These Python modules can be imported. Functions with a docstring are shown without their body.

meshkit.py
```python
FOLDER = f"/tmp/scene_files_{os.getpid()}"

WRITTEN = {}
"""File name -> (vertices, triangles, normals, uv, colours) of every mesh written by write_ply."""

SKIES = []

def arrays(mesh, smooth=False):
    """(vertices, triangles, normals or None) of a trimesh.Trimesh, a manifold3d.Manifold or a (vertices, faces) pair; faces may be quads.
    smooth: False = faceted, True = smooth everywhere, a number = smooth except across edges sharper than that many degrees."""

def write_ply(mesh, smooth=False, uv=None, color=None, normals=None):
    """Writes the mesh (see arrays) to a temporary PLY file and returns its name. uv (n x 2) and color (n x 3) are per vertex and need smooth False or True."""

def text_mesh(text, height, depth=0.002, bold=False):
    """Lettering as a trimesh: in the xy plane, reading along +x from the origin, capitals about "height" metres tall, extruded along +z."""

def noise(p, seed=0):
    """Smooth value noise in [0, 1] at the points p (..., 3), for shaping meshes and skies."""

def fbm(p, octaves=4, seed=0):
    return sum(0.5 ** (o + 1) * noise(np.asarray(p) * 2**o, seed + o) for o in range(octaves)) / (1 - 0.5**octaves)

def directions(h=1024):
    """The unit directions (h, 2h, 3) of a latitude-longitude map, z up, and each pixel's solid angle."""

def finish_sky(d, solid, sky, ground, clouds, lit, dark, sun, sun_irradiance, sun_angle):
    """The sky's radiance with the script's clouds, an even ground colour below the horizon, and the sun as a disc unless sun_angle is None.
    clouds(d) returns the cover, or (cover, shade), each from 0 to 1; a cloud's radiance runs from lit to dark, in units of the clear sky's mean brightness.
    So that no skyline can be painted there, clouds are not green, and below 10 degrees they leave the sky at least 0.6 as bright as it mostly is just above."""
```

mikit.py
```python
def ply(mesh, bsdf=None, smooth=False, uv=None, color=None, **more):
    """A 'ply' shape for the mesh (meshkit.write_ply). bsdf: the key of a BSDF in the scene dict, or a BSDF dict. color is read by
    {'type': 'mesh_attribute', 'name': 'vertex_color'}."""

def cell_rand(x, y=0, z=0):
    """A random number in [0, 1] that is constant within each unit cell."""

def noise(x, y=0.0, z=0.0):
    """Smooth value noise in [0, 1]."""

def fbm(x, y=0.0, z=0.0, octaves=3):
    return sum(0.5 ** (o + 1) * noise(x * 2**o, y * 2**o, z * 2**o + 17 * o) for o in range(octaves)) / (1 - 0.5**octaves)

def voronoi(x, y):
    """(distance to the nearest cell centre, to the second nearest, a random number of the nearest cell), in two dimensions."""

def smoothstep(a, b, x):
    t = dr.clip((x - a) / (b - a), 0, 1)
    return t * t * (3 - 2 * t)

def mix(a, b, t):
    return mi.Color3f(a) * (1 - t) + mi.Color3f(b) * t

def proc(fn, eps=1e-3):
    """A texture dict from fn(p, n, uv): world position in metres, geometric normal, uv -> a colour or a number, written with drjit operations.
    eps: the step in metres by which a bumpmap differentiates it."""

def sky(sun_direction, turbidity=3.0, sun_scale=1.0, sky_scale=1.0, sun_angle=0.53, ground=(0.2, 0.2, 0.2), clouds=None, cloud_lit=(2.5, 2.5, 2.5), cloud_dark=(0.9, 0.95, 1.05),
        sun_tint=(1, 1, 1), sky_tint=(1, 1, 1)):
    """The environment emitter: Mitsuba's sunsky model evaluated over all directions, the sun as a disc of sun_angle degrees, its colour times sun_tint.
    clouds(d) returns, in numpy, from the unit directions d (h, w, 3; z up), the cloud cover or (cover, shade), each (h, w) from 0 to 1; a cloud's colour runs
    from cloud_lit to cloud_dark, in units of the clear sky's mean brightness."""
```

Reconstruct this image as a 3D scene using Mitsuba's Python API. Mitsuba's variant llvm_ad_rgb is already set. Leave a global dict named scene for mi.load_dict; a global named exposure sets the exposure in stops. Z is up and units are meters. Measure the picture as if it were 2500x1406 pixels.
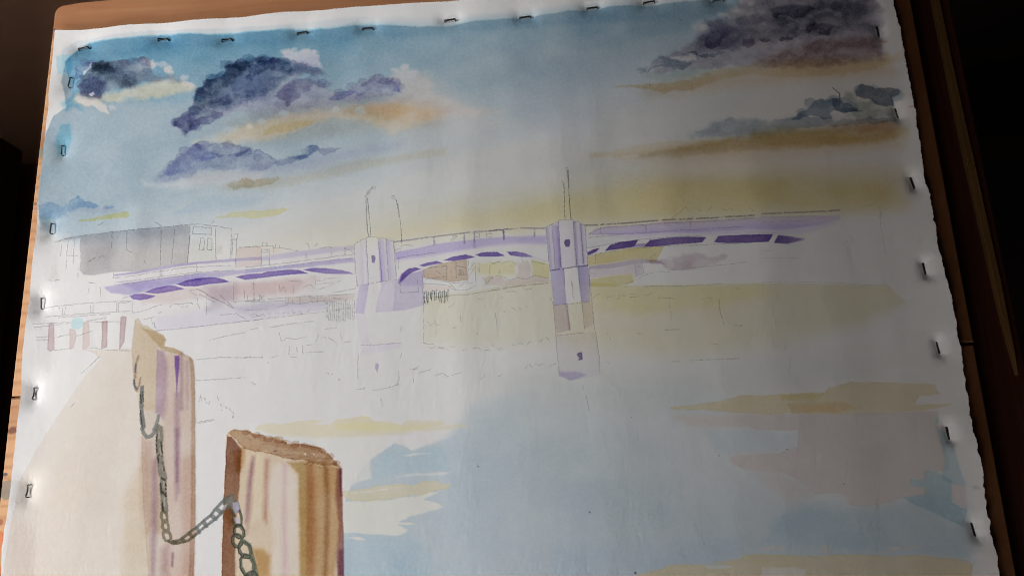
import math
import numpy as np
import drjit as dr
import mitsuba as mi
import trimesh
import mikit
import meshkit
from mikit import ply, proc, noise, fbm, smoothstep, mix

T = mi.ScalarTransform4f
rng = np.random.default_rng(11)
scene, labels = {}, {}

# ------------------------------------------------------------------ camera, light, exposure
# World: the sheet's top left corner is the origin, x runs along its top edge, -y down the sheet, z up; metres.
CAM = np.array([0.43571, -0.42623, 0.64051])
FWD = np.array([-0.03930, 0.23712, -0.97069])
UP = np.array([0.05998, 0.97024, 0.23458])
scene['camera'] = {'type': 'perspective', 'fov': 65.34, 'fov_axis': 'x', 'near_clip': 0.01, 'far_clip': 50.0,
                   'to_world': T().look_at(origin=CAM.tolist(), target=(CAM + FWD).tolist(), up=UP.tolist())}
exposure = 0.0
WINDOW_LIGHT = (22.0, 22.4, 22.7)        # daylight in the high window on the left
FILL_LAMP_LIGHT = (12.0, 11.3, 11.1)       # added window-shaped fill lamp behind the photographer, for ambient light

# ------------------------------------------------------------------ helpers
def tag(key, label=None, category=None, group=None, kind=None):
    labels[key] = {k: v for k, v in (('label', label), ('category', category), ('group', group), ('kind', kind)) if v}

def box(x0, x1, y0, y1, z0, z1):
    b = trimesh.creation.box((x1 - x0, y1 - y0, z1 - z0))
    b.apply_translation(((x0 + x1) / 2, (y0 + y1) / 2, (z0 + z1) / 2))
    return b

def slab(outline, z0, z1, bevel=0.0015):
    """A plank from its outline (counter-clockwise), with a small bevel round its upper edge."""
    from shapely.geometry import Polygon
    P = Polygon(outline)
    Q = P.buffer(-bevel, join_style=2)
    o, i = np.array(P.exterior.coords)[:-1], np.array(Q.exterior.coords)[:-1]
    if len(o) != len(i):
        i = o + (np.array(P.centroid.coords[0]) - o) * 0.002
    else:
        k = np.argmin(np.linalg.norm(i - o[0], axis=1)); i = np.roll(i, -k, axis=0)
        if np.linalg.norm(i - o, axis=1).max() > 6 * bevel:
            i = i[::-1]; k = np.argmin(np.linalg.norm(i - o[0], axis=1)); i = np.roll(i, -k, axis=0)
    n = len(o)
    v = np.vstack([np.c_[o, np.full(n, z0)], np.c_[o, np.full(n, z1 - bevel)], np.c_[i, np.full(n, z1)]])
    f = []
    for a in range(n):
        b = (a + 1) % n
        for r in (0, 1):
            f += [[r * n + a, r * n + b, (r + 1) * n + b], [r * n + a, (r + 1) * n + b, (r + 1) * n + a]]
    tri = [[0, a, a + 1] for a in range(1, n - 1)]
    f += [[2 * n + a for a in t] for t in tri] + [[t[0], t[2], t[1]] for t in tri]
    m = trimesh.Trimesh(v, np.array(f), process=False)
    m.fix_normals()
    return m

# ------------------------------------------------------------------ the painting: strokes in millimetres on the sheet
# (name, closed, absorbance r g b, (strength at the start, end), (edge softness at the start, end), (start x, y, step x, y) of the change, edge wobble, dried rim, lift of what lies below, pen radius, scalloping, outlines)
PAINT = [
('sky_edge_wash',1,(0.2,0.12,0.07),(0.9,0.9),(1.03,4.83),(178.4,11.1,0.0064,0.0466),1.03,0.08,0,0,0,[[(8,20.5),(20,11.8),(46.5,9.7),(69.9,7.4),(95.7,7.3),(144.9,10.1),(193.6,11.1),(217.2,11.8),(256.1,9.5),(285.1,9.4),(323.4,13.4),(361.3,17.7),(380.7,16),(418.6,15.4),(432.3,14.5),(474.8,13.4),(507.9,13.3),(554.6,14.3),(624.6,6.5),(621.3,35),(476.5,31.3),(329,31.7),(216.8,30.9),(102.9,25.9),(27,36.5),(8.8,47.5)]]),
('sky_first_wash',1,(0.62,0.41,0.29),(1.12,0.22),(1.03,20.7),(227.6,125.8,0.0037,0.0143),1.03,0.1,0,0,0,[[(11.3,32.4),(20.7,20.6),(31.1,15.6),(46.8,13.9),(70.3,12.9),(96,12.4),(121.3,13.2),(145.1,16),(178.6,16.6),(217.3,16.4),(256.1,18.7),(285.1,16.1),(310.6,19),(336.6,22.8),(361.1,23.9),(385,21.8),(418.3,20.8),(440.5,20.5),(474.5,18.4),(507.6,17),(554.3,18),(623.5,15.9),(633.8,80.2),(608.3,147.8),(500,195.9),(395.7,203.5),(220.1,213.8),(120.5,214.6),(33.4,205.3),(3.1,192.1),(-1.6,157.8),(-0.6,103.3),(6.5,85.9),(17.2,78.7),(9.2,51.6)]]),
('sky_second_wash',1,(0.7,0.27,0.1),(1,0),(1.03,13.8),(178.7,19.5,0.0022,0.0111),1.03,0.15,0,0,0,[[(11.2,31.1),(20.6,19.4),(31,14.3),(46.7,12.6),(70.2,11.6),(95.9,11.1),(121.2,11.9),(145,14.7),(178.6,15.3),(217.2,15.1),(256.1,17.5),(285.1,14.8),(310.6,17.7),(336.6,21.5),(361.2,22.7),(385,20.5),(418.4,19.5),(440.5,19.3),(474.6,17.1),(507.7,15.7),(554.4,16.7),(623.6,14.7),(614.5,62.7),(559,82.2),(472,99.1),(363.9,102.7),(291.4,85.4),(217.9,91.7),(135.9,81.6),(68,76.5),(26.2,73.3),(16.6,58.3)]]),
('sky_second_wash_core',1,(0.25,0.1,0.04),(0.8,0.8),(10.35,10.35),None,2.07,0,0,0,0,[[(48.5,15.3),(102.3,15.4),(178.7,20.3),(254.3,23.5),(291.8,24.5),(276.8,39.8),(194.4,41.5),(115,39.3),(65,31.2)]]),
('sky_deep_right',1,(0.3,0.18,0.1),(0.8,0.8),(10.35,10.35),None,2.07,0,0,0,0,[[(469.8,22.5),(550.4,20.9),(615.5,22.3),(599,41.3),(547.8,49.3),(482.4,52.2)]]),
('sky_left_blot',1,(0.53,0.14,0.03),(0.8,0.8),(2.07,2.07),None,1.72,0.2,0,0,0,[[(3.1,26.3),(14.6,25.2),(17.7,39.9),(4.8,45.1)]]),
('sky_left_blot',1,(0.77,0.23,0.09),(0.8,0.8),(2.76,3.45),None,1.72,0.2,0,0,0,[[(13,96.4),(21.1,93.8),(23.9,109.1),(18.9,121.3),(11.7,123.9),(8.6,109.9)]]),
('sky_left_blot',1,(0.77,0.28,0.09),(0.8,0.8),(2.76,2.76),None,1.38,0,0,0,0,[[(11.1,74.2),(21.7,64.8),(28.1,73.4),(32.7,83.9),(22.8,77.9),(17.5,82.7)]]),
('sky_lilac',1,(0.1,0.09,0.05),(0.9,0.9),(20.7,20.7),None,2.76,0,0,0,0,[[(420.5,51.3),(504.7,45.8),(581.9,68.1),(555.7,117.1),(504.4,140.2),(416.5,133.8)]]),
('pale_mid_cloud',1,(0.22,0.24,0.27),(0.4,0.4),(10.35,10.35),None,1.72,0,0.5,0,0,[[(343,69.4),(399.5,113.2),(420.6,122.5),(391.6,132),(327.1,131.1),(302,121.6),(327.6,103.9)]]),
('horizon_yellow',1,(0.09,0.17,0.5),(0.1,0.75),(13.8,13.8),(184.3,204.1,0.0028,0),1.38,0,0,0,0,[[(77.5,215.5),(170.3,212.4),(219.9,206.5),(290.7,196.4),(396.4,185.1),(501.5,177.6),(639.1,178),(735.5,190.3),(739.1,219.4),(707.3,220.9),(633.7,220.2),(545.9,219.3),(477.6,219.1),(443.3,219.7),(377.6,220.5),(311.4,224.1),(276.5,225.5),(177.4,232.8),(78.7,233.8)]]),
('horizon_yellow_low',1,(0.05,0.1,0.44),(0.35,0.8),(8.97,8.97),(290.6,211.1,0.0044,-0.0001),1.38,0,0,0,0,[[(255.4,223.4),(311.6,212.5),(444.7,195.8),(535.2,187.3),(637.5,190.8),(730.2,202.6),(733.5,223.3),(633.7,220.2),(545.9,219.3),(477.6,219.1),(443.3,219.7),(377.6,220.5),(311.4,224.1),(276.5,225.5)]]),
('sky_pinkish',1,(0.04,0.08,0.11),(0.8,0.8),(17.25,17.25),None,1.72,0,0,0,0,[[(327.2,127.3),(416.3,137.6),(469.4,137.6),(460.2,171),(379.4,172.8),(319.6,153.5)]]),
('cloud_cream',1,(0.18,0.21,0.37),(1,1),(3.45,3.45),None,2.76,0,0.85,0,1.3,[[(48.8,67.1),(60.3,64.8),(79.5,62.1),(98.5,57.3),(113,56.4),(127.8,62.7),(135.8,69.6),(128.2,72.1),(109.1,72.7),(90,75.4),(70.6,74.9),(61.2,77.3),(47.4,74.2),(41.8,76.9),(32.1,77.2),(23.9,71.4),(23.4,65.1)]]),
('cloud_cream_dab',1,(0.11,0.16,0.25),(0.8,0.8),(1.03,1.03),None,2.42,0,0.85,0,1.3,[[(23.6,68.3),(36.6,72.4),(43.3,71.8),(54.5,78.9),(56.1,87.2),(50.2,85.8),(42,80),(34.2,78.4),(26,73.6)]]),
('cloud_cream_dab',1,(0.14,0.18,0.22),(1,1),(0.69,0.69),None,1.72,0,0.8,0,1.3,[[(95.2,39.2),(93.6,41.9),(90,41.6),(88.1,38.7),(89.7,36.1),(93.2,36.3)]]),
('cloud_cream_dab',1,(0.13,0.18,0.22),(1,1),(0.69,0.69),None,1.72,0,0.8,0,1.3,[[(111.8,47.4),(109.9,50.4),(105.8,50.1),(103.6,46.7),(105.4,43.7),(109.5,44)]]),
('cloud_cream_dab',1,(0.14,0.18,0.22),(1,1),(0.69,0.69),None,1.72,0,0.8,0,1.3,[[(96.8,43.6),(95.5,45.8),(92.5,45.5),(90.9,43.1),(92.3,40.9),(95.2,41.2)]]),
('cloud_cream_dab',1,(0.13,0.17,0.21),(1,1),(0.69,0.69),None,1.72,0,0.8,0,1.3,[[(129.3,62.8),(127.7,65.4),(124.3,65.2),(122.4,62.3),(124,59.7),(127.5,60)]]),
('cloud_cream_dab',1,(0.14,0.19,0.23),(1,1),(0.69,0.69),None,1.72,0,0.8,0,1.3,[[(89.5,36.1),(88.2,38.3),(85.3,38.1),(83.6,35.7),(85,33.5),(87.9,33.7)]]),
('cloud_cream_dab',1,(0.12,0.17,0.21),(1,1),(0.69,0.69),None,1.72,0,0.8,0,1.3,[[(133.7,66.3),(132.4,68.4),(129.5,68.2),(127.9,65.9),(129.3,63.7),(132.2,63.9)]]),
('cloud_cream_dab',1,(0.13,0.18,0.22),(1,1),(0.69,0.69),None,1.72,0,0.8,0,1.3,[[(114.3,50.2),(113.1,52.1),(110.5,51.9),(109.1,49.8),(110.3,47.9),(112.9,48.1)]]),
('cloud_one',1,(0.98,0.94,0.75),(1,1),(0.86,5.17),(48.6,37.7,0.0056,0.0327),1.38,0.1,0.5,0,1.5,[[(20.3,39.7),(28.8,35.1),(35.6,34.6),(44.4,34.2),(51.4,35.8),(58.2,35.3),(64.9,32.6),(69.9,34.1),(72,37.4),(77.7,33.6),(83.4,32.5),(88.5,35.5),(91.9,43.2),(91.2,48.4),(96.3,51.9),(104.2,54.7),(111.8,52.1),(118,59.4),(108.2,57.1),(100.5,58),(91.8,57.9),(86.8,55.4),(82.1,58.2),(79.5,62.1),(73.8,64.8),(64.9,62.1),(56.2,62.4),(50.6,65.1),(47.1,70.1),(41.2,69.6),(35.4,69.7),(30.3,66.7),(26.1,62.2),(24.7,57.9),(29.1,50.9),(22,48.3)]]),
('cloud_one_core',1,(1.34,1.2,1.01),(1,1),(4.83,4.83),None,1.72,0,0,0,0.9,[[(35.8,36.7),(43.5,35.2),(50.4,35.7),(54.6,40.3),(59.9,44.9),(67,49.7),(75,52.4),(79.3,59),(73.8,63.8),(64.9,61),(57.7,55.2),(49.5,50.4),(39.3,44.4)]]),
('cloud_one_core',1,(1.31,1.17,1.11),(0.8,0.8),(2.42,2.42),None,1.38,0,0,0,0.9,[[(36.8,36.8),(44.5,35.3),(51.5,36.9),(53.7,41.3),(45.1,43.8),(38.2,43.2)]]),
('cloud_one_blue',1,(0.93,0.56,0.26),(1,1),(0.86,0.86),None,1.38,0.2,0.5,0,1.5,[[(20.3,39.7),(28.8,35.1),(35.6,34.6),(36.1,40.9),(31.5,44.8),(26.9,48.1),(22,48.8)]]),
('cloud_one_violet',1,(0.74,0.76,0.44),(0.8,0.8),(2.07,2.07),None,1.38,0.3,0,0,1.5,[[(24.7,57.9),(30.1,52.1),(39.7,49.7),(50.9,55.8),(50.6,65.1),(47.1,70.1),(35.5,70.2),(27.1,63.3)]]),
('cloud_one_pale',1,(0.26,0.2,0.08),(0.4,0.4),(3.45,3.45),None,1.38,0,0.4,0,1.5,[[(69.4,41.4),(77.7,33.6),(87.5,35.5),(91.9,43.2),(88.4,49.2),(78.5,47.4)]]),
('cloud_gap',1,(0.08,0,0),(0.3,0.3),(0.69,0.69),None,1.38,0,0.8,0,0.5,[[(29.7,46.8),(32.4,43.8),(36.9,38.9),(35.6,34.6),(34,39.7),(28.5,43.5)]]),
('cloud_gap',1,(0.08,0,0),(0.4,0.4),(0.69,0.69),None,1.03,0,0.8,0,0.5,[[(36.1,66.1),(39.8,63.8),(42,66.5),(38.3,68.9)]]),
('cloud_two_lilac_top',1,(0.13,0.16,0.05),(1,1),(1.03,1.03),None,1.72,0.2,0.8,0,1.5,[[(211.4,46.9),(215,36.9),(218.7,34.3),(225.2,39.8),(230,38.5),(236.4,37.4),(242.4,38.7),(248.1,44.9),(246.2,49.7),(250.8,57.3),(239.6,56.5),(224.6,50)]]),
('cloud_two_cream',1,(0.08,0.13,0.15),(0.9,0.9),(4.14,4.14),None,2.07,0,0.65,0,1.5,[[(311.7,73),(315.5,64),(324.8,61.1),(332,65.3),(342.9,71.4),(350,79.9),(346.2,87.6),(364.1,96.8),(381.8,106),(410.4,110.1),(381.5,115.8),(363.5,114.4),(334.6,116.2),(313,110.7),(284,97.5),(320.6,88.4)]]),
('cloud_two',1,(0.46,0.48,0.31),(0.9,0.9),(1.03,5.52),(217.2,55.5,-0.0034,0.0224),2.07,0.1,0.5,0,1.5,[[(116.1,104.8),(117.9,96.2),(127,90.9),(132.3,86.1),(135.4,71.5),(139,67.7),(144.3,61.2),(153.6,58.7),(159.2,57.1),(160.8,49.1),(168.2,44.3),(175.7,44.1),(183.2,43.9),(194.4,41.5),(202,45.3),(209.5,44.7),(217.1,47.4),(224.6,48.8),(232.1,51.8),(243.3,55.5),(248.9,58.8),(250.1,64.2),(243.4,64.9),(235.9,61),(228.5,64.5),(239.7,69.4),(256.4,77.9),(265.7,83.4),(280.4,75.8),(297,67.8),(313.6,71.9),(319.7,76.4),(319.6,86.7),(313.3,87.8),(291.4,90.5),(262,91.9),(240,94.2),(217.9,94.9),(195.8,97.2),(181,93.7),(169.9,94.1),(158.9,97.2),(144.2,102.1),(133.5,110),(128,112.7),(122.3,109.2)]]),
('cloud_two_underside',1,(0.05,0.11,0.25),(1,1),(4.14,4.14),None,2.07,0,0.6,0,1.5,[[(133.9,120.2),(152.2,116.5),(166.7,110.9),(196,105.1),(218,99.7),(247.4,97.1),(273,95.1),(313.2,95.8),(345.8,102.2),(356.4,110.8),(341.9,115.9),(327.3,120.3),(312.8,126.2),(291.2,113.7),(276.7,108),(254.8,106.4),(240.2,111.2),(225.6,116.7),(207.5,123.2),(167.2,124.2)]]),
('cloud_two_orange',1,(0.09,0.21,0.42),(0.9,0.9),(4.14,4.14),None,2.07,0,0,0,0.8,[[(269.4,100.4),(291.3,97.3),(322.3,98.8),(331.3,104.2),(316.6,110.9),(298.5,112.7),(284,105.4)]]),
('cloud_two_orange',1,(0.06,0.15,0.43),(0.8,0.8),(2.07,2.07),None,1.72,0,0,0,0.8,[[(203.5,110.4),(225.5,107.3),(251.1,105.3),(240.2,111.2),(218.3,116.2),(196.4,117.7)]]),
('cloud_two_body',1,(0.79,0.67,0.46),(0.95,0.95),(0.86,4.48),(162.7,49.2,0.0095,0.0159),1.72,0.12,0,0,1.5,[[(116.1,104.8),(117.9,96.2),(127,90.9),(132.3,86.1),(135.4,71.5),(144.3,61.2),(159.2,57.1),(160.8,49.1),(175.7,44.1),(194.4,41.5),(209.5,44.7),(224.6,48.8),(243.3,55.5),(250.1,62.9),(235.9,61),(222.9,60),(213.7,67.4),(204.6,74.8),(195.4,80.5),(180.7,85),(166,88.6),(151.3,94.7),(137,105.5),(128,112.7),(124.1,108.5)]]),
('cloud_two_dark',1,(0.85,0.75,0.65),(1,1),(1.38,4.14),(149.7,54.3,0.0187,0.0245),1.72,0.05,0,0,1.5,[[(132.3,86.1),(134.8,75.5),(139,67.7),(149.9,59.6),(161,55.2),(163,48),(179.5,44.4),(194.5,43.1),(180.4,50.6),(174.3,59.5),(165.2,66.9),(154.3,75.7),(145.4,85.5),(137.1,91.7)]]),
('cloud_two_dark',1,(0.93,0.79,0.66),(0.7,0.7),(1.72,1.72),None,1.72,0,0,0,1.5,[[(164.6,49.4),(179.5,45.2),(194.5,44.8),(179.7,52.6),(174.2,55.4)]]),
('cloud_two_dark',1,(0.77,0.66,0.46),(1,1),(1.38,1.38),None,1.38,0.2,0,0,1.5,[[(185.2,48.9),(194.5,45.6),(205.8,45.6),(221.6,49.8),(222.1,57.9),(215.4,59.9),(204.1,55.3),(194.8,57),(184.5,63.9),(180,61.6)]]),
('cloud_two_mid',1,(0.16,0.12,0.02),(0.8,0.8),(4.14,4.14),None,1.38,0.2,0,0,1.5,[[(165.2,66.9),(179.9,59.9),(194.8,57.8),(202.4,63.3),(198.9,72.3),(188,79.5),(173.2,84.4),(160.3,86.6)]]),
('cloud_two_violet',1,(0.51,0.54,0.29),(0.9,0.9),(1.03,1.03),None,1.38,0.3,0,0,1.5,[[(116.1,104.8),(121.7,96.5),(132.6,91.3),(136.6,97.6),(132.6,108.3),(128,111.2)]]),
('cloud_two_violet',1,(0.56,0.57,0.31),(0.9,0.9),(1.03,1.03),None,1.38,0.3,0,0,1.5,[[(128.4,112.8),(131.2,101.1),(144,96.1),(160.5,92.2),(160.7,97.4),(151.7,102.7),(140.6,105)]]),
('cloud_two_dark_seam',1,(0.54,0.49,0.36),(0.9,0.9),(1.72,1.72),None,1.72,0.2,0,0,1.5,[[(143.4,84.1),(154.4,79),(169.3,76.9),(184.3,80.4),(171.4,84.3),(158.4,86.5),(147.4,89.6)]]),
('cloud_two_brown',1,(0.52,0.59,0.39),(1,1),(1.72,1.72),None,1.72,0.2,0,0,1.5,[[(208.4,81.1),(217.5,70.9),(224.8,66.7),(236,65.1),(250.9,72.3),(256.8,78.8),(247.2,75.6),(241.6,73.6),(236.9,78),(230.6,82.4),(225.9,86.8),(219.7,91.1),(214.1,85.5)]]),
('cloud_two_tail',1,(0.45,0.42,0.18),(1,1),(0.86,0.86),None,1.38,0.3,0,0,1.5,[[(256.5,88.7),(262,82.3),(271.2,79.9),(279.7,82.9),(273,86.4),(263.9,89.7)]]),
('cloud_two_tail',1,(0.3,0.3,0.11),(0.9,0.9),(1.03,1.03),None,1.38,0.3,0,0,1.5,[[(279.7,82.5),(285.9,75),(293.3,70.3),(306.2,71.3),(313.5,74.3),(319.7,77.2),(319.6,86.7),(314.1,85.5),(309,81.2),(302.4,85.4),(293.2,82.3),(285.9,87),(280.4,88.5)]]),
('cloud_two_tail_dark',1,(0.45,0.46,0.34),(0.9,0.9),(1.38,1.38),None,1.03,0,0,0,1.5,[[(285.9,77),(293.3,69.5),(297,67.8),(295.9,73.7),(289.6,78.1)]]),
('cloud_two_tail_dark',1,(0.44,0.47,0.35),(0.9,0.9),(1.03,1.03),None,1.03,0.2,0,0,1.5,[[(298.1,73.9),(302.5,70.2),(313.6,71.9),(312.8,76.6),(306.1,76.9)]]),
('cloud_two_tail_dark',1,(0.39,0.4,0.11),(0.9,0.9),(0.69,0.69),None,0.69,0.2,0,0,1.5,[[(314.1,84.7),(317.1,80.2),(319.7,78),(319.6,86.7)]]),
('cloud_three',1,(0.48,0.43,0.24),(1,1),(0.86,4.83),(149.6,124.2,-0.0078,0.0302),1.38,0.3,0.3,0,1.5,[[(100.9,154.8),(104,151.6),(109.4,148.1),(108.2,144.1),(114.6,140.6),(120,135),(127.3,131.6),(130.9,126.8),(135.4,123.2),(139.1,122),(144,124.8),(149.6,124.2),(158.9,122.9),(168.4,124.6),(177.9,127.2),(185.5,130.8),(187.4,133.9),(194.9,132.4),(202.4,136.9),(211,144.4),(206.4,148),(197.2,151.3),(187.9,150.6),(178.5,147),(169.3,148.8),(159.9,147.7),(150.5,146),(141.2,146.4),(136.6,150),(134,153.7),(122.8,153.9),(113.5,155.2),(104.2,156.5)]]),
('cloud_three_dark',1,(0.48,0.45,0.19),(1,1),(2.07,2.07),None,1.72,0.1,0,0,1.5,[[(109.4,148.1),(114.7,141.5),(121.9,135.1),(130,127.8),(139.1,122.5),(146,127.9),(159.4,133.9),(150.1,136.2),(140.8,137.5),(134.4,142.9),(126.3,149.3),(113.3,151.3)]]),
('cloud_three_dark',1,(0.6,0.58,0.35),(1,1),(1.38,1.38),None,1.38,0.2,0,0,1.5,[[(149.9,131.2),(164.1,134.2),(178.1,133.2),(185.5,130.8),(180,136.3),(168.8,136),(159.5,136.3)]]),
('cloud_three_edge',1,(0.27,0.29,0.07),(1,1),(1.03,1.03),None,1.38,0.2,0,0,1.5,[[(135.2,140),(145.4,135.8),(157.6,136.2),(150.2,138.1),(140.9,140.9),(136.4,145.1)]]),
('cloud_three_b',1,(0.52,0.45,0.27),(0.9,0.9),(1.03,1.72),None,1.38,0.2,0.3,0,1.5,[[(206.8,147.1),(213.2,142.6),(222.4,141.3),(234.4,138.2),(238.1,133.6),(239.9,130.7),(245.5,130.6),(249.3,134.9),(258.5,134.5),(265.9,136.1),(261.3,140.2),(253,140.5),(245.6,137.1),(239.1,142.5),(234.5,144.1),(224.4,145.9),(215.1,148.2)]]),
('cloud_three_b_core',1,(0.5,0.4,0.22),(1,1),(1.38,1.38),None,1.38,0.3,0,0,1.5,[[(223.4,142.4),(234.5,140.2),(238.1,137.5),(239.9,131.7),(245.5,131.1),(249.2,134.4),(241.9,137.8),(238.2,142.4),(232.7,143.5)]]),
('cloud_three_lilac',1,(0.18,0.18,0.07),(0.9,0.9),(6.21,6.21),None,1.72,0,0,0,0.3,[[(182.7,150.3),(205.8,146),(229,145.7),(247.4,138.2),(265.9,138.5),(293.7,134.6),(321.3,134.6),(312,141.8),(275.2,145.1),(229.1,151.6),(182.8,153.2)]]),
('cloud_three_cream',1,(0.04,0.06,0.07),(0.8,0.8),(4.83,4.83),None,2.07,0,0.5,0,1.5,[[(92,154.7),(104.2,156.5),(122.9,154.9),(139.4,148.2),(169.3,149.3),(197.3,153.2),(197.5,161),(160.5,162.4),(123.3,162.7),(95,158.8)]]),
('cloud_three_yellow',1,(0.05,0.11,0.25),(0.9,0.9),(3.1,3.1),None,1.72,0,0,0,0.3,[[(159.9,164.3),(182.9,159.1),(206.1,158.7),(229.2,158.4),(256.8,154.5),(275.2,148),(302.8,147.5),(357.8,142.2),(357.7,148),(302.7,153.9),(266,161),(229.3,166.2),(201.7,169.1),(183.2,167.8),(164.7,167)]]),
('cloud_three_orange',1,(0.16,0.27,0.46),(1,1),(1.38,1.38),None,1.72,0.2,0,0,1.5,[[(166.4,162.8),(173.7,159.4),(192.2,158.7),(213.5,159.7),(206.2,164.6),(192.4,167.5),(172.1,166.6)]]),
('cloud_four',1,(0.48,0.3,0.12),(1,1),(0.86,4.83),(25.4,168.6,-0.0111,0.0787),1.38,0.3,0,0,1.5,[[(0.4,178.6),(2.1,171.9),(6.5,168.3),(13,167.8),(20.9,171.2),(26.4,169.7),(28.9,166),(33.5,164.3),(38.3,166.6),(40.5,169.7),(49,171.2),(54,174.5),(49.4,176.1),(41.7,173.6),(34.4,175.5),(26.1,177.4),(18,181.7),(12.5,183.2),(3,181.6)]]),
('cloud_four_b',1,(0.31,0.21,0.07),(1,1),(0.69,0.69),None,0.69,0.3,0,0,1.5,[[(58.8,176.7),(59.1,174.8),(67.1,175),(67.8,177.8),(63.5,176.5)]]),
('cloud_four_lilac',1,(0.07,0.1,0.05),(1,1),(2.07,2.07),None,1.72,0,0,0,1.5,[[(25.2,178.3),(36.1,174.2),(49.4,176.1),(68.3,178.3),(82.5,182.2),(68.5,181.2),(35.5,178),(21.9,182.9)]]),
('cloud_four_yellow',1,(0,0.1,0.68),(1,1),(1.03,1.03),None,1.38,0.1,0,0,0.4,[[(37.1,186.3),(54.7,184.6),(68.5,182.4),(77.8,181.8),(81.7,184),(80,186.8),(68.8,186.7),(54.9,187),(41,187.5)]]),
('cloud_four_green',1,(0.23,0.1,0.16),(0.9,0.9),(2.76,2.76),None,1.03,0,0,0,1.5,[[(3.1,182.6),(12.5,182.3),(14.6,185.3),(5.3,185.6)]]),
('cloud_five_yellow',1,(0,0.06,0.45),(1,1),(0.86,0.86),None,1.38,0.3,0,0,0.6,[[(155.3,192.6),(164.2,190.6),(170.6,188.4),(188.9,188.1),(198.2,188),(216,187.3),(220.7,189.1),(211.5,193.7),(198.3,194.3),(189.4,194.5),(176.8,192.5),(164.2,192)]]),
('cloud_five_grey',1,(0.15,0.08,0.02),(0.8,0.8),(0.86,5.52),(137.7,173.4,0.0441,0.0508),1.38,0.2,0,0,0.6,[[(118.9,186.5),(137.9,177.2),(142.4,173.7),(156.2,171.8),(179.4,176.2),(197.9,176.5),(188.9,183.6),(152.1,184.9)]]),
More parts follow.
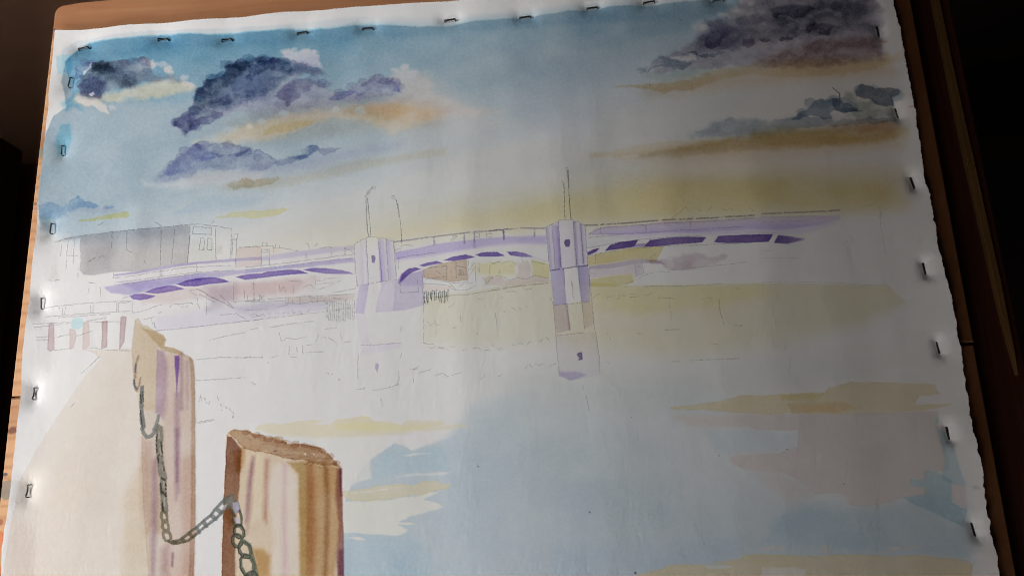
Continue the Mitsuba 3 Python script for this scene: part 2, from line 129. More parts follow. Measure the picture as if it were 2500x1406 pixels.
('cloud_six_veil',1,(0.52,0.57,0.44),(0.9,0.9),(3.1,7.59),None,2.07,0.1,0.5,0,1.5,[[(579.1,59.9),(585.9,46.3),(592.2,37.5),(610.2,37.4),(618.7,26.6),(638.4,11.8),(741.4,20.5),(745.3,41.2),(743.2,59.1),(739.8,76.7),(739.7,88.5),(685.3,90.1),(633.1,86),(615.8,82.7),(562.4,84.5),(530.3,83.9),(545.6,73.2),(560.4,68.4)]]),
('cloud_six',1,(0.76,0.74,0.63),(0.7,0.7),(4.14,4.14),None,1.72,0.05,0,0,1.5,[[(636.5,28.1),(649.2,12.7),(734.4,19.9),(742.4,36.9),(740.5,44.8),(744.1,49.2),(741.1,59),(731.7,61),(718.2,57.1),(696.4,61.3),(675.3,60.4),(653.8,61.9),(639.7,60.8),(617.6,67),(596.2,67.3),(582.7,60.2),(589.3,48.6),(595.4,41),(617.5,36.7)]]),
('cloud_six_core',1,(0.7,0.64,0.55),(0.8,0.8),(5.52,5.52),None,2.07,0.1,0,0,1.5,[[(653.5,35.6),(671.5,35.1),(690.5,26.5),(732.7,31.2),(733.5,44.3),(712.6,46.6),(694.5,49.1),(682.9,56.2),(668.9,55.1),(655.8,46)]]),
('cloud_six_lobe',1,(0.84,0.87,0.71),(0.9,0.9),(0.69,1.72),(669.5,41.5,0.0104,-0.0795),1.38,0.12,0,0,0.84,[[(652.5,34.9),(652.4,39),(655.1,39.7),(658.1,37.4),(662.6,38.3),(670.4,41.7),(678.7,41.2),(683.9,36.4),(692.6,33),(680.2,29.8),(662.1,28.3),(650.6,31.6)]]),
('cloud_six_lobe',1,(0.85,0.9,0.74),(0.9,0.9),(0.69,1.72),(690.6,60.7,0.0122,-0.0878),1.38,0.12,0,0,0.84,[[(677.4,57.6),(679.2,50.5),(686.8,48.6),(697.6,49.4),(708,52.9),(704.2,53.6),(699.3,56.3),(697.9,59.8),(693.3,60.9),(689.5,58.6),(689.5,55),(683.8,53.5),(683.1,56),(680.5,57.8)]]),
('cloud_six_lobe',1,(0.82,0.88,0.71),(1,1),(0.69,0.69),None,1.03,0.12,0,0,0.84,[[(638,60),(643.6,59),(647.5,60.3),(644,62.6),(639.6,61.9)]]),
('cloud_six_lobe',1,(0.82,0.88,0.71),(1,1),(0.69,0.69),None,1.03,0.12,0,0,0.84,[[(654.6,61.9),(657.1,59.5),(668,60.1),(665.8,62.6),(660.5,61.8),(656.7,63.1)]]),
('cloud_six_lobe',1,(0.62,0.71,0.46),(0.9,0.9),(0.69,2.76),(599.2,65.6,0.0088,-0.0452),1.38,0.12,0,0,0.84,[[(589.5,61.8),(592.4,51.7),(604.4,43.4),(616.1,45.4),(621.9,51),(611.6,52.8),(605.7,55.9),(604.3,60.9),(598.4,64.6),(593.5,67.2)]]),
('cloud_six_lobe',1,(0.63,0.72,0.51),(0.9,0.9),(1.03,1.03),None,1.38,0.12,0,0,0.84,[[(621.2,64.3),(623.6,59.4),(632.9,58.1),(632.1,65.2),(627.1,68.9)]]),
('cloud_six_wisp',1,(0.62,0.52,0.46),(0.9,0.9),(0.86,0.86),None,1.38,0.3,0,0,1.5,[[(565.8,70.1),(572.6,66.6),(581.5,68.8),(585.8,71.7),(597.6,71.6),(604.3,69.1),(613.5,67.8),(599.3,73.3),(589.1,74.2),(582.1,72.2),(579.6,69),(574.2,68.6),(568.5,71.2)]]),
('cloud_six_wisp',1,(0.46,0.32,0.28),(0.85,0.85),(0.86,2.76),(552.7,83.3,0.0018,-0.0758),1.38,0.2,0,0,1.5,[[(536.6,84.1),(539.3,79.3),(544.9,78.7),(552.2,78.2),(557.4,81.7),(561.7,84),(577.5,81.2),(576.1,77.1),(567.1,75.3),(557.4,71.5),(551.3,69),(545.2,74.6),(533.8,79.3),(525.4,81.2),(532.6,82.8)]]),
('cloud_six_line',1,(0.7,0.56,0.5),(0.8,0.8),(0.69,0.69),None,1.03,0.3,0,0,0.6,[[(536.6,84.1),(539.4,79.1),(544.9,78.2),(552.3,78),(544.7,80.2),(541,80.9),(540.3,83.4)]]),
('cloud_six_green',1,(0.28,0.2,0.26),(0.8,0.8),(4.14,4.14),None,1.72,0,0,0,1.5,[[(537,85.2),(544.7,80.7),(557,85.7),(578.3,82.3),(598.7,78.8),(588.4,90.2),(556.3,92.7),(533,88.9)]]),
('cloud_six_light',1,(0.1,0.09,0.14),(0.3,0.3),(1.38,1.38),None,1.72,0,0.7,0,1.5,[[(557.4,71.5),(566.7,70.7),(575.1,68.8),(581.2,71.4),(580.8,75.4),(572.6,75.8),(563.6,74)]]),
('cloud_six_light',1,(0.23,0.24,0.3),(0.5,0.5),(1.72,1.72),None,1.72,0,0.6,0,1.5,[[(611.1,32.5),(617.9,29.9),(629.1,28.7),(636.5,28.3),(635.9,33.5),(624.4,36.7),(613.4,36.8)]]),
('cloud_six_light',1,(0.09,0.13,0.14),(0.4,0.4),(2.76,2.76),None,1.72,0,0.5,0,1.5,[[(579.7,41.4),(589.2,39),(594.4,41.5),(592,47.6),(581.9,46.7)]]),
('cloud_six_brown',1,(0.37,0.59,0.67),(0.85,0.85),(3.45,3.45),None,1.72,0,0,0,1.5,[[(633.8,80.2),(652.4,72.9),(674.2,68.3),(706.4,64.9),(734.6,65.2),(739.1,76.7),(738.6,84.5),(702.9,89.5),(667.7,90.7)]]),
('cloud_six_yellow',1,(0.16,0.31,0.61),(0.95,0.95),(1.72,4.48),(543.5,96.8,0.0094,-0.0003),1.72,0.2,0.2,0,0.7,[[(505.9,94.7),(519.8,94.2),(530.4,96.2),(543.6,94.8),(557.8,95.1),(575.7,93.4),(585,89.4),(603.1,85.7),(629.8,83.8),(640.9,79.9),(686.3,82.7),(721,85.5),(743.7,84.9),(745.2,91.3),(726.3,96.1),(705.1,98.3),(684.1,99),(649.5,95.9),(628.9,91.6),(607.5,93.9),(582.1,99.7),(574.6,103.8),(557.1,102.5),(549.7,105.4),(544.8,101.2),(529.1,98.4)]]),
('cloud_six_stain',1,(0.05,0.46,0.67),(0.7,0.7),(1.38,1.38),None,1.38,0,0,0,0.3,[[(739.6,70.8),(745,70.2),(745,73.2),(740,73.8)]]),
('cloud_six_stain',1,(0.08,0.2,0.33),(0.6,0.6),(2.42,2.42),None,1.38,0,0,0,0.3,[[(746,86.4),(757.4,82.3),(756.6,90.3),(751.8,94.9),(746,92.4)]]),
('cloud_six_stain',1,(0,0.26,0.21),(0.5,0.5),(2.07,2.07),None,1.38,0,0,0,0.3,[[(753.3,123.7),(758.7,123.1),(757.9,127.9),(753.7,127.1)]]),
('cloud_six_stain',1,(0.08,0.7,0.58),(0.6,0.6),(1.03,1.03),None,1.03,0,0,0,0.3,[[(752,134.8),(758.4,135.2),(756.5,136.6),(752.1,136.7)]]),
('sky_tan_right',1,(0.09,0.13,0.18),(0.8,0.8),(15.52,15.52),None,2.07,0,0,0,0,[[(499.5,112.9),(579,95.6),(702.3,93.4),(749.9,101),(745.9,146.6),(739.1,219.4),(635.6,205.2),(534.5,194.6),(467.1,171.5)]]),
('cloud_seven_yellow',1,(0.33,0.48,0.86),(0.8,0.8),(4.48,4.48),None,2.07,0.05,0,0,0.5,[[(523.7,161.2),(551.9,156.9),(580.1,152.5),(608.1,149.7),(629,148.5),(677.4,147.2),(711.7,147.1),(742.3,148.2),(747.4,154.2),(736.8,160.9),(709.4,162.6),(658.2,162.7),(623.9,162.1),(589.4,162.2),(551.2,164)]]),
('cloud_seven_brown',1,(0.14,0.38,0.6),(0.8,0.8),(3.1,3.1),None,1.72,0,0,0,1.5,[[(684.3,143.8),(709.2,141.8),(739.4,145),(742.9,150),(737.9,154.5),(716,154.8),(690.5,150)]]),
('cloud_seven',1,(0.52,0.43,0.34),(0.8,0.8),(1.38,4.83),(644.5,135.3,-0.0216,0.06),1.72,0.2,0,0,1.5,[[(568.9,146.8),(573.9,142.2),(583.8,140.3),(592.3,136),(606.3,132.1),(620.1,135.8),(637.1,138.5),(654.9,135.3),(665.4,133.8),(692.1,140.7),(726.3,141.4),(741.2,144.3),(742.5,147.1),(711.9,145.6),(677.7,145.3),(642.8,148.4),(608.3,148.2)]]),
('cloud_seven_dark',1,(0.97,0.77,0.57),(0.9,0.9),(0.86,0.86),None,1.38,0.12,0,0,0.84,[[(655.2,137.3),(662.2,131.5),(671.6,127.3),(677.8,120.9),(682.4,119.7),(687.3,122.6),(693,120.1),(697.9,122.4),(702.8,125.7),(707.9,127.1),(714.6,134.9),(707,132.9),(701.4,134.9),(693.1,131.8),(688.3,134.4),(688.7,137.8),(682.3,139.3),(678.3,136.1),(669.7,134.9),(665.1,135.6),(662.1,138.3)]]),
('cloud_seven_dark',1,(0.82,0.76,0.61),(0.8,0.8),(1.03,1.03),None,1.38,0.12,0,0,0.84,[[(690.7,123.3),(694.6,121.2),(697.8,123.4),(698.6,130.3),(707.4,130),(713,134.3),(706.1,132.8),(701.4,135.4),(694.7,132.9)]]),
('cloud_seven_dark',1,(1.17,1.06,0.93),(0.95,0.95),(0.86,0.86),None,1.38,0.12,0,0,0.84,[[(711.5,114.6),(716.6,110.2),(722.7,110.5),(730.9,115.1),(739.8,114.8),(747.2,118.3),(747.6,120.8),(743.8,122.9),(740.3,125.6),(741.7,130.6),(735.3,132.2),(727.1,128.5),(722.6,123.3),(716.7,120.9),(712.4,120.5)]]),
('cloud_seven_green',1,(0.56,0.46,0.53),(0.85,0.85),(2.76,2.76),None,1.72,0,0,0,1.5,[[(701.7,120.7),(704.2,116),(710.3,116.5),(712.1,122.5),(720.7,124.1),(736.9,133.1),(740.9,135.4),(740,141.1),(717.9,142.4),(703,136.4),(710.8,131.2)]]),
('cloud_seven_twig',0,(1.58,1.56,1.46),(1,1),(0.28,0.28),None,0.34,0,0,0.41,0,[[(693.9,110.5),(696.5,113.9),(698.7,115.8),(698.4,122.4)],[(691.2,119.9),(694.5,121.6)]]),
('tan_streak',1,(0.06,0.17,0.39),(0.8,0.8),(2.07,2.07),None,1.72,0.1,0,0,0,[[(481.5,156.4),(496.7,156),(514.9,152.5),(538.4,150.3),(586.4,150.9),(612.6,153.8),(567.8,159.2),(532.2,159.5),(505.4,160),(483,159.9)]]),
('cloud_seven_low',1,(0.13,0.31,0.86),(0.6,0.6),(4.83,4.83),None,2.07,0,0,0,0.2,[[(620.5,145.9),(647.4,143),(682,147.5),(715.6,157.6),(748.2,155.2),(748.3,160),(714.6,164.2),(653.9,160.8),(619.4,154.5)]]),
('sky_peach',1,(0.04,0.15,0.26),(0.9,0.9),(8.97,8.97),None,2.07,0,0,0,0,[[(166.5,103.7),(217.9,92.5),(276.7,90.6),(327.9,92.1),(363.9,103.5),(356.2,117.8),(291.2,120.8),(218.5,125.2),(167.2,123.4)]]),
('sky_lilac_under',1,(0.16,0.18,0.13),(0.9,0.9),(6.9,6.9),None,2.07,0,0,0,0,[[(180.8,89.8),(239.9,85.5),(291.4,86.2),(327.9,92.1),(313.1,102.8),(247.4,103.8),(188.7,105.4)]]),
('sky_lilac_under',1,(0.12,0.13,0.09),(0.8,0.8),(6.9,6.9),None,2.07,0,0,0,0,[[(117.1,150.7),(153.5,147.5),(204.4,147.3),(255,147),(291,147.7),(276.6,158.1),(197.5,162),(139.4,159.9)]]),
('sky_peach',1,(0.07,0.19,0.36),(0.9,0.9),(7.59,7.59),None,2.07,0,0,0,0,[[(529.2,97.6),(600.9,89.4),(671.7,87.1),(741.4,88.7),(746.1,102.7),(669.6,102.6),(592,106.3),(535.4,107.9)]]),
('sky_peach',1,(0.07,0.18,0.34),(0.9,0.9),(6.9,6.9),None,2.07,0,0,0,0,[[(502.8,160.9),(593.8,154.3),(676.6,152.8),(744.9,153.3),(742.1,170.6),(640,170.7),(536.7,170.8)]]),
('sky_grey_veil',1,(0.22,0.24,0.2),(0.9,0.9),(8.97,8.97),None,2.07,0,0,0,0,[[(560.6,66.4),(612.4,50.5),(677,47.7),(736.5,52.6),(739.2,80.6),(679.2,83.7),(608.6,84.1)]]),
('sky_grey_veil',1,(0.22,0.2,0.16),(0.9,0.9),(6.21,6.21),None,2.07,0,0,0,0,[[(580.8,145.8),(630.5,136.5),(682.6,134.3),(741,134.9),(742.3,148.2),(684,148.8),(628.5,153)]]),
('cream_glow',1,(0.01,0.03,0.06),(1,1),(17.25,17.25),None,2.07,0,0,0,0.5,[[(155.7,202.2),(255.2,175.4),(362.2,156.5),(503.5,151.5),(674.1,171.2),(735.5,190.3),(734.2,219.1),(546.1,217.2),(377.7,216.9),(220.2,222.9)]]),
('cloud_puff',1,(0.75,0.6,0.4),(0.8,0.8),(0.52,3.1),(160.9,41.6,0.0257,0.0899),0.86,0.2,0.15,0,0.3,[[(167.9,47.2),(166.5,50.3),(162.2,50.7),(157,49.8),(156.4,46.3),(156.7,42.6),(161.9,42.3),(166.4,43.6)]]),
('cloud_puff',1,(0.9,0.62,0.42),(0.8,0.8),(0.52,3.1),(164.3,42.8,0.0294,0.1032),0.86,0.2,0.15,0,0.3,[[(170,47.7),(169.8,50.2),(165.5,51.9),(162.3,50.1),(160.9,47),(161.5,44.4),(165.2,42.8),(168.9,45.1)]]),
('cloud_puff',1,(0.9,0.62,0.42),(0.8,0.8),(0.52,3.1),(174.7,41.8,0.0268,0.0954),0.86,0.2,0.15,0,0.3,[[(181.2,47.1),(180.6,50.2),(176,50.7),(172.5,50),(170.8,46.3),(171.8,42.8),(175.7,41.6),(180.1,44.2)]]),
('cloud_puff',1,(0.7,0.62,0.38),(0.8,0.8),(0.52,3.1),(174.2,42,0.0272,0.0966),0.86,0.2,0.15,0,0.3,[[(180.6,47.2),(178.9,50.3),(175.4,50.9),(170.8,49.2),(169.7,46.4),(171.2,43.2),(175.1,41.8),(180.1,43.9)]]),
('cloud_puff',1,(0.9,0.62,0.42),(0.8,0.8),(0.52,3.1),(181.3,38.1,0.025,0.0899),0.86,0.2,0.15,0,0.3,[[(189.6,43.8),(187.1,46.9),(182.7,47.6),(178.3,45.6),(176.4,42.8),(177.3,39.1),(182.4,37.8),(186.4,39.9)]]),
('cloud_puff',1,(0.9,0.62,0.42),(0.8,0.8),(0.52,3.1),(181.6,39.7,0.0316,0.1134),0.86,0.2,0.15,0,0.3,[[(188.1,44.3),(186.1,46.5),(182.6,47.6),(179.6,46.5),(177.9,43.5),(179.5,41.4),(182.4,40.3),(186.5,41.2)]]),
('cloud_puff',1,(0.9,0.62,0.42),(0.8,0.8),(0.52,3.1),(193.1,40.9,0.0298,0.1085),0.86,0.2,0.15,0,0.3,[[(199.9,45.7),(198.2,48.2),(194.1,49.4),(190.4,47.8),(188.4,44.8),(190.9,42.6),(193.9,41.7),(197.1,43)]]),
('cloud_puff',1,(0.75,0.6,0.4),(0.8,0.8),(0.52,3.1),(194.6,38.2,0.0238,0.0868),0.86,0.2,0.15,0,0.3,[[(202.1,44),(201,47.9),(195.9,48.7),(191.5,47),(189.9,43.1),(191.1,39.4),(195.7,39),(200.3,41)]]),
('cloud_puff',1,(0.7,0.62,0.38),(0.8,0.8),(0.52,3.1),(204,42.9,0.0404,0.149),0.86,0.2,0.15,0,0.3,[[(209,46.4),(207.5,48.3),(204.8,49.1),(202.1,47.9),(200.9,45.8),(202.2,43.8),(204.7,43.5),(207.9,44.1)]]),
('cloud_puff',1,(0.7,0.62,0.38),(0.8,0.8),(0.52,3.1),(205.1,42.6,0.0333,0.123),0.86,0.2,0.15,0,0.3,[[(209.8,46.7),(208.9,49.3),(206,50),(203,48.2),(201.8,46),(202.6,43.6),(205.8,43.2),(209.1,43.8)]]),
('cloud_puff',1,(0.75,0.6,0.4),(0.8,0.8),(0.52,3.1),(216.4,44.6,0.0352,0.132),0.86,0.2,0.15,0,0.3,[[(221,48.5),(219.8,51),(217.2,51),(214.7,49.9),(213.3,47.9),(213.9,45.3),(217.1,45.3),(220.3,45.8)]]),
('cloud_puff',1,(0.9,0.62,0.42),(0.8,0.8),(0.52,3.1),(213.4,42.6,0.0238,0.0888),0.86,0.2,0.15,0,0.3,[[(220.5,48.3),(219.1,51.1),(214.7,53.1),(210.1,50.7),(207.1,47.3),(209.4,44.2),(214.5,43.3),(218.3,45)]]),
('cloud_puff',1,(0.9,0.62,0.42),(0.8,0.8),(0.52,3.1),(148.5,55.5,0.0373,0.1281),0.86,0.2,0.15,0,0.3,[[(153.7,59.4),(152.3,61.9),(149.5,62.2),(145.9,60.8),(145.1,58.7),(146.8,56.9),(149.3,55.6),(152.2,57)]]),
('cloud_puff',1,(0.9,0.62,0.42),(0.8,0.8),(0.52,3.1),(148,53.8,0.0252,0.0864),0.86,0.2,0.15,0,0.3,[[(155.9,59.6),(153.9,63.1),(149.4,63.4),(145,62.1),(143,58.6),(144,55.5),(149.1,55),(153.5,55.5)]]),
('cloud_puff',1,(0.9,0.62,0.42),(0.8,0.8),(0.52,3.1),(157.4,52.4,0.0308,0.107),0.86,0.2,0.15,0,0.3,[[(163.8,57.1),(161.9,59.5),(158.5,60.6),(154.1,58.8),(152.6,56.3),(154.6,53.3),(158.2,52.8),(161.7,54.4)]]),
('cloud_puff',1,(0.7,0.62,0.38),(0.8,0.8),(0.52,3.1),(156,54.2,0.033,0.1143),0.86,0.2,0.15,0,0.3,[[(162.8,58.7),(160.8,60.8),(157.1,61.5),(153.7,60.1),(152.8,57.9),(153.7,55.1),(156.8,54.2),(159.8,56.3)]]),
('cloud_puff',1,(0.75,0.6,0.4),(0.8,0.8),(0.52,3.1),(144.3,62.2,0.043,0.1465),0.86,0.2,0.15,0,0.3,[[(148.2,65.5),(147.6,67.3),(145.1,67.8),(141.9,67),(141.1,65),(142.4,62.9),(144.9,62.4),(147.3,63.2)]]),
('cloud_puff',1,(0.7,0.62,0.38),(0.8,0.8),(0.52,3.1),(144.3,60.4,0.0317,0.108),0.86,0.2,0.15,0,0.3,[[(150.2,65),(148.5,67.7),(145.4,68.2),(141.2,67.1),(140.5,64.3),(140.8,61.2),(145.1,61),(149,62.1)]]),
('cloud_puff',1,(0.9,0.62,0.42),(0.8,0.8),(0.52,3.1),(137.5,67.5,0.0425,0.1434),0.86,0.2,0.15,0,0.3,[[(142.3,71),(140.8,72.7),(138.4,73.4),(135.8,72.2),(134.6,70.4),(135.9,68.6),(138.2,68.1),(141.3,68.5)]]),
('cloud_puff',1,(0.7,0.62,0.38),(0.8,0.8),(0.52,3.1),(138,67.3,0.0331,0.1116),0.86,0.2,0.15,0,0.3,[[(144.1,71.8),(143,74.6),(139.2,75.1),(135.9,74.2),(133.2,71),(135.7,68.4),(138.8,67.1),(141.9,69.3)]]),
('cloud_puff',1,(0.9,0.62,0.42),(0.8,0.8),(0.52,3.1),(135.5,74.3,0.0337,0.1133),0.86,0.2,0.15,0,0.3,[[(141.6,78.8),(139.8,81.4),(136.7,82.6),(133.5,80.4),(131.8,78),(132.9,75.8),(136.3,74.3),(139.3,75.6)]]),
('cloud_puff',1,(0.9,0.62,0.42),(0.8,0.8),(0.52,3.1),(138.4,74.9,0.0364,0.1225),0.86,0.2,0.15,0,0.3,[[(143.5,79),(143.1,81.1),(139.5,82.1),(136.6,81.2),(134.1,78.3),(136.1,75.8),(139.2,75.3),(142.1,76.9)]]),
('cloud_puff',1,(0.75,0.6,0.4),(0.8,0.8),(0.52,3.1),(133.4,84.9,0.0295,0.0985),0.86,0.2,0.15,0,0.3,[[(140.5,90),(139.4,92.7),(134.7,93.4),(130.7,91.9),(129.2,89.2),(130.5,86.5),(134.4,85.3),(139.3,87.3)]]),
('cloud_puff',1,(0.7,0.62,0.38),(0.8,0.8),(0.52,3.1),(133.4,84.5,0.0279,0.0931),0.86,0.2,0.15,0,0.3,[[(140.8,89.8),(139.2,93.4),(134.9,93.8),(130.6,92.6),(129.6,89),(129.5,85.7),(134.4,84.9),(138.1,86.5)]]),
('cloud_puff',1,(0.55,0.56,0.32),(0.8,0.8),(0.52,3.1),(127.2,89.9,0.0282,0.0934),0.86,0.2,0.15,0,0.3,[[(135.6,95.4),(132.2,97.8),(128.7,99.9),(124.9,98.1),(123,94.4),(123.6,91.8),(128.2,89.8),(132.4,91.7)]]),
('cloud_puff',1,(0.6,0.55,0.35),(0.8,0.8),(0.52,3.1),(119.2,94.9,0.0246,0.0804),0.86,0.2,0.15,0,0.3,[[(126.7,101),(125.3,104.4),(120.9,105.2),(116,104.1),(113.4,100),(115.1,96.2),(120.4,95.5),(124.9,96.8)]]),
('cloud_puff',1,(0.6,0.55,0.35),(0.8,0.8),(0.52,3.1),(133.1,97.2,0.033,0.1095),0.86,0.2,0.15,0,0.3,[[(139,101.7),(137.8,104.3),(134.3,105),(130.4,103.3),(128.2,100.9),(130.4,98.4),(134,97.1),(137.7,99.3)]]),
('cloud_puff',1,(0.6,0.55,0.35),(0.8,0.8),(0.52,3.1),(140.4,95.9,0.0303,0.1017),0.86,0.2,0.15,0,0.3,[[(147.9,100.8),(145.9,103.5),(141.7,104.7),(138.3,103),(135.9,100),(138.1,97.7),(141.3,96.3),(145.1,98.2)]]),
('cloud_puff',1,(0.6,0.55,0.35),(0.8,0.8),(0.52,3.1),(153.2,92,0.0321,0.1092),0.86,0.2,0.15,0,0.3,[[(160,96.7),(157.9,99.2),(154.4,100.1),(150.3,98.8),(149.8,95.9),(150.4,93.2),(154.1,91.9),(158.5,94)]]),
('cloud_puff',1,(0.6,0.55,0.35),(0.8,0.8),(0.52,3.1),(165.5,86.9,0.0385,0.1335),0.86,0.2,0.15,0,0.3,[[(170.2,90.6),(169.5,93.1),(166.5,93),(163.7,92.6),(162.8,90.1),(162.8,87.6),(166.3,87.4),(168.8,88.6)]]),
('cloud_puff',1,(0.55,0.56,0.32),(0.8,0.8),(0.52,3.1),(178.1,82.6,0.0394,0.1388),0.86,0.2,0.15,0,0.3,[[(182.4,86.2),(181.8,88.3),(178.9,88.6),(175.7,87.7),(174.7,85.6),(176.1,83.6),(178.7,82.9),(181.7,83.8)]]),
('cloud_puff',1,(0.6,0.55,0.35),(0.8,0.8),(0.52,3.1),(137.1,103.6,0.0417,0.1388),0.86,0.2,0.15,0,0.3,[[(141.4,107.1),(141.1,109.2),(138.1,109.8),(135.5,108.5),(134,106.6),(134.9,104.2),(137.8,103.3),(140.6,104.7)]]),
('cloud_puff',1,(0.55,0.56,0.32),(0.7,0.7),(0.52,3.1),(216.9,70.3,0.028,0.1041),0.86,0.2,0.15,0,0.3,[[(224.1,75.2),(222.4,77.6),(218,78.1),(214.4,77),(212.2,74.3),(213.9,71.9),(217.8,70.1),(221.9,72.2)]]),
('cloud_puff',1,(0.45,0.42,0.26),(0.7,0.7),(0.52,3.1),(224.9,64.5,0.0224,0.0844),0.86,0.2,0.15,0,0.3,[[(232.3,70.5),(230.8,74.2),(226.2,74.3),(222,73.1),(218.5,69.4),(221.2,66.4),(226.1,64.8),(230.6,66.7)]]),
('cloud_puff',1,(0.45,0.42,0.26),(0.7,0.7),(0.52,3.1),(241.8,63,0.0243,0.0935),0.86,0.2,0.15,0,0.3,[[(248.1,68.4),(246.4,70.9),(242.9,73.1),(238.2,70.9),(236,67.4),(238.7,64.4),(242.8,63.4),(246.5,65.6)]]),
('cloud_puff',1,(0.55,0.56,0.32),(0.7,0.7),(0.52,3.1),(249.6,67.2,0.0242,0.0939),0.86,0.2,0.15,0,0.3,[[(257.5,72.7),(255.5,76),(250.7,76.7),(246.8,75.6),(245.1,71.8),(245.9,68.5),(250.7,67.6),(254.4,69.7)]]),
('cloud_puff',1,(0.6,0.55,0.35),(0.7,0.7),(0.52,3.1),(220.5,74.5,0.0229,0.0853),0.86,0.2,0.15,0,0.3,[[(228.6,80.5),(225.9,83.9),(221.8,84),(217.3,83.2),(213.9,79.3),(217.2,75.5),(221.6,75),(226.4,77.4)]]),
('cloud_puff',1,(0.55,0.56,0.32),(0.7,0.7),(0.52,3.1),(217.5,79.7,0.0379,0.1403),0.86,0.2,0.15,0,0.3,[[(222.5,83.4),(221.1,85.6),(218.2,85.6),(215.1,84.6),(214.1,82.7),(215.3,80.5),(218.1,79.5),(221.3,80.9)]]),
('cloud_puff',1,(0.6,0.55,0.35),(0.65,0.65),(0.52,2.76),(264.9,77.6,0.0257,0.1017),0.86,0.2,0.15,0,0.3,[[(270.6,82.6),(269.2,85.1),(265.9,86.3),(261.5,84.8),(259.8,81.8),(261.5,78.7),(265.9,78.3),(270.1,80)]]),
('cloud_puff',1,(0.45,0.42,0.26),(0.65,0.65),(0.52,2.76),(275.3,72.8,0.0249,0.0999),0.86,0.2,0.15,0,0.3,[[(282.6,78),(281,80.7),(276.3,81.1),(271.6,79.7),(271,77.1),(272.6,74.3),(276.3,73),(280.4,74.5)]]),
('cloud_puff',1,(0.6,0.55,0.35),(0.65,0.65),(0.52,2.76),(285.8,69.3,0.0293,0.1195),0.86,0.2,0.15,0,0.3,[[(291.7,73.6),(289.5,76.2),(286.5,76.2),(283,75.3),(281.9,72.9),(283.1,70.4),(286.6,69.8),(289.5,70.5)]]),
('cloud_puff',1,(0.55,0.56,0.32),(0.65,0.65),(0.52,2.76),(300.1,65.9,0.0248,0.1034),0.86,0.2,0.15,0,0.3,[[(305.8,70.8),(305,74),(301,74.2),(297.7,73.6),(296.4,70.1),(296.6,66.8),(301.1,66.8),(305.1,67.9)]]),
('cloud_puff',1,(0.6,0.55,0.35),(0.65,0.65),(0.52,2.76),(310.6,73.4,0.0272,0.1147),0.86,0.2,0.15,0,0.3,[[(317.1,77.9),(315.4,80.7),(311.3,81.4),(308.2,79.5),(306.1,77.1),(308.4,74.7),(311.4,73.5),(314.7,75.3)]]),
('cloud_puff',1,(0.6,0.55,0.35),(0.65,0.65),(0.52,2.76),(318.5,77.6,0.03,0.1278),0.86,0.2,0.15,0,0.3,[[(324.4,81.7),(321.9,84.1),(319.2,84.1),(315.9,83.2),(315.1,81),(315.8,78.8),(319.3,78.3),(322.9,79.3)]]),
('cloud_puff',1,(0.6,0.55,0.35),(0.75,0.75),(0.52,2.76),(28.2,29.6,0.0358,0.1085),0.86,0.2,0.15,0,0.3,[[(34.1,34.1),(32.7,36.7),(29.7,38.1),(25.8,36.2),(24.9,33.4),(25.4,30.4),(29.1,30.1),(32.7,31.8)]]),
('cloud_puff',1,(0.55,0.56,0.32),(0.75,0.75),(0.52,2.76),(34,31.2,0.0359,0.1094),0.86,0.2,0.15,0,0.3,[[(40.5,35.7),(39.6,38.6),(35.4,38.5),(31.6,37.2),(30.5,34.9),(31.4,32.1),(34.9,31.4),(38.5,32.7)]]),
('cloud_puff',1,(0.6,0.55,0.35),(0.75,0.75),(0.52,2.76),(47.3,36.7,0.0422,0.1301),0.86,0.2,0.15,0,0.3,[[(53.2,40.6),(51.7,42.5),(48.5,43.7),(45.4,41.9),(43.2,39.8),(45.4,37.7),(48,37.3),(50.8,38)]]),
('cloud_puff',1,(0.55,0.56,0.32),(0.75,0.75),(0.52,2.76),(66.7,33.3,0.0331,0.1044),0.86,0.2,0.15,0,0.3,[[(73.7,38.2),(71.7,41.2),(68.1,41.7),(64.5,40.6),(62.9,37.3),(63.7,34.3),(67.6,33.5),(71.1,35.3)]]),
('cloud_puff',1,(0.9,0.62,0.42),(0.75,0.75),(0.52,2.76),(74.4,31.5,0.03,0.0954),0.86,0.2,0.15,0,0.3,[[(80.6,36.7),(79.9,39.4),(75.9,39.9),(71,39.2),(68.8,35.7),(71.4,33.2),(75.4,32.4),(79,33.4)]]),
('cloud_puff',1,(0.55,0.56,0.32),(0.75,0.75),(0.52,2.76),(84.3,31.3,0.0267,0.086),0.86,0.2,0.15,0,0.3,[[(91.4,37),(90.9,40.9),(86,41.3),(82.1,39.6),(78.4,36),(80.8,32.3),(85.5,32.6),(89.8,33.9)]]),
('cloud_puff',1,(0.6,0.55,0.35),(0.75,0.75),(0.52,2.76),(59.6,41.7,0.0276,0.0861),0.86,0.2,0.15,0,0.3,[[(67.2,47.4),(65,50.2),(61.3,51.3),(57.1,50.4),(54,46.4),(55.7,43.1),(60.7,41.8),(65.4,43.6)]]),
('cloud_puff',1,(0.6,0.55,0.35),(0.75,0.75),(0.52,2.76),(71.5,45.1,0.0299,0.0943),0.86,0.2,0.15,0,0.3,[[(79.5,50.4),(77.7,52.8),(73,53.5),(69.3,52.2),(67.5,49.5),(69,46.4),(72.5,45.2),(77.5,47.4)]]),
('cloud_puff',1,(0.75,0.6,0.4),(0.75,0.75),(0.52,2.76),(87.5,43.7,0.0396,0.1272),0.86,0.2,0.15,0,0.3,[[(93.1,47.6),(91.4,49.5),(88.7,51),(85.8,49.6),(83.7,46.9),(85,44.4),(88.3,44.3),(91.3,45.5)]]),
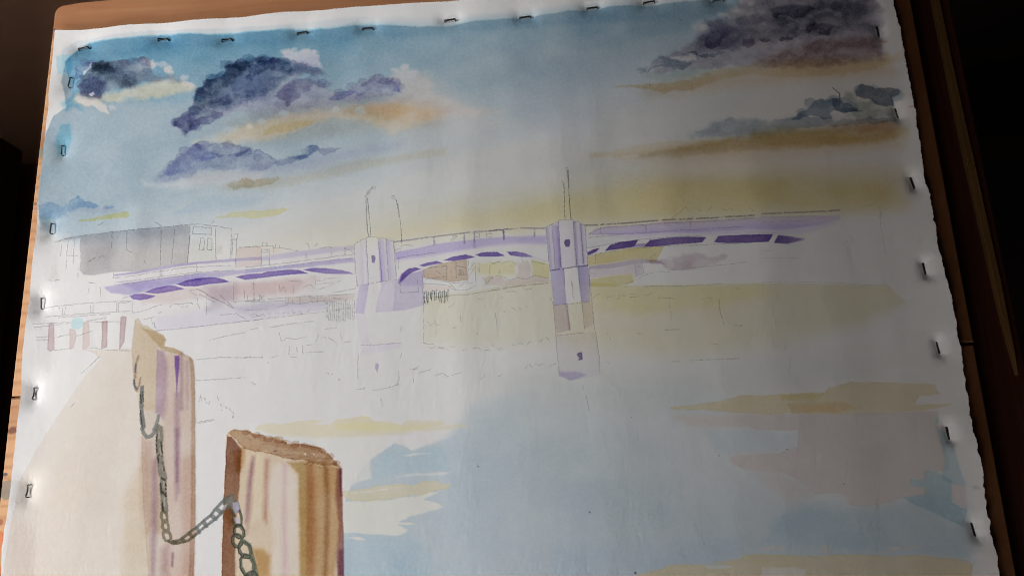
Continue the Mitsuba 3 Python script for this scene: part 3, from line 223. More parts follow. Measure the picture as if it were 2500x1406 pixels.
('cloud_puff',1,(0.6,0.55,0.35),(0.7,0.7),(0.52,2.76),(25.7,50.4,0.034,0.1021),0.86,0.2,0.15,0,0.3,[[(32.4,55.2),(30.6,58.1),(27.3,59.4),(23.7,57.1),(22.2,54.4),(22.6,51.9),(26.6,50.4),(30.2,52.1)]]),
('cloud_puff',1,(0.45,0.42,0.26),(0.7,0.7),(0.52,2.76),(33.9,56.9,0.0352,0.1062),0.86,0.2,0.15,0,0.3,[[(40.6,61.6),(38.7,63.8),(35.4,65.5),(32,63.4),(30.5,60.8),(30.8,58.5),(34.8,57.4),(38,59.1)]]),
('cloud_puff',1,(0.55,0.56,0.32),(0.7,0.7),(0.52,2.76),(42,60.9,0.0482,0.1467),0.86,0.2,0.15,0,0.3,[[(46.2,64.2),(45.7,66.4),(43.1,66.8),(40.8,66.1),(39.7,63.7),(39.8,61.7),(42.7,61.4),(45.8,62)]]),
('cloud_puff',1,(0.55,0.56,0.32),(0.7,0.7),(0.52,2.76),(45.9,52.5,0.0476,0.1456),0.86,0.2,0.15,0,0.3,[[(51,56),(49.9,58.1),(46.9,58.2),(44.5,57.5),(43,55.3),(43.9,53.7),(46.5,52.4),(49.5,54.1)]]),
('cloud_puff',1,(0.55,0.56,0.32),(0.7,0.7),(0.52,2.76),(37.9,47.4,0.0394,0.12),0.86,0.2,0.15,0,0.3,[[(43.2,51.5),(42.1,53.8),(39.2,54.1),(35.5,53.4),(34.1,50.8),(35.5,48.2),(38.7,47.9),(41.6,49.1)]]),
('cloud_puff',1,(0.45,0.42,0.26),(0.7,0.7),(0.52,3.1),(107.4,145.1,0.0427,0.1355),0.86,0.2,0.15,0,0.3,[[(111.9,148.7),(111.9,150.5),(108.4,151),(105.4,150.6),(103.6,148.1),(105.3,146),(108.1,144.8),(111.4,146.6)]]),
('cloud_puff',1,(0.6,0.55,0.35),(0.7,0.7),(0.52,3.1),(116.7,135.4,0.032,0.1028),0.86,0.2,0.15,0,0.3,[[(124.3,140.2),(122.6,143),(118.1,143.7),(114.7,142.2),(112.3,139.4),(114.5,137.2),(117.7,136.5),(122.3,137.1)]]),
('cloud_puff',1,(0.6,0.55,0.35),(0.7,0.7),(0.52,3.1),(123.6,130.5,0.0297,0.0964),0.86,0.2,0.15,0,0.3,[[(130.2,135.6),(128.9,138.2),(125,139.2),(121.3,138.3),(119.4,134.8),(120,131.4),(124.6,130.3),(129.6,133)]]),
('cloud_puff',1,(0.55,0.56,0.32),(0.7,0.7),(0.52,3.1),(127.1,123,0.0271,0.0886),0.86,0.2,0.15,0,0.3,[[(134.8,128.6),(133.7,131.5),(128.6,133.4),(124.1,131.3),(122.7,127.8),(122.8,124.8),(128.2,124.3),(132.1,125.3)]]),
('cloud_puff',1,(0.55,0.56,0.32),(0.7,0.7),(0.52,3.1),(136.7,121.8,0.0305,0.1008),0.86,0.2,0.15,0,0.3,[[(143.2,126.7),(141.8,129.5),(138,130.3),(133.6,129.3),(132.3,126),(134.2,123),(137.6,122),(141.4,123.5)]]),
('cloud_puff',1,(0.55,0.56,0.32),(0.7,0.7),(0.52,3.1),(142.3,119,0.0278,0.0926),0.86,0.2,0.15,0,0.3,[[(150,124.4),(147.8,127.8),(143.8,128.8),(138.9,126.3),(136.6,123.4),(139.2,120.5),(143.4,119.5),(148.2,121.3)]]),
('cloud_puff',1,(0.45,0.42,0.26),(0.7,0.7),(0.52,3.1),(155.7,125.8,0.0384,0.1295),0.86,0.2,0.15,0,0.3,[[(161,129.7),(160,132),(156.7,133.1),(153.9,131.5),(152.8,129.1),(153.1,126.6),(156.4,125.7),(160.1,127)]]),
('cloud_puff',1,(0.6,0.55,0.35),(0.7,0.7),(0.52,3.1),(165.4,120.9,0.0295,0.101),0.86,0.2,0.15,0,0.3,[[(171.8,125.8),(170.2,128.5),(166.7,129.4),(162.5,128.1),(161.6,125.1),(162.3,122.1),(166.3,120.6),(170,123.2)]]),
('cloud_puff',1,(0.6,0.55,0.35),(0.7,0.7),(0.52,3.1),(181.2,127.3,0.0266,0.0927),0.86,0.2,0.15,0,0.3,[[(189.5,132.7),(187,135.9),(182.5,136.6),(177.6,135.4),(177.2,131.9),(178,128.5),(182.2,127.5),(186.3,129.2)]]),
('cloud_puff',1,(0.6,0.55,0.35),(0.7,0.7),(0.52,3.1),(192.9,135.9,0.0368,0.1297),0.86,0.2,0.15,0,0.3,[[(198.1,139.8),(196.8,142),(193.8,143),(190.8,141.6),(189.2,139.1),(190.1,136.8),(193.6,136.2),(196.9,137.5)]]),
('cloud_puff',1,(0.7,0.62,0.38),(0.35,0.35),(0.69,2.42),(219.9,140,0.048,0.1745),0.86,0.2,0.15,0,0.3,[[(224.1,142.9),(222.7,144.7),(220.5,144.7),(218.2,144.2),(216.7,142.4),(218.4,140.9),(220.4,140.1),(222.7,141)]]),
('cloud_puff',1,(0.9,0.62,0.42),(0.35,0.35),(0.69,2.42),(227.2,139.1,0.0528,0.194),0.86,0.2,0.15,0,0.3,[[(230.7,141.7),(229.5,143.1),(227.7,143.4),(225.4,143),(224.2,141.2),(225.6,140),(227.7,139.5),(230.1,140.2)]]),
('cloud_puff',1,(0.75,0.6,0.4),(0.35,0.35),(0.69,2.42),(234.2,133.8,0.0465,0.1728),0.86,0.2,0.15,0,0.3,[[(238.2,136.7),(237.3,138.2),(234.8,139),(232.4,137.8),(231.6,136.2),(232,134.5),(234.7,134),(237,134.8)]]),
('cloud_puff',1,(0.75,0.6,0.4),(0.35,0.35),(0.69,2.42),(238.1,131.3,0.0452,0.1689),0.86,0.2,0.15,0,0.3,[[(241.7,134.3),(240.8,136.1),(238.7,137),(236.4,135.7),(235,133.8),(236.3,132.1),(238.6,131.4),(241.5,132.9)]]),
('cloud_lift',1,(0.08,0.1,0.1),(1,1),(0.69,2.07),(215.1,33.5,0.0329,0.1235),0.86,0,0.6,0,0.8,[[(220.5,37.7),(218.7,39.7),(216,40.8),(212.5,39.4),(210.7,36.9),(212.9,34.8),(215.8,34.2),(219.3,34.9)]]),
('cloud_lift',1,(0.08,0.1,0.1),(1,1),(0.69,2.07),(223.3,34.4,0.0429,0.1627),0.86,0,0.6,0,0.8,[[(226.8,37.5),(226.2,39.4),(223.9,39.5),(221.1,39.2),(219.9,36.9),(221.6,35.3),(223.8,34.6),(226.6,35.3)]]),
('cloud_lift',1,(0.12,0.13,0.09),(1,1),(0.69,2.07),(233.3,35.4,0.0368,0.1412),0.86,0,0.6,0,0.8,[[(237.8,39),(236.8,41.4),(234.1,41.5),(231.5,40.8),(229.8,38.4),(231.1,36.6),(234,35.7),(237.3,36.6)]]),
('cloud_lift',1,(0.08,0.1,0.1),(1,1),(0.69,2.07),(242.9,38.6,0.0549,0.2133),0.86,0,0.6,0,0.8,[[(246.5,41.1),(245,42.2),(243.4,42.9),(241.8,42.2),(240.7,40.6),(241.3,39.3),(243.4,38.9),(245.4,39.4)]]),
('cloud_lift',1,(0.12,0.13,0.09),(1,1),(0.69,2.07),(94.9,38.8,0.0539,0.1749),0.86,0,0.6,0,0.8,[[(98.8,41.7),(97.6,43.3),(95.7,43.9),(93.6,43),(92,41.2),(93,39.4),(95.4,38.9),(97.7,40)]]),
('cloud_lift',1,(0.12,0.13,0.09),(1,1),(0.69,2.07),(102.2,38.7,0.0373,0.122),0.86,0,0.6,0,0.8,[[(108.5,42.9),(106.6,45.2),(103.3,45.3),(100.1,44.4),(97.8,42),(100.2,40.1),(102.9,38.7),(106.5,40.5)]]),
('cloud_lift',1,(0.08,0.1,0.1),(1,1),(0.69,2.07),(109.2,48.3,0.063,0.2072),0.86,0,0.6,0,0.8,[[(112.1,50.6),(111.6,52.3),(109.8,52.6),(107.6,51.9),(106.9,50.2),(107.6,48.7),(109.6,48.4),(111.6,49.4)]]),
('cloud_lift',1,(0.08,0.1,0.1),(1,1),(0.69,2.07),(123.3,54,0.0398,0.1325),0.86,0,0.6,0,0.8,[[(128,57.8),(127,59.6),(124.3,60.2),(121.6,59.5),(119.3,57.1),(121.5,54.7),(124,54.7),(127.3,55.5)]]),
('cloud_lift',1,(0.08,0.1,0.1),(1,1),(0.69,2.07),(128.2,61.2,0.0519,0.1734),0.86,0,0.6,0,0.8,[[(132.2,64.1),(131.5,65.5),(128.9,66),(126.7,65.1),(126,63.6),(126.6,62),(128.7,61.1),(131.3,62.3)]]),
('cloud_lift',1,(0.08,0.1,0.1),(1,1),(0.69,2.07),(313.7,61.2,0.0475,0.2022),0.86,0,0.6,0,0.8,[[(317.2,63.8),(316.3,65.3),(314.1,65.4),(312.1,64.7),(311.3,63.3),(311.9,61.9),(314.1,61.6),(316.2,62.1)]]),
('cloud_lift',1,(0.12,0.13,0.09),(1,1),(0.69,2.07),(324.1,58.5,0.0331,0.1432),0.86,0,0.6,0,0.8,[[(328.4,62.1),(327.1,64),(324.6,65),(321.8,63.7),(321.2,61.5),(321.5,59.6),(324.7,59.1),(328,59.9)]]),
('cloud_lift',1,(0.12,0.13,0.09),(1,1),(0.69,2.07),(332.5,64.1,0.0363,0.1586),0.86,0,0.6,0,0.8,[[(336.2,67.3),(336,69.2),(333,69.7),(330.8,69.1),(329.2,66.8),(330.6,64.7),(333.1,64.5),(335.3,65)]]),
('cloud_lift',1,(0.12,0.13,0.09),(1,1),(0.69,2.07),(26.5,67.3,0.0517,0.1544),0.86,0,0.6,0,0.8,[[(30.7,70.5),(30,72.5),(27.5,72.9),(24.8,71.7),(24.3,70),(24.6,68),(27.1,67.7),(29.8,68.5)]]),
('cloud_lift',1,(0.12,0.13,0.09),(1,1),(0.69,2.07),(35.1,71.2,0.0647,0.1945),0.86,0,0.6,0,0.8,[[(38.4,73.7),(37.8,75),(35.9,75.5),(33.6,74.7),(32.4,73.3),(33.6,71.8),(35.6,71.2),(37.6,72.3)]]),
('cloud_lift',1,(0.08,0.1,0.1),(1,1),(0.69,2.07),(45.5,76.8,0.0781,0.2371),0.86,0,0.6,0,0.8,[[(48.5,78.9),(47.5,80.1),(46.2,80.5),(44.7,79.8),(43.2,78.5),(44,77.3),(45.9,77.1),(47.7,77.7)]]),
('cloud_lift',1,(0.12,0.13,0.09),(1,1),(0.69,2.07),(48.8,77.9,0.0419,0.1276),0.86,0,0.6,0,0.8,[[(53.8,81.8),(52.5,83.6),(50,84.8),(46.3,83.5),(46.1,81.2),(46.1,79.2),(49.5,78.3),(52.5,79)]]),
('cloud_lift',1,(0.08,0.1,0.1),(1,1),(0.69,2.07),(57.5,77.6,0.0464,0.1426),0.86,0,0.6,0,0.8,[[(62,81.1),(61.3,83),(58.6,83.9),(55.8,82.6),(55,80.6),(55.4,78.9),(58.2,77.8),(61.1,79.4)]]),
('cloud_lift',1,(0.3,0.18,0.12),(0.8,0.8),(0.69,2.07),(195.6,101.6,0.046,0.1645),0.86,0,0.5,0,0.8,[[(200.2,104.7),(198.8,106.2),(196.3,107.3),(193.9,105.9),(193.3,104.2),(194.1,102.4),(196.2,102),(198.4,102.9)]]),
('cloud_lift',1,(0.3,0.18,0.12),(0.8,0.8),(0.69,2.07),(214.2,95.3,0.0347,0.1272),0.86,0,0.5,0,0.8,[[(219.5,99.3),(217.9,101.1),(215.1,102),(212.4,100.9),(211.1,98.6),(212.2,96.3),(215,95.8),(218.5,96.9)]]),
('cloud_lift',1,(0.3,0.18,0.12),(0.8,0.8),(0.69,2.07),(165.6,107.1,0.0352,0.121),0.86,0,0.5,0,0.8,[[(171.7,111.2),(170,113.7),(166.7,114),(163.8,112.7),(162.3,110.5),(163.4,108.6),(166.4,106.8),(170.1,108.9)]]),
('cloud_lift',1,(0.02,0.06,0.14),(0.8,0.8),(0.69,2.07),(185.1,107.1,0.0518,0.1823),0.86,0,0.5,0,0.8,[[(188.3,109.9),(187.8,111.2),(185.8,112.2),(183.5,111.3),(182.5,109.4),(183,107.8),(185.6,107.7),(187.8,108.1)]]),
('cloud_lift',1,(0.3,0.18,0.12),(0.8,0.8),(0.69,2.07),(282.8,96.4,0.0271,0.1089),0.86,0,0.5,0,0.8,[[(289.3,101.1),(288,103.8),(283.6,104.6),(279.9,102.9),(277.6,100.3),(280.3,97.8),(283.7,97.4),(286.8,98.1)]]),
('cloud_lift',1,(0.3,0.18,0.12),(0.8,0.8),(0.69,2.07),(261.6,95.4,0.0429,0.1677),0.86,0,0.5,0,0.8,[[(265.4,98.4),(264.6,100.3),(262.2,101),(259.6,99.8),(259,98),(259.4,96.5),(262.2,95.4),(264.4,96.9)]]),
('cloud_lift',1,(0.3,0.18,0.12),(0.8,0.8),(0.69,2.07),(151.9,114.4,0.0594,0.2003),0.86,0,0.5,0,0.8,[[(155.2,116.8),(154.5,118.4),(152.5,119.1),(150.3,118.1),(149.6,116.4),(150.3,114.8),(152.4,114.8),(154.1,115.2)]]),
('cloud_puff',1,(0.6,0.58,0.4),(0.5,0.5),(1.03,3.1),(596.7,37.9,0.0159,0.117),0.86,0.08,0.15,0,0.3,[[(601.2,42.4),(600.6,45.1),(596.6,46.1),(593.1,44.1),(592.9,41.7),(594.5,39.1),(597.5,38),(600.3,39.5)]]),
('cloud_puff',1,(0.5,0.5,0.36),(0.5,0.5),(1.03,3.1),(607,33.6,0.0152,0.1147),0.86,0.08,0.15,0,0.3,[[(612.6,38.3),(611.1,40.4),(607,41.7),(603.5,40.6),(602.8,37.5),(603.5,35.1),(607.9,33.7),(611.2,35)]]),
('cloud_puff',1,(0.6,0.58,0.4),(0.5,0.5),(1.03,3.1),(617.9,30.2,0.0176,0.1369),0.86,0.08,0.15,0,0.3,[[(623,34.2),(620.8,36.3),(617.8,37.4),(614.5,36),(614.5,33.5),(615.2,30.9),(618.6,30.3),(621.7,31.9)]]),
('cloud_puff',1,(0.6,0.58,0.4),(0.5,0.5),(1.03,3.1),(629.5,22.5,0.0123,0.0987),0.86,0.08,0.15,0,0.3,[[(635.6,27.9),(633.9,31),(629.4,31.5),(625.1,30.2),(624.9,27.1),(626.6,23.7),(630.3,23.7),(634.1,25.1)]]),
('cloud_puff',1,(0.5,0.5,0.36),(0.5,0.5),(1.03,3.1),(640.9,20,0.0114,0.0952),0.86,0.08,0.15,0,0.3,[[(646.9,25.6),(644.5,29),(640.7,29.7),(636.5,27.7),(634.5,24.6),(637.8,21.4),(641.9,20.4),(646.1,22.3)]]),
('cloud_puff',1,(0.6,0.58,0.4),(0.5,0.5),(1.03,3.1),(597.4,49.2,0.0153,0.112),0.86,0.08,0.15,0,0.3,[[(603.5,54.1),(600.5,56.7),(597.3,57.5),(593.5,56.4),(593.1,53.2),(594.9,50.5),(598.3,48.9),(601.9,50.9)]]),
('cloud_puff',1,(0.5,0.5,0.36),(0.5,0.5),(1.03,3.1),(608.8,59.3,0.0186,0.1398),0.86,0.08,0.15,0,0.3,[[(613.4,63.1),(611.6,65.4),(608.8,66),(605.7,64.4),(605.5,62.5),(606.9,60.6),(609.4,60),(612.3,60.8)]]),
('cloud_puff',1,(0.6,0.58,0.4),(0.5,0.5),(1.03,3.1),(590.5,50.7,0.0184,0.1328),0.86,0.08,0.15,0,0.3,[[(594.7,54.7),(593.9,56.8),(590.5,57.1),(587,56),(586.9,54.1),(588.4,52.1),(591.2,50.5),(594.7,52.2)]]),
('cloud_puff',1,(0.6,0.56,0.46),(0.5,0.5),(1.03,3.45),(653.4,25.1,0.0099,0.0855),0.86,0.06,0.15,0,0.3,[[(660,31.3),(658.4,34.3),(653.1,36.2),(649,34.5),(647.6,30.3),(649.2,26.8),(654.6,24.9),(659.5,27.7)]]),
('cloud_puff',1,(0.5,0.46,0.36),(0.5,0.5),(1.03,3.45),(666.9,23.4,0.0096,0.0859),0.86,0.06,0.15,0,0.3,[[(674.1,29.7),(672.4,32.8),(666.5,35),(662.5,32.1),(660.4,28.6),(662.5,25.2),(668,23.1),(672.3,26.4)]]),
('cloud_puff',1,(0.5,0.46,0.36),(0.5,0.5),(1.03,3.45),(676.5,28,0.0093,0.0856),0.86,0.06,0.15,0,0.3,[[(683.1,34.3),(681.6,38.1),(676,39.7),(670.8,37.2),(670.8,33.3),(672.6,29.1),(677.6,28.2),(682.6,31.1)]]),
('cloud_puff',1,(0.6,0.56,0.46),(0.5,0.5),(1.03,3.45),(691.4,34.4,0.0093,0.0901),0.86,0.06,0.15,0,0.3,[[(697.8,40.4),(696.1,44.2),(691.1,44.4),(686.7,43.6),(685.7,39.4),(687.3,36),(692.4,35),(697.3,36.5)]]),
('cloud_puff',1,(0.6,0.56,0.46),(0.5,0.5),(1.03,3.45),(712.8,28.6,0.0088,0.0914),0.86,0.06,0.15,0,0.3,[[(719.5,34.5),(716.3,37.3),(712.3,38.8),(708.3,37.4),(706.6,33.4),(709.2,30.1),(713.9,28.3),(717.3,30.5)]]),
('cloud_puff',1,(0.6,0.56,0.46),(0.5,0.5),(1.03,3.45),(721.6,32,0.0076,0.0816),0.86,0.06,0.15,0,0.3,[[(729.4,38.7),(726.7,43),(721.2,42.7),(715.8,42),(715.3,37.6),(717.1,34),(722.7,32.9),(727.1,34.3)]]),
('cloud_puff',1,(0.6,0.56,0.46),(0.5,0.5),(1.03,3.45),(724.6,44.6,0.008,0.0867),0.86,0.06,0.15,0,0.3,[[(732.4,50.9),(729.1,54.5),(724.1,55.4),(720.3,53.3),(718.1,49.7),(720,46.2),(725.6,45.4),(730.5,46.4)]]),
('cloud_puff',1,(0.5,0.46,0.36),(0.5,0.5),(1.03,3.45),(711.3,47.6,0.01,0.1034),0.86,0.06,0.15,0,0.3,[[(717.3,52.9),(714.4,55.4),(710.9,56.7),(706.9,55.2),(705.7,51.9),(708.7,49.1),(712.2,47.9),(715.5,49.8)]]),
('cloud_puff',1,(0.6,0.56,0.46),(0.5,0.5),(1.03,3.45),(686.7,47.1,0.0104,0.0984),0.86,0.06,0.15,0,0.3,[[(693.7,52.7),(690.3,55.9),(686.4,56.1),(682.3,55.3),(682.1,51.7),(683.6,49),(687.5,48),(691.3,48.7)]]),
('cloud_puff',1,(0.6,0.56,0.46),(0.5,0.5),(1.03,3.45),(666.6,46.5,0.0125,0.1108),0.86,0.06,0.15,0,0.3,[[(672,51.3),(670.3,53.8),(666.4,55.1),(662.5,53),(662,50.5),(663,48.2),(667.4,47),(670.9,48.9)]]),
('cloud_lift',1,(0.1,0.12,0.14),(0.8,0.8),(0.69,2.07),(607,29.9,0.021,0.1588),0.86,0,0.6,0,0.8,[[(610.6,33.2),(609.9,35.4),(607,35.8),(604.4,34.4),(604.1,32.7),(604.9,31),(607.6,30.6),(609.8,31)]]),
('cloud_lift',1,(0.1,0.12,0.14),(0.8,0.8),(0.69,2.07),(619.9,25.4,0.0168,0.1317),0.86,0,0.6,0,0.8,[[(624.9,29.5),(622.5,31.9),(619.8,32.7),(616.3,31.5),(615.2,28.7),(617.3,26.5),(620.6,25.2),(623.1,27.1)]]),
('cloud_lift',1,(0.1,0.12,0.14),(0.8,0.8),(0.69,2.07),(590.3,40.5,0.0205,0.148),0.86,0,0.6,0,0.8,[[(594.5,44.1),(592.9,45.8),(590.3,46.9),(587.2,45.9),(586.7,43.5),(588.4,41.1),(590.9,41),(593.9,42.2)]]),
('cloud_lift',1,(0.1,0.12,0.14),(0.8,0.8),(0.69,2.07),(634.4,22.1,0.0244,0.199),0.86,0,0.6,0,0.8,[[(637.6,24.8),(636.3,26.5),(634.4,26.6),(632.1,26.2),(631.3,24.3),(633,22.9),(634.9,22.2),(636.9,23)]]),
('cloud_puff',1,(0.85,0.66,0.5),(0.6,0.6),(0.52,3.1),(664.7,126.9,0.0156,0.1344),0.86,0.15,0.15,0,0.3,[[(668.7,130.9),(667.8,132.9),(664.5,133.9),(660.9,133),(660.2,130.2),(662.3,128.3),(665.5,126.7),(668.3,128.1)]]),
('cloud_puff',1,(0.75,0.62,0.46),(0.6,0.6),(0.52,3.1),(673.2,118.1,0.011,0.0974),0.86,0.15,0.15,0,0.3,[[(678.9,123.5),(676.7,127.1),(672.9,127.3),(669.4,126.5),(668,122.7),(669.2,119.5),(674.2,118),(677.6,119.8)]]),
('cloud_puff',1,(0.85,0.66,0.5),(0.6,0.6),(0.52,3.1),(684.3,120.1,0.0111,0.1018),0.86,0.15,0.15,0,0.3,[[(690.4,125.4),(687.6,128.8),(684.1,128.7),(680,128.2),(677.9,124.4),(681.3,121.4),(685.2,120.5),(689.6,121.9)]]),
('cloud_puff',1,(0.85,0.66,0.5),(0.6,0.6),(0.52,3.1),(692.9,117.2,0.0097,0.091),0.86,0.15,0.15,0,0.3,[[(700.7,123.2),(696.6,126.6),(692.5,127.9),(689,125.2),(686.7,122.1),(689,118.8),(694,116.9),(697.8,119.2)]]),
('cloud_puff',1,(0.75,0.62,0.46),(0.6,0.6),(0.52,3.1),(700.9,119.3,0.011,0.1061),0.86,0.15,0.15,0,0.3,[[(707.4,124.4),(705.1,127.4),(700.5,128.7),(696.8,126.8),(694.5,123.4),(697,120.8),(701.8,119.7),(705,121.7)]]),
('cloud_puff',1,(0.75,0.62,0.46),(0.6,0.6),(0.52,3.1),(706.3,123.8,0.0092,0.0907),0.86,0.15,0.15,0,0.3,[[(712.7,129.7),(711.5,133.6),(706,133.6),(701.1,132.8),(699.2,128.7),(702.4,125.9),(707.5,123.5),(711.5,126.6)]]),
('cloud_puff',1,(0.85,0.66,0.5),(0.6,0.6),(0.52,3.1),(716.1,109.7,0.0105,0.1075),0.86,0.15,0.15,0,0.3,[[(720.9,114.6),(719.8,117.4),(715.7,118.4),(711.7,116.5),(710.8,113.9),(712.3,111),(716.9,109.9),(720.9,112)]]),
('cloud_puff',1,(0.75,0.62,0.46),(0.6,0.6),(0.52,3.1),(726.8,110.4,0.0105,0.1117),0.86,0.15,0.15,0,0.3,[[(732,115.2),(730.5,117.7),(726.4,118.9),(723,117.2),(722.6,114.5),(723.3,111.9),(727.7,110.6),(731.2,112.3)]]),
('cloud_puff',1,(0.75,0.62,0.46),(0.6,0.6),(0.52,3.1),(732.7,116,0.0111,0.1203),0.86,0.15,0.15,0,0.3,[[(737.7,120.5),(735.7,123.2),(732.3,123.3),(729.1,122.1),(727.1,119.6),(730.3,116.9),(733.4,116.5),(736.4,118.1)]]),
('cloud_puff',1,(0.85,0.66,0.5),(0.6,0.6),(0.52,3.1),(743.9,117.5,0.008,0.0911),0.86,0.15,0.15,0,0.3,[[(750,123.3),(747.3,127),(743.2,128.2),(739.6,126.2),(737.8,122.4),(740.6,119.5),(745,117.3),(748.4,119.8)]]),
('cloud_puff',1,(0.75,0.62,0.46),(0.6,0.6),(0.52,3.1),(725,122.2,0.0145,0.1524),0.86,0.15,0.15,0,0.3,[[(729.7,125.8),(728,127.9),(724.8,127.9),(722.3,127),(721.9,125.2),(722.6,123.1),(725.6,122.7),(728.2,123.5)]]),
('cloud_puff',1,(0.75,0.62,0.46),(0.6,0.6),(0.52,3.1),(736.1,124.5,0.0116,0.1279),0.86,0.15,0.15,0,0.3,[[(741.4,128.8),(739.7,131.1),(735.7,131.9),(732,131),(732.4,128.1),(733.2,125.5),(736.8,125.1),(739.6,126)]]),
('cloud_puff',1,(0.4,0.3,0.22),(0.5,0.5),(1.03,3.1),(578.7,140.4,0.0261,0.1768),0.86,0.06,0.15,0,0.3,[[(582.1,143.4),(581.5,145.2),(578.7,145.8),(576.1,144.4),(575.4,142.9),(577,141.5),(579.2,140.8),(581.5,141.8)]]),
('cloud_puff',1,(0.4,0.3,0.22),(0.5,0.5),(1.03,3.1),(587.7,134,0.0151,0.1051),0.86,0.06,0.15,0,0.3,[[(594.4,139.1),(592,141.6),(587.8,142.2),(583.4,141.3),(581.9,138.1),(585,135.7),(588.7,133.7),(591.9,136.1)]]),
('cloud_puff',1,(0.4,0.3,0.22),(0.5,0.5),(1.03,3.1),(594.1,134.8,0.0202,0.1427),0.86,0.06,0.15,0,0.3,[[(598.5,138.6),(597.6,140.6),(594,141.3),(591.4,140.4),(590,137.9),(591.5,135.7),(594.7,135.6),(597.1,135.9)]]),
('cloud_puff',1,(0.45,0.38,0.28),(0.5,0.5),(1.03,3.1),(601.8,131.4,0.0143,0.1033),0.86,0.06,0.15,0,0.3,[[(608.2,136.6),(605.7,139.7),(601.8,139.8),(597.1,139.3),(597.3,135.8),(598.4,133.1),(602.7,132.1),(606.5,133.6)]]),
('cloud_puff',1,(0.4,0.3,0.22),(0.5,0.5),(1.03,3.1),(614.6,132.8,0.0205,0.1529),0.86,0.06,0.15,0,0.3,[[(619.4,136.4),(617.1,138.2),(614.5,139.1),(612.2,138.1),(610.8,135.7),(612.6,134),(615.1,133.3),(618,133.9)]]),
('cloud_puff',1,(0.4,0.3,0.22),(0.5,0.5),(1.03,3.1),(625.3,133.4,0.021,0.161),0.86,0.06,0.15,0,0.3,[[(628.9,136.7),(628.3,138.3),(625.2,138.8),(622.5,138),(621.9,136.1),(622.8,134.2),(625.9,133.2),(628.8,134.8)]]),
('grey_building',1,(0.31,0.33,0.31),(1,1),(0.52,0.52),None,0.52,0.05,0,0,0,[[(39.7,201.3),(66,199.2),(97.4,198),(134.2,197.1),(136.2,210.4),(134.9,230.9),(117.7,232.1),(95.1,236),(70.4,234.7),(54.1,236.9),(44.8,235.4),(40.8,231.4),(41.4,222.1),(39.6,210.7)]]),
('grey_building_left',1,(0.17,0.18,0.17),(0.8,0.8),(4.83,4.83),None,1.38,0,0,0,0,[[(40.3,202.3),(67,199.3),(72.3,210),(68.4,232.2),(44.8,235.4)]]),
('grey_building_shadow',1,(0.13,0.15,0.13),(0.7,0.7),(4.14,4.14),None,1.38,0,0,0,0,[[(88.2,198.8),(134.3,198),(134.6,204.7),(98,207.9)]]),
('grey_building_end',1,(0.1,0.08,0.1),(0.8,0.8),(1.38,1.38),None,0.69,0,0,0,0,[[(136.2,210.4),(158.8,213.8),(159.4,229.7),(135.8,230.9)]]),
('grey_building_end',1,(0.17,0.18,0.25),(0.7,0.7),(1.38,1.38),None,1.03,0,0,0,0,[[(159.8,217.6),(165.3,217.9),(163.8,225.3),(160.1,224.1)]]),
('grey_stain',1,(0.25,0.26,0.25),(1,1),(1.38,1.38),None,1.03,0,0,0,0,[[(18.2,204.6),(23.6,202.6),(32.7,200.8),(41.1,200.9),(38.5,203.1),(23.8,205)]]),
('grey_stain',1,(0.15,0.16,0.18),(0.8,0.8),(3.45,3.45),None,1.03,0,0,0,0,[[(14.8,239.1),(20,225.4),(23,238.7)]]),
('pink_building',1,(0.05,0.15,0.19),(1,1),(0.41,0.41),None,0.34,0,0,0,0,[[(177,220.5),(199,220.4),(199.2,229.9),(177.4,230.7)]]),
('pink_building',1,(0,0.05,0.08),(1,1),(0.41,0.41),None,0.34,0,0,0,0,[[(206.4,221.6),(209.6,221.5),(216.8,225.2),(215.1,228.7),(206.6,229.6)]]),
('pink_building',1,(0.05,0.14,0.17),(1,1),(0.41,0.41),None,0.34,0,0,0,0,[[(177.4,232.8),(199.2,230.6),(199.4,236.7),(177.6,237.9)]]),
('pink_building',1,(0,0,0),(1,1),(0.52,0.52),None,0.34,0,0,0,0,[[(206.3,231.8),(220.4,230.2),(220.5,236.6),(206.5,237.6)]]),
('pink_bank',1,(0.08,0.18,0.18),(0.9,0.9),(3.1,3.1),None,1.72,0,0,0,0,[[(96.2,257.2),(115.4,252.6),(136.6,251.8),(157.7,251.7),(177,251.5),(199.8,252.2),(227.7,250.3),(252.1,249),(245.2,255),(241.8,262.6),(221,264.8),(200.1,265.6),(172.3,266.4),(151.1,262.6),(123.2,265.2),(98.5,264.4)]]),
('pink_bank_dark',1,(0.1,0.2,0.2),(0.9,0.9),(3.1,3.1),None,1.38,0,0,0,0,[[(175.2,250.6),(199.8,251.4),(227.7,251.1),(236.5,254.4),(227.9,261.7),(193.1,263.1),(177.3,260.7)]]),
('bank_shadow',1,(0.26,0.32,0.24),(0.9,0.9),(4.83,4.83),None,1.38,0,0,0,0,[[(150.7,252.7),(177,251.5),(178.6,266.8),(165.5,271.3),(153.4,274.1),(156.4,263.7)]]),
('violet_bank',1,(0.08,0.11,0),(0.9,0.9),(4.14,0.69),(172.3,268.2,0.0124,0.0535),0.69,0.2,0,0,0,[[(108.8,284.4),(111.5,276.8),(137.7,274.9),(155,271.3),(173.6,273.5),(200.3,270.6),(221.8,271.5),(254,274.2),(254,278.4),(235.1,280.4),(200.6,283.5),(186.8,284.8),(152.2,286.9),(111.8,288.4)]]),
('grey_bank',1,(0.26,0.27,0.2),(0.85,0.85),(4.14,4.14),None,1.38,0,0,0,0,[[(172.5,271.7),(200.2,268.1),(238.4,266.9),(276.4,269.3),(255.7,273.9),(221.2,275.3),(186.6,277.8)]]),
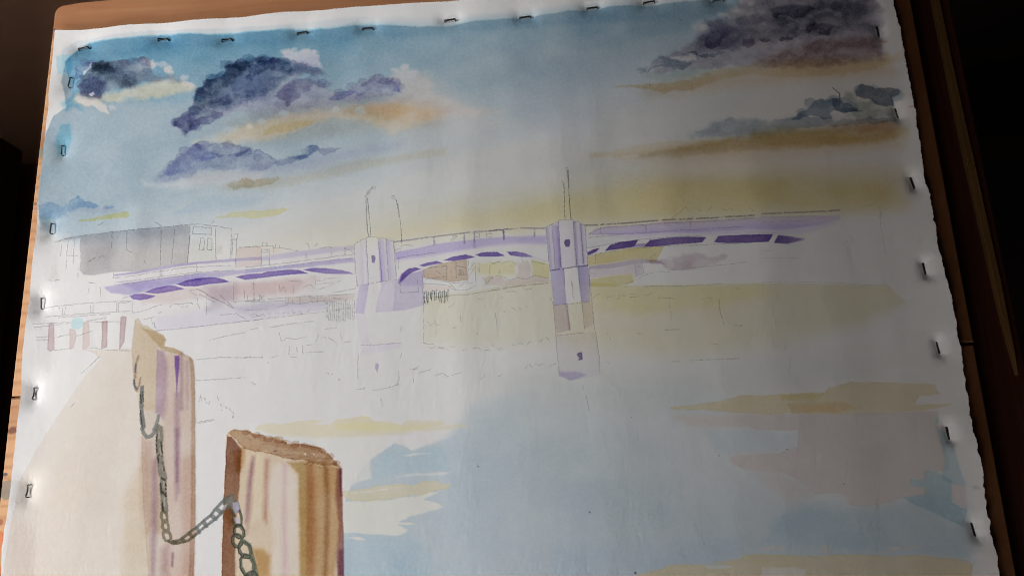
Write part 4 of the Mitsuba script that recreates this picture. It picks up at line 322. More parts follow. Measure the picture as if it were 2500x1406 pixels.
('orange_fence',1,(0.03,0.13,0.21),(0.8,0.8),(1.72,1.72),None,1.03,0,0,0,0,[[(221,266.2),(236.1,266.6),(278.6,267.4),(279,272.4),(253.8,272.2),(221.1,271.6)]]),
('brown_building',1,(0.27,0.45,0.65),(1,1),(0.41,0.41),None,0.41,0.1,0,0,0,[[(336.2,250.5),(341.5,247.7),(350.4,245.9),(360.1,244.7),(373.4,243.8),(373.6,261.4),(360.5,262),(336.9,256.4)]]),
('brown_building_side',1,(0,0,0),(0.8,0.8),(0.41,0.41),None,0.34,0,0,0,0,[[(364.1,245.4),(373.3,244.2),(373.4,261.4),(364,259.5)]]),
('pink_quay',1,(0,0.08,0.12),(1,1),(0.52,0.52),None,0.52,0,0,0,0,[[(335.9,262.9),(358.6,265.6),(359.4,268.8),(337.5,269.3)]]),
('pink_quay',1,(0,0,0.05),(0.8,0.8),(1.03,1.03),None,0.69,0,0,0,0,[[(353.7,265.2),(393,264.2),(440.7,262.2),(440.5,265),(392.8,269.1),(358.7,270.8)]]),
('yellow_distance',1,(0,0,0.12),(1,1),(1.03,1.03),None,0.69,0,0,0,0,[[(383.8,247.6),(407.6,245.5),(412.7,246.7),(412.9,261.2),(393.7,260.9),(389.2,264.2),(385.9,260.4)]]),
('yellow_distance',1,(0.09,0.13,0.59),(1,1),(0.69,0.69),None,0.69,0,0,0,0,[[(427,246.9),(437.4,249.4),(441.6,252.5),(441,263),(427.2,261.4)]]),
('yellow_distance',1,(0.14,0.23,0.74),(1,1),(0.69,1.03),None,0.69,0,0,0,0,[[(473.3,247.1),(496.3,243.2),(516.7,242.1),(537.6,242.4),(529,255.2),(515.9,251.6),(495.5,253.1),(474,255.2)]]),
('yellow_distance',1,(0.14,0.21,0.7),(1,1),(1.03,1.03),None,0.69,0,0,0,0,[[(474.6,266.5),(509.8,263.8),(510.1,271.5),(493.8,273.9),(474.5,272.7)]]),
('yellow_water',1,(0.08,0.13,0.4),(0.62,0.5),(0.69,8.97),(392.7,271.2,-0.0018,0.0414),0.69,0,0,0,0,[[(336.7,276.4),(336.8,274),(358.7,271.8),(392.8,269.4),(441.6,265.1),(460.6,268.4),(457.3,317.8),(440.6,319.2),(390.7,318.3),(357.4,314.4),(335.9,311.1)]]),
('yellow_water',1,(0.08,0.13,0.4),(0.9,0.75),(1.03,11.73),(493.8,273.9,-0.0026,0.0324),0.69,0,0,0,0,[[(460.7,267.7),(475,269.3),(500.6,273.6),(560.3,277),(609.8,278.7),(658.7,282.4),(713.6,286.5),(724.1,301.7),(686.3,316.2),(619.9,328.9),(538.1,334.1),(483.1,326),(457.1,321.2)]]),
('yellow_water_deep',1,(0.01,0.03,0.22),(0.9,0.9),(4.83,4.83),None,1.03,0,0,0,0,[[(474.8,272.7),(513.9,274.5),(609.7,279.7),(625,288.9),(578.3,294.6),(511.8,299),(475.7,291.8)]]),
('green_grey_water',1,(0.1,0.08,0.1),(0.8,0.8),(15.52,15.52),None,1.72,0,0,0,0,[[(373.4,334.8),(456.3,332.8),(554,338.4),(651.1,337.3),(698.2,343.3),(694.7,365.8),(615,367.8),(485.9,373.7),(404.7,372.6)]]),
('pink_tree',1,(0.11,0.19,0.24),(0.9,0.9),(1.03,1.03),None,1.38,0.1,0,0,1.2,[[(388,260.5),(393.3,259.1),(401.9,260.5),(406.2,263),(414,262.2),(416.4,249.7),(420.9,247.7),(426.1,249.4),(427,256.7),(426.3,261.1),(434.9,263),(440.9,262.9),(440.9,265.8),(416.3,268.1),(392.9,267.6),(387.7,265.9)]]),
('yellow_leaf',1,(0.07,0.11,0.41),(0.8,0.8),(2.76,2.76),None,1.38,0,0,0,0,[[(376.2,248),(393.7,247.8),(414.8,247.8),(413.4,258.5),(398.5,258.5),(380.2,256.4)]]),
('span_one_soffit',1,(0.36,0.41,0.13),(1,1),(1.03,1.38),None,0.69,0,0,0,0,[[(63.7,248),(93.7,244.5),(127.3,242.3),(150.1,240.1),(199.5,240),(220.5,239.2),(252,237.6),(277.2,236.3),(278.6,239.3),(241.6,241.2),(220.6,241.7),(199.6,242.9),(171.5,244.3),(150.4,246.2),(129.3,247.8),(108.3,252.6),(87.3,255.9),(69.4,253.4)]]),
('span_one_soffit',1,(0.26,0.3,0.08),(0.8,0.8),(2.76,2.76),None,1.03,0,0,0,0,[[(79.5,244.7),(127.3,243.7),(150.3,242.6),(146.9,246),(125.8,249),(90.7,253.3)]]),
('span_one_face',1,(0.02,0.04,0),(0.6,0.6),(1.72,1.72),None,0.69,0,0,0,0,[[(71.9,237.7),(93.1,235.4),(139.1,231.1),(199.2,229.2),(220.3,227.6),(277.2,225.5),(277.2,235.6),(220.5,238.4),(199.5,239.3),(129,241.3),(72.5,246.4)]]),
('span_one_rail',1,(0.38,0.44,0.17),(1,1),(0.52,0.52),None,0.52,0.1,0,0,0,[[(71.5,237.1),(95.1,235.6),(117.7,232.1),(135.8,230.9),(163,229.9),(199.2,229.7),(199.3,232.2),(172.2,232.3),(145,232.6),(126.9,233.6),(99.8,237.2),(72.5,238.6)]]),
('span_one_rail',1,(0.23,0.27,0.05),(0.9,0.9),(1.03,1.03),None,0.52,0,0,0,0,[[(199.2,229.5),(203.5,229.4),(220.3,227.6),(251.9,225.3),(277.9,224.8),(277.9,228.4),(252,230.4),(220.4,232.3),(199.3,233.5)]]),
('arch_one_opening',1,(0.95,1.2,0.42),(0.9,0.9),(0.41,0.41),None,0.41,0.15,0,0,0,[[(86.5,257),(90.9,255.6),(98.2,255.7),(109.2,258.4),(103,260.3),(94.9,261),(89.4,259.7)]]),
('arch_one_opening',1,(0.95,1.2,0.42),(0.9,0.9),(0.41,0.41),None,0.41,0.15,0,0,0,[[(99,254.6),(107.9,251.5),(117.8,250),(124.1,250.2),(133.3,253.5),(122.6,255.1),(110,256.2)]]),
('arch_one_opening',1,(1.05,1.3,0.48),(1,1),(0.41,0.41),None,0.41,0.15,0,0,0,[[(125.9,249.2),(134.8,246.5),(145.6,244.9),(159.1,245.1),(166.4,247.1),(171.9,249.8),(154.8,250.7),(142.3,251.8),(133.2,251.2)]]),
('arch_one_opening',1,(1.05,1.3,0.48),(1,1),(0.41,0.41),None,0.41,0.15,0,0,0,[[(177.2,246.1),(186.3,244.5),(199.6,244.3),(203.4,243.1),(224.1,242.6),(232.2,243.8),(239.5,246.8),(224.2,246.9),(203.5,247.8),(185.7,249.1)]]),
('arch_one_opening',1,(1.05,1.3,0.48),(1,0.6),(0.41,0.41),(235.8,243.7,0.023,0.0029),0.41,0.15,0,0,0,[[(234.9,243.2),(242.9,242.3),(252.8,243.1),(264.4,245.1),(273.3,247.4),(278.2,249.8),(266.2,249),(255.5,248.1),(243.9,245.9)]]),
('span_one_band',1,(0.21,0.26,0.01),(0.9,0.9),(1.03,1.03),None,0.52,0,0,0,0,[[(185.5,241.6),(221.4,238.7),(276.9,235.3),(277.8,237),(239.3,238.6),(212.4,241.3),(185.5,244.2)]]),
('span_two_deck',1,(0.33,0.41,0.05),(1,1),(0.52,2.42),(360.1,226.5,0.0112,0.1012),0.52,0.1,0,0,0,[[(313.1,233.2),(328.7,231.4),(346.5,228.5),(364.2,227.5),(381.9,226.5),(408.5,225.7),(440.4,227.1),(440.4,233.6),(420.9,231.6),(394.4,232),(381.6,233.3),(359.8,235.5),(332.1,238.4),(314,239.4)]]),
('span_two_face',1,(0,0,0),(0.9,0.9),(1.03,1.03),None,0.52,0,0,0,0,[[(314,239.4),(332.1,238.4),(359.8,235.5),(394.4,232),(420.9,231.6),(440.4,233.6),(440.1,249.5),(428.2,243.5),(407.9,237.5),(380.4,237.2),(345.8,242.8),(319.7,250.8),(314.5,252.2)]]),
('span_two_underline',1,(0.06,0.1,0),(0.8,0.8),(1.38,1.38),None,0.52,0,0,0,0,[[(314,239.4),(332.1,237.7),(359.8,234.8),(394.4,231.7),(421,231.2),(440.4,233.2),(440.2,236.4),(420.8,234.1),(394.3,234.2),(359.7,237.7),(332,240.9),(314,242.2)]]),
('arch_two_opening',1,(1.2,1.5,0.58),(1,1),(0.41,1.72),(323.8,248.4,-0.0254,0.0784),0.41,0.1,0,0,0,[[(316.1,260.1),(318.5,252.6),(323.8,248.4),(330,247.4),(334.4,249),(328.2,250.9),(323.3,253.8),(319.2,258)]]),
('arch_two_opening',1,(1.2,1.5,0.58),(1,1),(0.41,0.41),None,0.41,0.1,0,0,0,[[(333.2,246.2),(340.7,244),(347.8,243),(353,245.2),(346,245.8),(337.1,247.4)]]),
('arch_two_opening',1,(1.2,1.5,0.58),(1,1),(0.41,0.41),None,0.41,0.1,0,0,0,[[(354,243),(362,240.3),(372.6,239.4),(380.5,241.9),(372.5,243.4),(361.9,244.2)]]),
('arch_two_opening',1,(1.2,1.5,0.58),(1,1),(0.41,0.41),None,0.41,0.1,0,0,0,[[(381,239.7),(386.8,238.2),(399.1,238.3),(405.1,241.9),(397.2,242.3),(384.9,241.5)]]),
('arch_two_opening',1,(1.2,1.5,0.58),(1,0.6),(0.41,0.41),(408.2,239.2,0.0473,0.0117),0.41,0.1,0,0,0,[[(407.3,238.9),(415.2,239.1),(423,241.5),(428.5,244.7),(420.2,244.2),(409.8,242)]]),
('arch_two_edge',1,(0.13,0.22,0),(0.8,0.8),(0.69,0.69),None,0.34,0,0,0,0,[[(420.4,241.3),(430.7,245.1),(440.9,249),(440,249.8),(430.6,246.5),(422.9,243.3)]]),
('span_two_rail',0,(0.8,0.85,0.6),(0.9,0.9),(0.41,0.41),None,0.34,0,0,0.55,0,[[(311.8,224.2),(337.7,222.2),(373.3,220.3),(408.8,219)]]),
('span_two_rail',0,(0.8,0.85,0.6),(0.9,0.9),(0.41,0.41),None,0.34,0,0,0.55,0,[[(393.2,219.6),(403.8,219.1),(421.5,218.9),(440,220.6)]]),
('span_two_post',0,(0.75,0.8,0.5),(0.9,0.9),(0.48,0.48),None,0.34,0,0,0.69,0,[[(346.4,222.5),(346.6,229.7)],[(371.9,221.4),(371.9,229.5)],[(380.4,220.1),(380.1,233.7)],[(405.3,219.7),(405,228)]]),
('span_two_post',0,(0.75,0.8,0.5),(0.9,0.9),(0.48,0.48),None,0.34,0,0,0.69,0,[[(405.1,219.7),(405.1,226.1)],[(431.2,220.4),(431,226.9)]]),
('span_three_deck',1,(0.22,0.31,0),(0.95,0.8),(0.69,1.38),(484.1,223.9,0.005,0.0002),0.52,0.1,0,0,0,[[(476,227.7),(482.8,223.8),(491.8,222.2),(517.7,222.5),(544,221.7),(570,222.4),(613.2,222.8),(650,223.8),(683.3,225),(683.4,228.9),(658.9,232.9),(631.9,234.7),(612.1,232.3),(569,232.3),(517.7,230.4)]]),
('span_three_shade',1,(0.12,0.18,0),(0.8,0.8),(2.42,2.42),None,0.69,0,0,0,0,[[(476.3,228),(517.9,227.9),(569.4,228.1),(612.6,228.1),(659.2,230.1),(679.1,231.4),(658.1,238.2),(618.1,237.7),(568.7,234.8),(503.9,232.3)]]),
('span_three_face',1,(0.05,0.07,0),(0.6,0.6),(1.03,1.03),None,0.69,0,0,0,0,[[(475.2,229.8),(517.7,230.7),(569,232.3),(612,233),(651.9,235),(651.2,240.2),(611.6,236.6),(564.6,235.2),(517.2,236.1),(489.8,238.6),(474.6,241.8)]]),
('arch_three_opening',1,(1.45,1.8,0.85),(1,1),(0.41,0.41),None,0.41,0.1,0,0,0,[[(473.9,243.4),(479.8,241),(484.2,240.4),(481.3,243.4),(474.2,245.8)]]),
('arch_three_opening',1,(1.45,1.8,0.85),(1,1),(0.41,0.41),None,0.41,0.1,0,0,0,[[(488.7,243),(493,238.3),(503.6,236.2),(516.7,235.4),(512.7,241.3),(502.3,242)]]),
('arch_three_opening',1,(1.45,1.8,0.85),(1,1),(0.41,0.41),None,0.41,0.1,0,0,0,[[(520.5,241.8),(526.2,236.3),(542.7,235.6),(560,235.8),(572.8,236.9),(568.9,240.9),(555.1,241.4),(533.5,242)]]),
('arch_three_opening',1,(0.5,0.65,0.3),(1,1),(0.52,0.52),None,0.41,0,0,0,0,[[(512.7,241.3),(515.1,238.8),(522.9,238.8),(520.5,241.8)]]),
('arch_three_opening',1,(1.45,1.8,0.85),(1,1),(0.41,0.41),None,0.41,0.1,0,0,0,[[(578.4,241.5),(582.4,236.4),(598.8,236.8),(611.5,237.3),(626.8,238.3),(622.3,244.3),(610.7,243.9),(590.7,243)]]),
('arch_three_opening',1,(1.45,1.8,0.85),(1,0.6),(0.52,1.38),(627.8,242.5,0.042,0.0027),0.41,0,0,0,0,[[(626.6,245.6),(630.8,239.1),(641.7,240.7),(651.6,243.6),(645.4,245),(637.5,246.7)]]),
('span_three_rail',0,(0.7,0.8,0.7),(0.9,0.9),(0.52,0.52),None,0.34,0,0,0.62,0,[[(473.5,219.9),(509.4,220.2),(544.1,220),(613.4,221)],[(620.3,220),(684,220.7)]]),
('pier_one_body',1,(0,0,0),(1,1),(0.52,0.52),None,0.41,0.1,0.6,0,0,[[(278.2,224.3),(283.2,220.5),(288.6,219.4),(293.1,218.3),(298.4,219.3),(305.6,220.5),(311.8,222.8),(314,256.8),(301.6,258.7),(290.5,260.3),(281.2,259.7),(279.1,241.9)]]),
('pier_one_flute',1,(0.09,0.13,0),(1,1),(1.38,1.38),None,0.34,0,0,0,0,[[(283.6,221),(285.7,221.1),(287,259.6),(284.3,259.5)]]),
('pier_one_flute',1,(0.14,0.19,0),(1,1),(1.03,1.03),None,0.34,0,0,0,0,[[(287.7,220.3),(288.7,220.4),(290.8,259.9),(289,259.8)]]),
('pier_one_flute',1,(0.12,0.16,0),(1,1),(1.03,1.03),None,0.34,0,0,0,0,[[(298.6,221),(303.3,221.8),(305.1,256.7),(300.5,258.9)]]),
('pier_one_flute',1,(0.34,0.44,0.12),(0.6,1),(1.03,1.03),(300.2,224.8,0.002,0.0361),0.34,0,0,0,0,[[(298.8,222.4),(300.6,222.5),(302.7,257.9),(300.7,258.9)]]),
('pier_one_flute',1,(0.12,0.16,0),(1,0.5),(1.03,1.03),(305.4,239,0.2039,0.013),0.34,0,0,0,0,[[(305.4,221.9),(308.7,222.6),(310,256.6),(307.1,256.8)]]),
('pier_one_window',1,(0.79,0.94,0.47),(1,1),(0.41,0.41),None,0.34,0.2,0,0,0,[[(292.8,234.7),(295.6,234.5),(296.3,237.5),(295.4,241.1),(293.3,240.8)]]),
('pier_one_left',1,(0.14,0.19,0),(0.6,1.1),(0.52,0.52),(280.3,270.7,0.1107,0.018),0.34,0.2,0,0,0,[[(282.6,260.9),(290.5,259.2),(289.1,272.1),(286.4,284.4),(279,283.5),(280.3,271.6)]]),
('pier_one_right',1,(0.09,0.13,0),(1.2,0.8),(0.52,0.52),(298.8,271.8,0.086,0.012),0.34,0.2,0,0,0,[[(301.6,259.4),(312.2,257.3),(310.1,283.6),(296.1,284.1),(298.8,270)]]),
('pier_one_right',1,(0.01,0.03,0),(1,0.8),(0.52,2.07),(323.2,282.2,0.005,-0.0313),0.34,0.15,0,0,0,[[(312.6,258.3),(316.7,253.1),(336.2,248.9),(336,257.9),(336.3,280.3),(329.3,281.7),(320.6,283.4),(310.1,283.6)]]),
('pier_one_light',1,(0,0,0),(1,1),(0.41,0.41),None,0.34,0,0.9,0,0,[[(290.5,257.8),(301.6,258),(298.8,270),(296.1,284.1),(297.8,290.4),(301.1,308.2),(291.5,311.5),(289.8,300.5),(287.3,286.3),(286.9,280.9),(289.6,268.6)]]),
('pier_one_mirror',1,(0.03,0.07,0),(1,1),(0.52,0.52),None,0.34,0.15,0,0,0,[[(279.4,284.5),(287.1,284.5),(289.8,297.9),(291.9,311.6),(284.6,311.6),(282,300.1)]]),
('pier_one_mirror',1,(0,0,0),(0.8,0.8),(1.03,1.03),None,0.69,0,0,0,0,[[(296.5,285),(317,286.3),(317.5,310),(301,310.8)]]),
('pier_one_mirror',1,(0.05,0.09,0),(1,1),(0.52,2.07),(300.2,311.2,-0.0014,0.1356),0.69,0.1,0,0,0,[[(284.5,312.4),(291.5,311.5),(301,310.8),(317.5,310.2),(316.6,314.3),(296.6,317.5),(283.7,318.5)]]),
('pier_one_mirror',1,(0,0,0),(0.8,0.8),(1.38,1.38),None,0.69,0,0,0,0,[[(281.9,318.4),(315.7,316),(314.4,343.4),(292.1,348.1),(281.4,338.1)]]),
('pier_one_mirror_window',1,(0.42,0.49,0.23),(1,1),(0.52,0.52),None,0.52,0.1,0,0,0,[[(295.7,326.1),(297.9,325.8),(298.7,328.8),(297.2,333.9),(295.2,330.3)]]),
('pier_one_shade',1,(0.14,0.17,0.07),(0.9,0.9),(3.45,3.45),None,0.34,0,0,0,0,[[(301.1,220.2),(311.8,222.8),(314,256.8),(301.6,258.7)]]),
('pier_one_shade',1,(0.08,0.1,0.04),(0.9,0.9),(2.76,2.76),None,0.34,0,0,0,0,[[(278.4,224.3),(283.2,220.9),(285.7,259.6),(280.8,259.3)]]),
('pier_one_shade',1,(0.16,0.2,0.08),(0.9,0.9),(2.07,2.07),None,0.34,0,0,0,0,[[(316.7,252.4),(336.2,250),(336.7,263.6),(316.5,262.4)]]),
('pier_one_base',1,(0.22,0.25,0.1),(0.9,0.9),(1.03,1.03),None,0.34,0.15,0,0,0,[[(312.6,259.2),(317.5,254.1),(336.1,250.7),(336.4,279.9),(329.3,281.7),(320.6,283.4),(310.5,283.4)]]),
('pier_one_base',1,(0.12,0.15,0.05),(0.9,0.9),(1.03,1.03),None,0.34,0.1,0,0,0,[[(282.6,260.9),(289.7,259.6),(288.3,272.1),(286,284.2),(279.2,283.3),(280.5,271.6)]]),
('pier_two_body',1,(0.06,0.09,0),(1,1),(0.52,0.52),None,0.41,0.1,0.8,0,0,[[(440.9,219.2),(446.3,217.3),(450.9,215.3),(452.7,214),(463.3,214.2),(468.4,216.4),(473.4,219.5),(473.6,236.1),(473.5,255.1),(442.2,256.9),(441.5,238.6)]]),
('pier_two_flute',1,(0.26,0.32,0.09),(0.8,1.1),(1.03,1.03),(446.2,234.3,0.1903,0.0124),0.34,0,0,0,0,[[(445.6,218.2),(450.7,217.6),(451.7,255.1),(446.6,256.1)]]),
('pier_two_flute',1,(0.5,0.6,0.27),(0.9,0.9),(1.03,1.03),None,0.34,0,0,0,0,[[(449.9,218.9),(451.5,219),(451.7,255.1),(450.1,255)]]),
('pier_two_flute',1,(0.46,0.54,0.26),(1,1),(1.03,1.03),None,0.34,0,0,0,0,[[(463.8,216.1),(465.9,216.7),(465.7,253.7),(463.7,254)]]),
('pier_two_flute',1,(0.38,0.45,0.2),(1,1),(1.03,1.03),None,0.34,0,0,0,0,[[(468.8,217.4),(471,218.6),(470.9,253.6),(469.5,253.7)]]),
('pier_two_flute',1,(0.26,0.31,0.12),(0.9,0.9),(1.03,1.03),None,0.34,0,0,0,0,[[(441,220.2),(443.1,219.4),(444,255.5),(442.4,256.3)]]),
('pier_two_window',1,(1.32,1.48,0.9),(1,1),(0.41,0.41),None,0.34,0.2,0,0,0,[[(455.1,233.5),(456.4,231.5),(459.5,231.5),(460.2,234.3),(459.2,237.7),(456.6,237.7)]]),
('pier_two_base',1,(0.36,0.43,0.12),(0.8,1.2),(0.52,0.52),(441.9,270.7,0.0801,0.005),0.34,0.15,0.8,0,0,[[(442,257.1),(453.6,256.4),(453.8,268.7),(454,286.3),(443.3,286.7),(442.6,270.7)]]),
('pier_two_base_light',1,(0,0,0),(1,1),(0.41,0.41),None,0.34,0,0.9,0,0,[[(453.7,255.7),(465.3,254.7),(466.2,284.3),(453.7,286.3)]]),
('pier_two_base',1,(0.47,0.55,0.21),(1.2,0.7),(0.52,0.52),(465.1,272.1,0.1143,0.0071),0.34,0.15,0.8,0,0,[[(465.3,254.7),(473.4,254.5),(474.7,269.3),(472.9,285.1),(466.1,285.7),(465.4,272.2)]]),
('pier_two_ledge',0,(1.05,1.2,0.74),(0.9,0.9),(0.34,0.34),None,0.34,0,0,0.41,0,[[(442,257.1),(465.2,255),(473.4,254.5)]]),
('pier_two_mirror',1,(0.22,0.3,0.26),(0.85,0.85),(0.69,0.69),None,0.69,0.1,0.2,0,0,[[(443,286.6),(453.7,286.7),(455.3,307.6),(444.1,310.4)]]),
('pier_two_mirror',1,(0.14,0.25,0.33),(0.8,0.8),(0.69,1.72),(470.4,286.7,-0.0014,0.0498),0.69,0.1,0.2,0,0,[[(466.6,286),(473.9,285.3),(474.7,304.4),(466.8,307.4)]]),
('pier_two_mirror',1,(0.09,0.12,0.08),(0.8,0.8),(1.03,1.03),None,0.69,0.05,0,0,0,[[(442.3,311.2),(466.1,310.9),(476.3,311.5),(477.2,344.8),(468.7,346.9),(451.8,348.4),(444.4,344.7)]]),
('pier_two_mirror_edge',1,(0.29,0.4,0.27),(0.7,0.7),(1.03,1.03),None,0.34,0,0,0,0,[[(452.4,286.9),(454.5,286.8),(455.5,307.6),(454,307.6)]]),
('pier_two_mirror_foot',1,(0.24,0.31,0.06),(1,1),(2.07,0.52),(453.9,342.2,-0.0099,0.1481),0.69,0.2,0,0,0,[[(444.4,342),(457.2,342),(465.4,345),(458.5,348),(451.7,348.9),(448.6,346.2),(444.4,345.1)]]),
('pier_two_mirror_window',1,(0.9,1.04,0.64),(1,1),(0.41,0.41),None,0.69,0.2,0,0,0,[[(458.8,328.5),(460.4,326.7),(463.4,326.6),(463.4,332.6),(460,333),(461.2,330.8)]]),
('pier_two_shade',1,(0.1,0.12,0.06),(0.9,0.9),(2.76,2.76),None,0.34,0,0,0,0,[[(464.8,217.1),(473.4,219.7),(473.4,254.2),(464.4,255.9)]]),
('pier_two_shade',1,(0.08,0.1,0.05),(0.9,0.9),(2.76,2.76),None,0.34,0,0,0,0,[[(440.9,219.4),(450.8,216.2),(450.9,255.5),(442.2,256.7)]]),
('far_bridge',1,(0.3,0.39,0.27),(1,1),(0.69,0.69),None,0.69,0.1,0,0,0,[[(474.3,255.9),(493.5,253.9),(515.3,251.9),(522.1,252.8),(532.3,254.3),(536.3,257.9),(528.7,256.1),(518.4,255.4),(510.7,255.7),(493.2,258),(474.2,258.3)]]),
('far_bridge',1,(0.08,0.16,0.12),(0.9,0.9),(0.69,0.69),None,0.69,0.1,0,0,0,[[(474.1,259.2),(510.6,255.8),(510.8,263.7),(475.4,265.3)]]),
('far_bridge_pier',1,(0.26,0.34,0.22),(1,0.5),(0.69,0.69),(510.6,261,0.1369,0.0086),0.69,0.1,0,0,0,[[(511.1,255.7),(518.5,255.3),(517.6,265.1),(511.4,267.3)]]),
('far_tree_mass',1,(0.22,0.33,0.25),(0.85,0.85),(1.38,1.72),None,1.72,0.05,0,0,1.2,[[(518.4,255.7),(523.8,253.8),(536.8,252.8),(548.1,250.9),(562.9,249.6),(575.3,253.5),(589.1,252.6),(583.5,257.2),(565.8,263.2),(548.6,263.6),(538.5,261.5),(533.8,257.1)]]),
('blue_water',1,(0.35,0.21,0.12),(0.3,1),(15.52,1.03),(422.1,354,-0.0051,0.0141),1.03,0.05,0,0,0,[[(287.7,405),(295.9,399),(305.8,393.2),(310.8,391.2),(318.9,393.8),(323.8,397.3),(341.9,391.8),(351.8,387.5),(358.5,383.1),(372.3,364.4),(422.5,345.8),(552.7,351.4),(600.8,379.9),(616.5,406),(737.9,424.5),(747.2,449.3),(740.4,503.4),(596.6,513),(268.8,499.1),(269,460.1),(269.7,435.5),(276.2,420.2)]]),
('blue_water_deep',1,(0.14,0.05,0),(0.9,0.9),(8.62,8.62),None,1.38,0,0,0,0,[[(269,464.6),(288.9,461),(320.9,465.5),(352.1,484.9),(320.2,501.3),(269.1,499.1)]]),
('blue_water_deep',1,(0.13,0.03,0),(0.6,0.6),(3.45,3.45),None,1.38,0,0,0,0,[[(299.2,399.2),(309.1,392),(322.1,398.5),(348.3,395.3),(354.3,414.6),(315.3,415.8),(289.2,417.7)]]),
('blue_water_deep',1,(0.11,0.07,0),(0.7,0.7),(10.35,10.35),None,1.38,0,0,0,0,[[(431.2,473.5),(508.5,479.9),(569.9,482.7),(537.5,498.9),(429.2,505.9)]]),
('blue_water_grey',1,(0.1,0.07,0.06),(0.7,0.7),(20.7,20.7),None,1.38,0,0,0,0,[[(372.2,367.6),(551.3,364.3),(578.2,410.3),(479.8,451.6),(385.8,431.8)]]),
('cream_mirror_cloud',1,(0,0,0.03),(0.8,0.8),(1.38,2.07),None,1.38,0,0.8,0,0.5,[[(206.8,381.3),(241,382.2),(266.4,382.7),(283.4,382.8),(304,387.6),(301,394.4),(290.9,400.8),(291.6,416.7),(274.9,421.5),(269,422.8),(268.2,405.8),(256.3,391.3),(232.4,381.8)]]),
('cream_mirror_cloud',1,(0,0,0.06),(1,1),(0.69,0.69),None,1.03,0.05,0.9,0,0.5,[[(268.6,433.1),(287.3,434.4),(308,433.3),(324.6,431.9),(347,429),(332.8,435.4),(345,438.8),(347.8,441.7),(332.6,444.9),(321,447.3),(313.5,450.9),(327.5,452.5),(312.7,453.4),(320.4,456.9),(315.9,459.8),(310.9,461.3),(299.5,459.8),(287.2,458.5),(268.7,456.8)]]),
('cream_fleck',1,(0,0.02,0.07),(0.9,0.9),(0.69,0.69),None,1.03,0,0.85,0,0.5,[[(271.9,460.5),(281.4,460.4),(286.3,462.7),(283,463.5),(274.8,461.8)]]),
('cream_fleck',1,(0,0,0.01),(0.9,0.9),(0.52,0.52),None,0.69,0,0.8,0,0.5,[[(315.2,400.7),(325.2,399.3),(339.4,399.8),(329.4,400.9)]]),
('cream_fleck',1,(0,0,0.01),(0.8,0.8),(1.03,1.03),None,0.69,0,0.7,0,0.5,[[(311.2,417.2),(321.6,414.9),(354.8,415.1),(349.8,417.1),(326.6,416.4)]]),
('cream_fleck',1,(0,0,0),(0.7,0.7),(1.38,1.38),None,1.03,0,0.7,0,0.5,[[(328.8,391.7),(335.5,391.3),(341.5,385.8),(354.8,387.7),(347.2,390.2),(338.8,393.1)]]),
('ochre_mirror',1,(0.02,0.08,0.29),(1,1),(0.69,2.76),(276.3,369,-0.0001,0.067),1.03,0.15,0.6,0,0,[[(197.2,374),(200.5,370.9),(223.6,370.5),(232.3,369.3),(253.6,369.1),(245,372.2),(258,373.2),(264,369.7),(279.3,368.8),(283.6,367.8),(290.2,369.1),(291.2,371.7),(305.4,373.8),(315.6,376.6),(320,372.9),(350.9,375.6),(348.8,378),(338.9,379.1),(370.1,379.2),(366.8,381.2),(329,382.2),(309.2,383.7),(272.9,383.7),(243.1,382.2),(219.7,379.7),(206.3,376.7)]]),
('ochre_mirror',1,(0,0,0.21),(0.8,0.8),(1.38,1.38),None,1.03,0,0,0,0,[[(263,373.2),(279.6,372.4),(306.1,375.1),(319.2,377.8),(345.6,377.2),(329,380.9),(289.5,380.7),(266.3,378.2)]]),
('ochre_mirror',1,(0.03,0.11,0.36),(1,1),(0.69,0.69),None,0.69,0.15,0.7,0,0,[[(268.6,426),(283.2,424.8),(289,424.7),(295.7,422.6),(313.2,422.3),(316.5,421.9),(320.6,423.3),(326.4,424),(329.8,421.7),(333.1,420.9),(343.9,421.6),(346.3,424.2),(353.7,424.1),(351.9,427.6),(341.2,428.7),(332.9,431.5),(324.6,431.1),(308,433.1),(287.3,434.4),(276.5,433.1),(268.6,430)]]),
('cream_fleck',0,(0,0,0.04),(0.5,0.5),(0.34,0.34),None,0.34,0,0.7,0.34,0.5,[[(275.7,427.3),(291.5,427.1),(312.3,424.5)]]),
('ochre_mirror_right',1,(0.09,0.19,0.48),(0.95,0.95),(0.86,0.86),None,1.03,0.1,0.5,0,0,[[(529.7,374.5),(550.4,373),(569.8,371.8),(583,368),(602.1,369.1),(616.2,368.9),(651.2,368.8),(654.8,365.5),(664.9,363.5),(672.5,361.7),(700.4,363.8),(735.4,367.4),(735.3,371.5),(738.2,374.9),(722.7,375.6),(719.5,379.6),(716,381.9),(745.1,383.8),(737,385.6),(722.6,387.4),(703.9,387),(680.2,390.5),(656.9,386.1),(620.6,384.1),(600.3,383.7),(581.5,381.4),(556.4,377.5),(530.9,376.1)]]),
('ochre_mirror_right',1,(0.07,0.22,0.48),(0.8,0.8),(2.07,2.07),None,1.03,0,0,0,0,[[(620.3,376.1),(664.5,377.6),(673.2,382.8),(657,385.4),(622.5,383.6)]]),
('ochre_mirror_right',1,(0.11,0.19,0.58),(0.7,0.7),(1.72,1.72),None,1.03,0,0,0,0,[[(616.4,369.5),(634,368.9),(649.7,370.4),(639.5,374.9),(617.4,373.7)]]),
('pink_mirror_right',1,(0.08,0.17,0.22),(0.8,0.8),(1.72,1.72),None,1.03,0,0.8,0,0,[[(631.5,483.3),(638.2,482.9),(639.1,487.4),(632.7,488.3)]]),
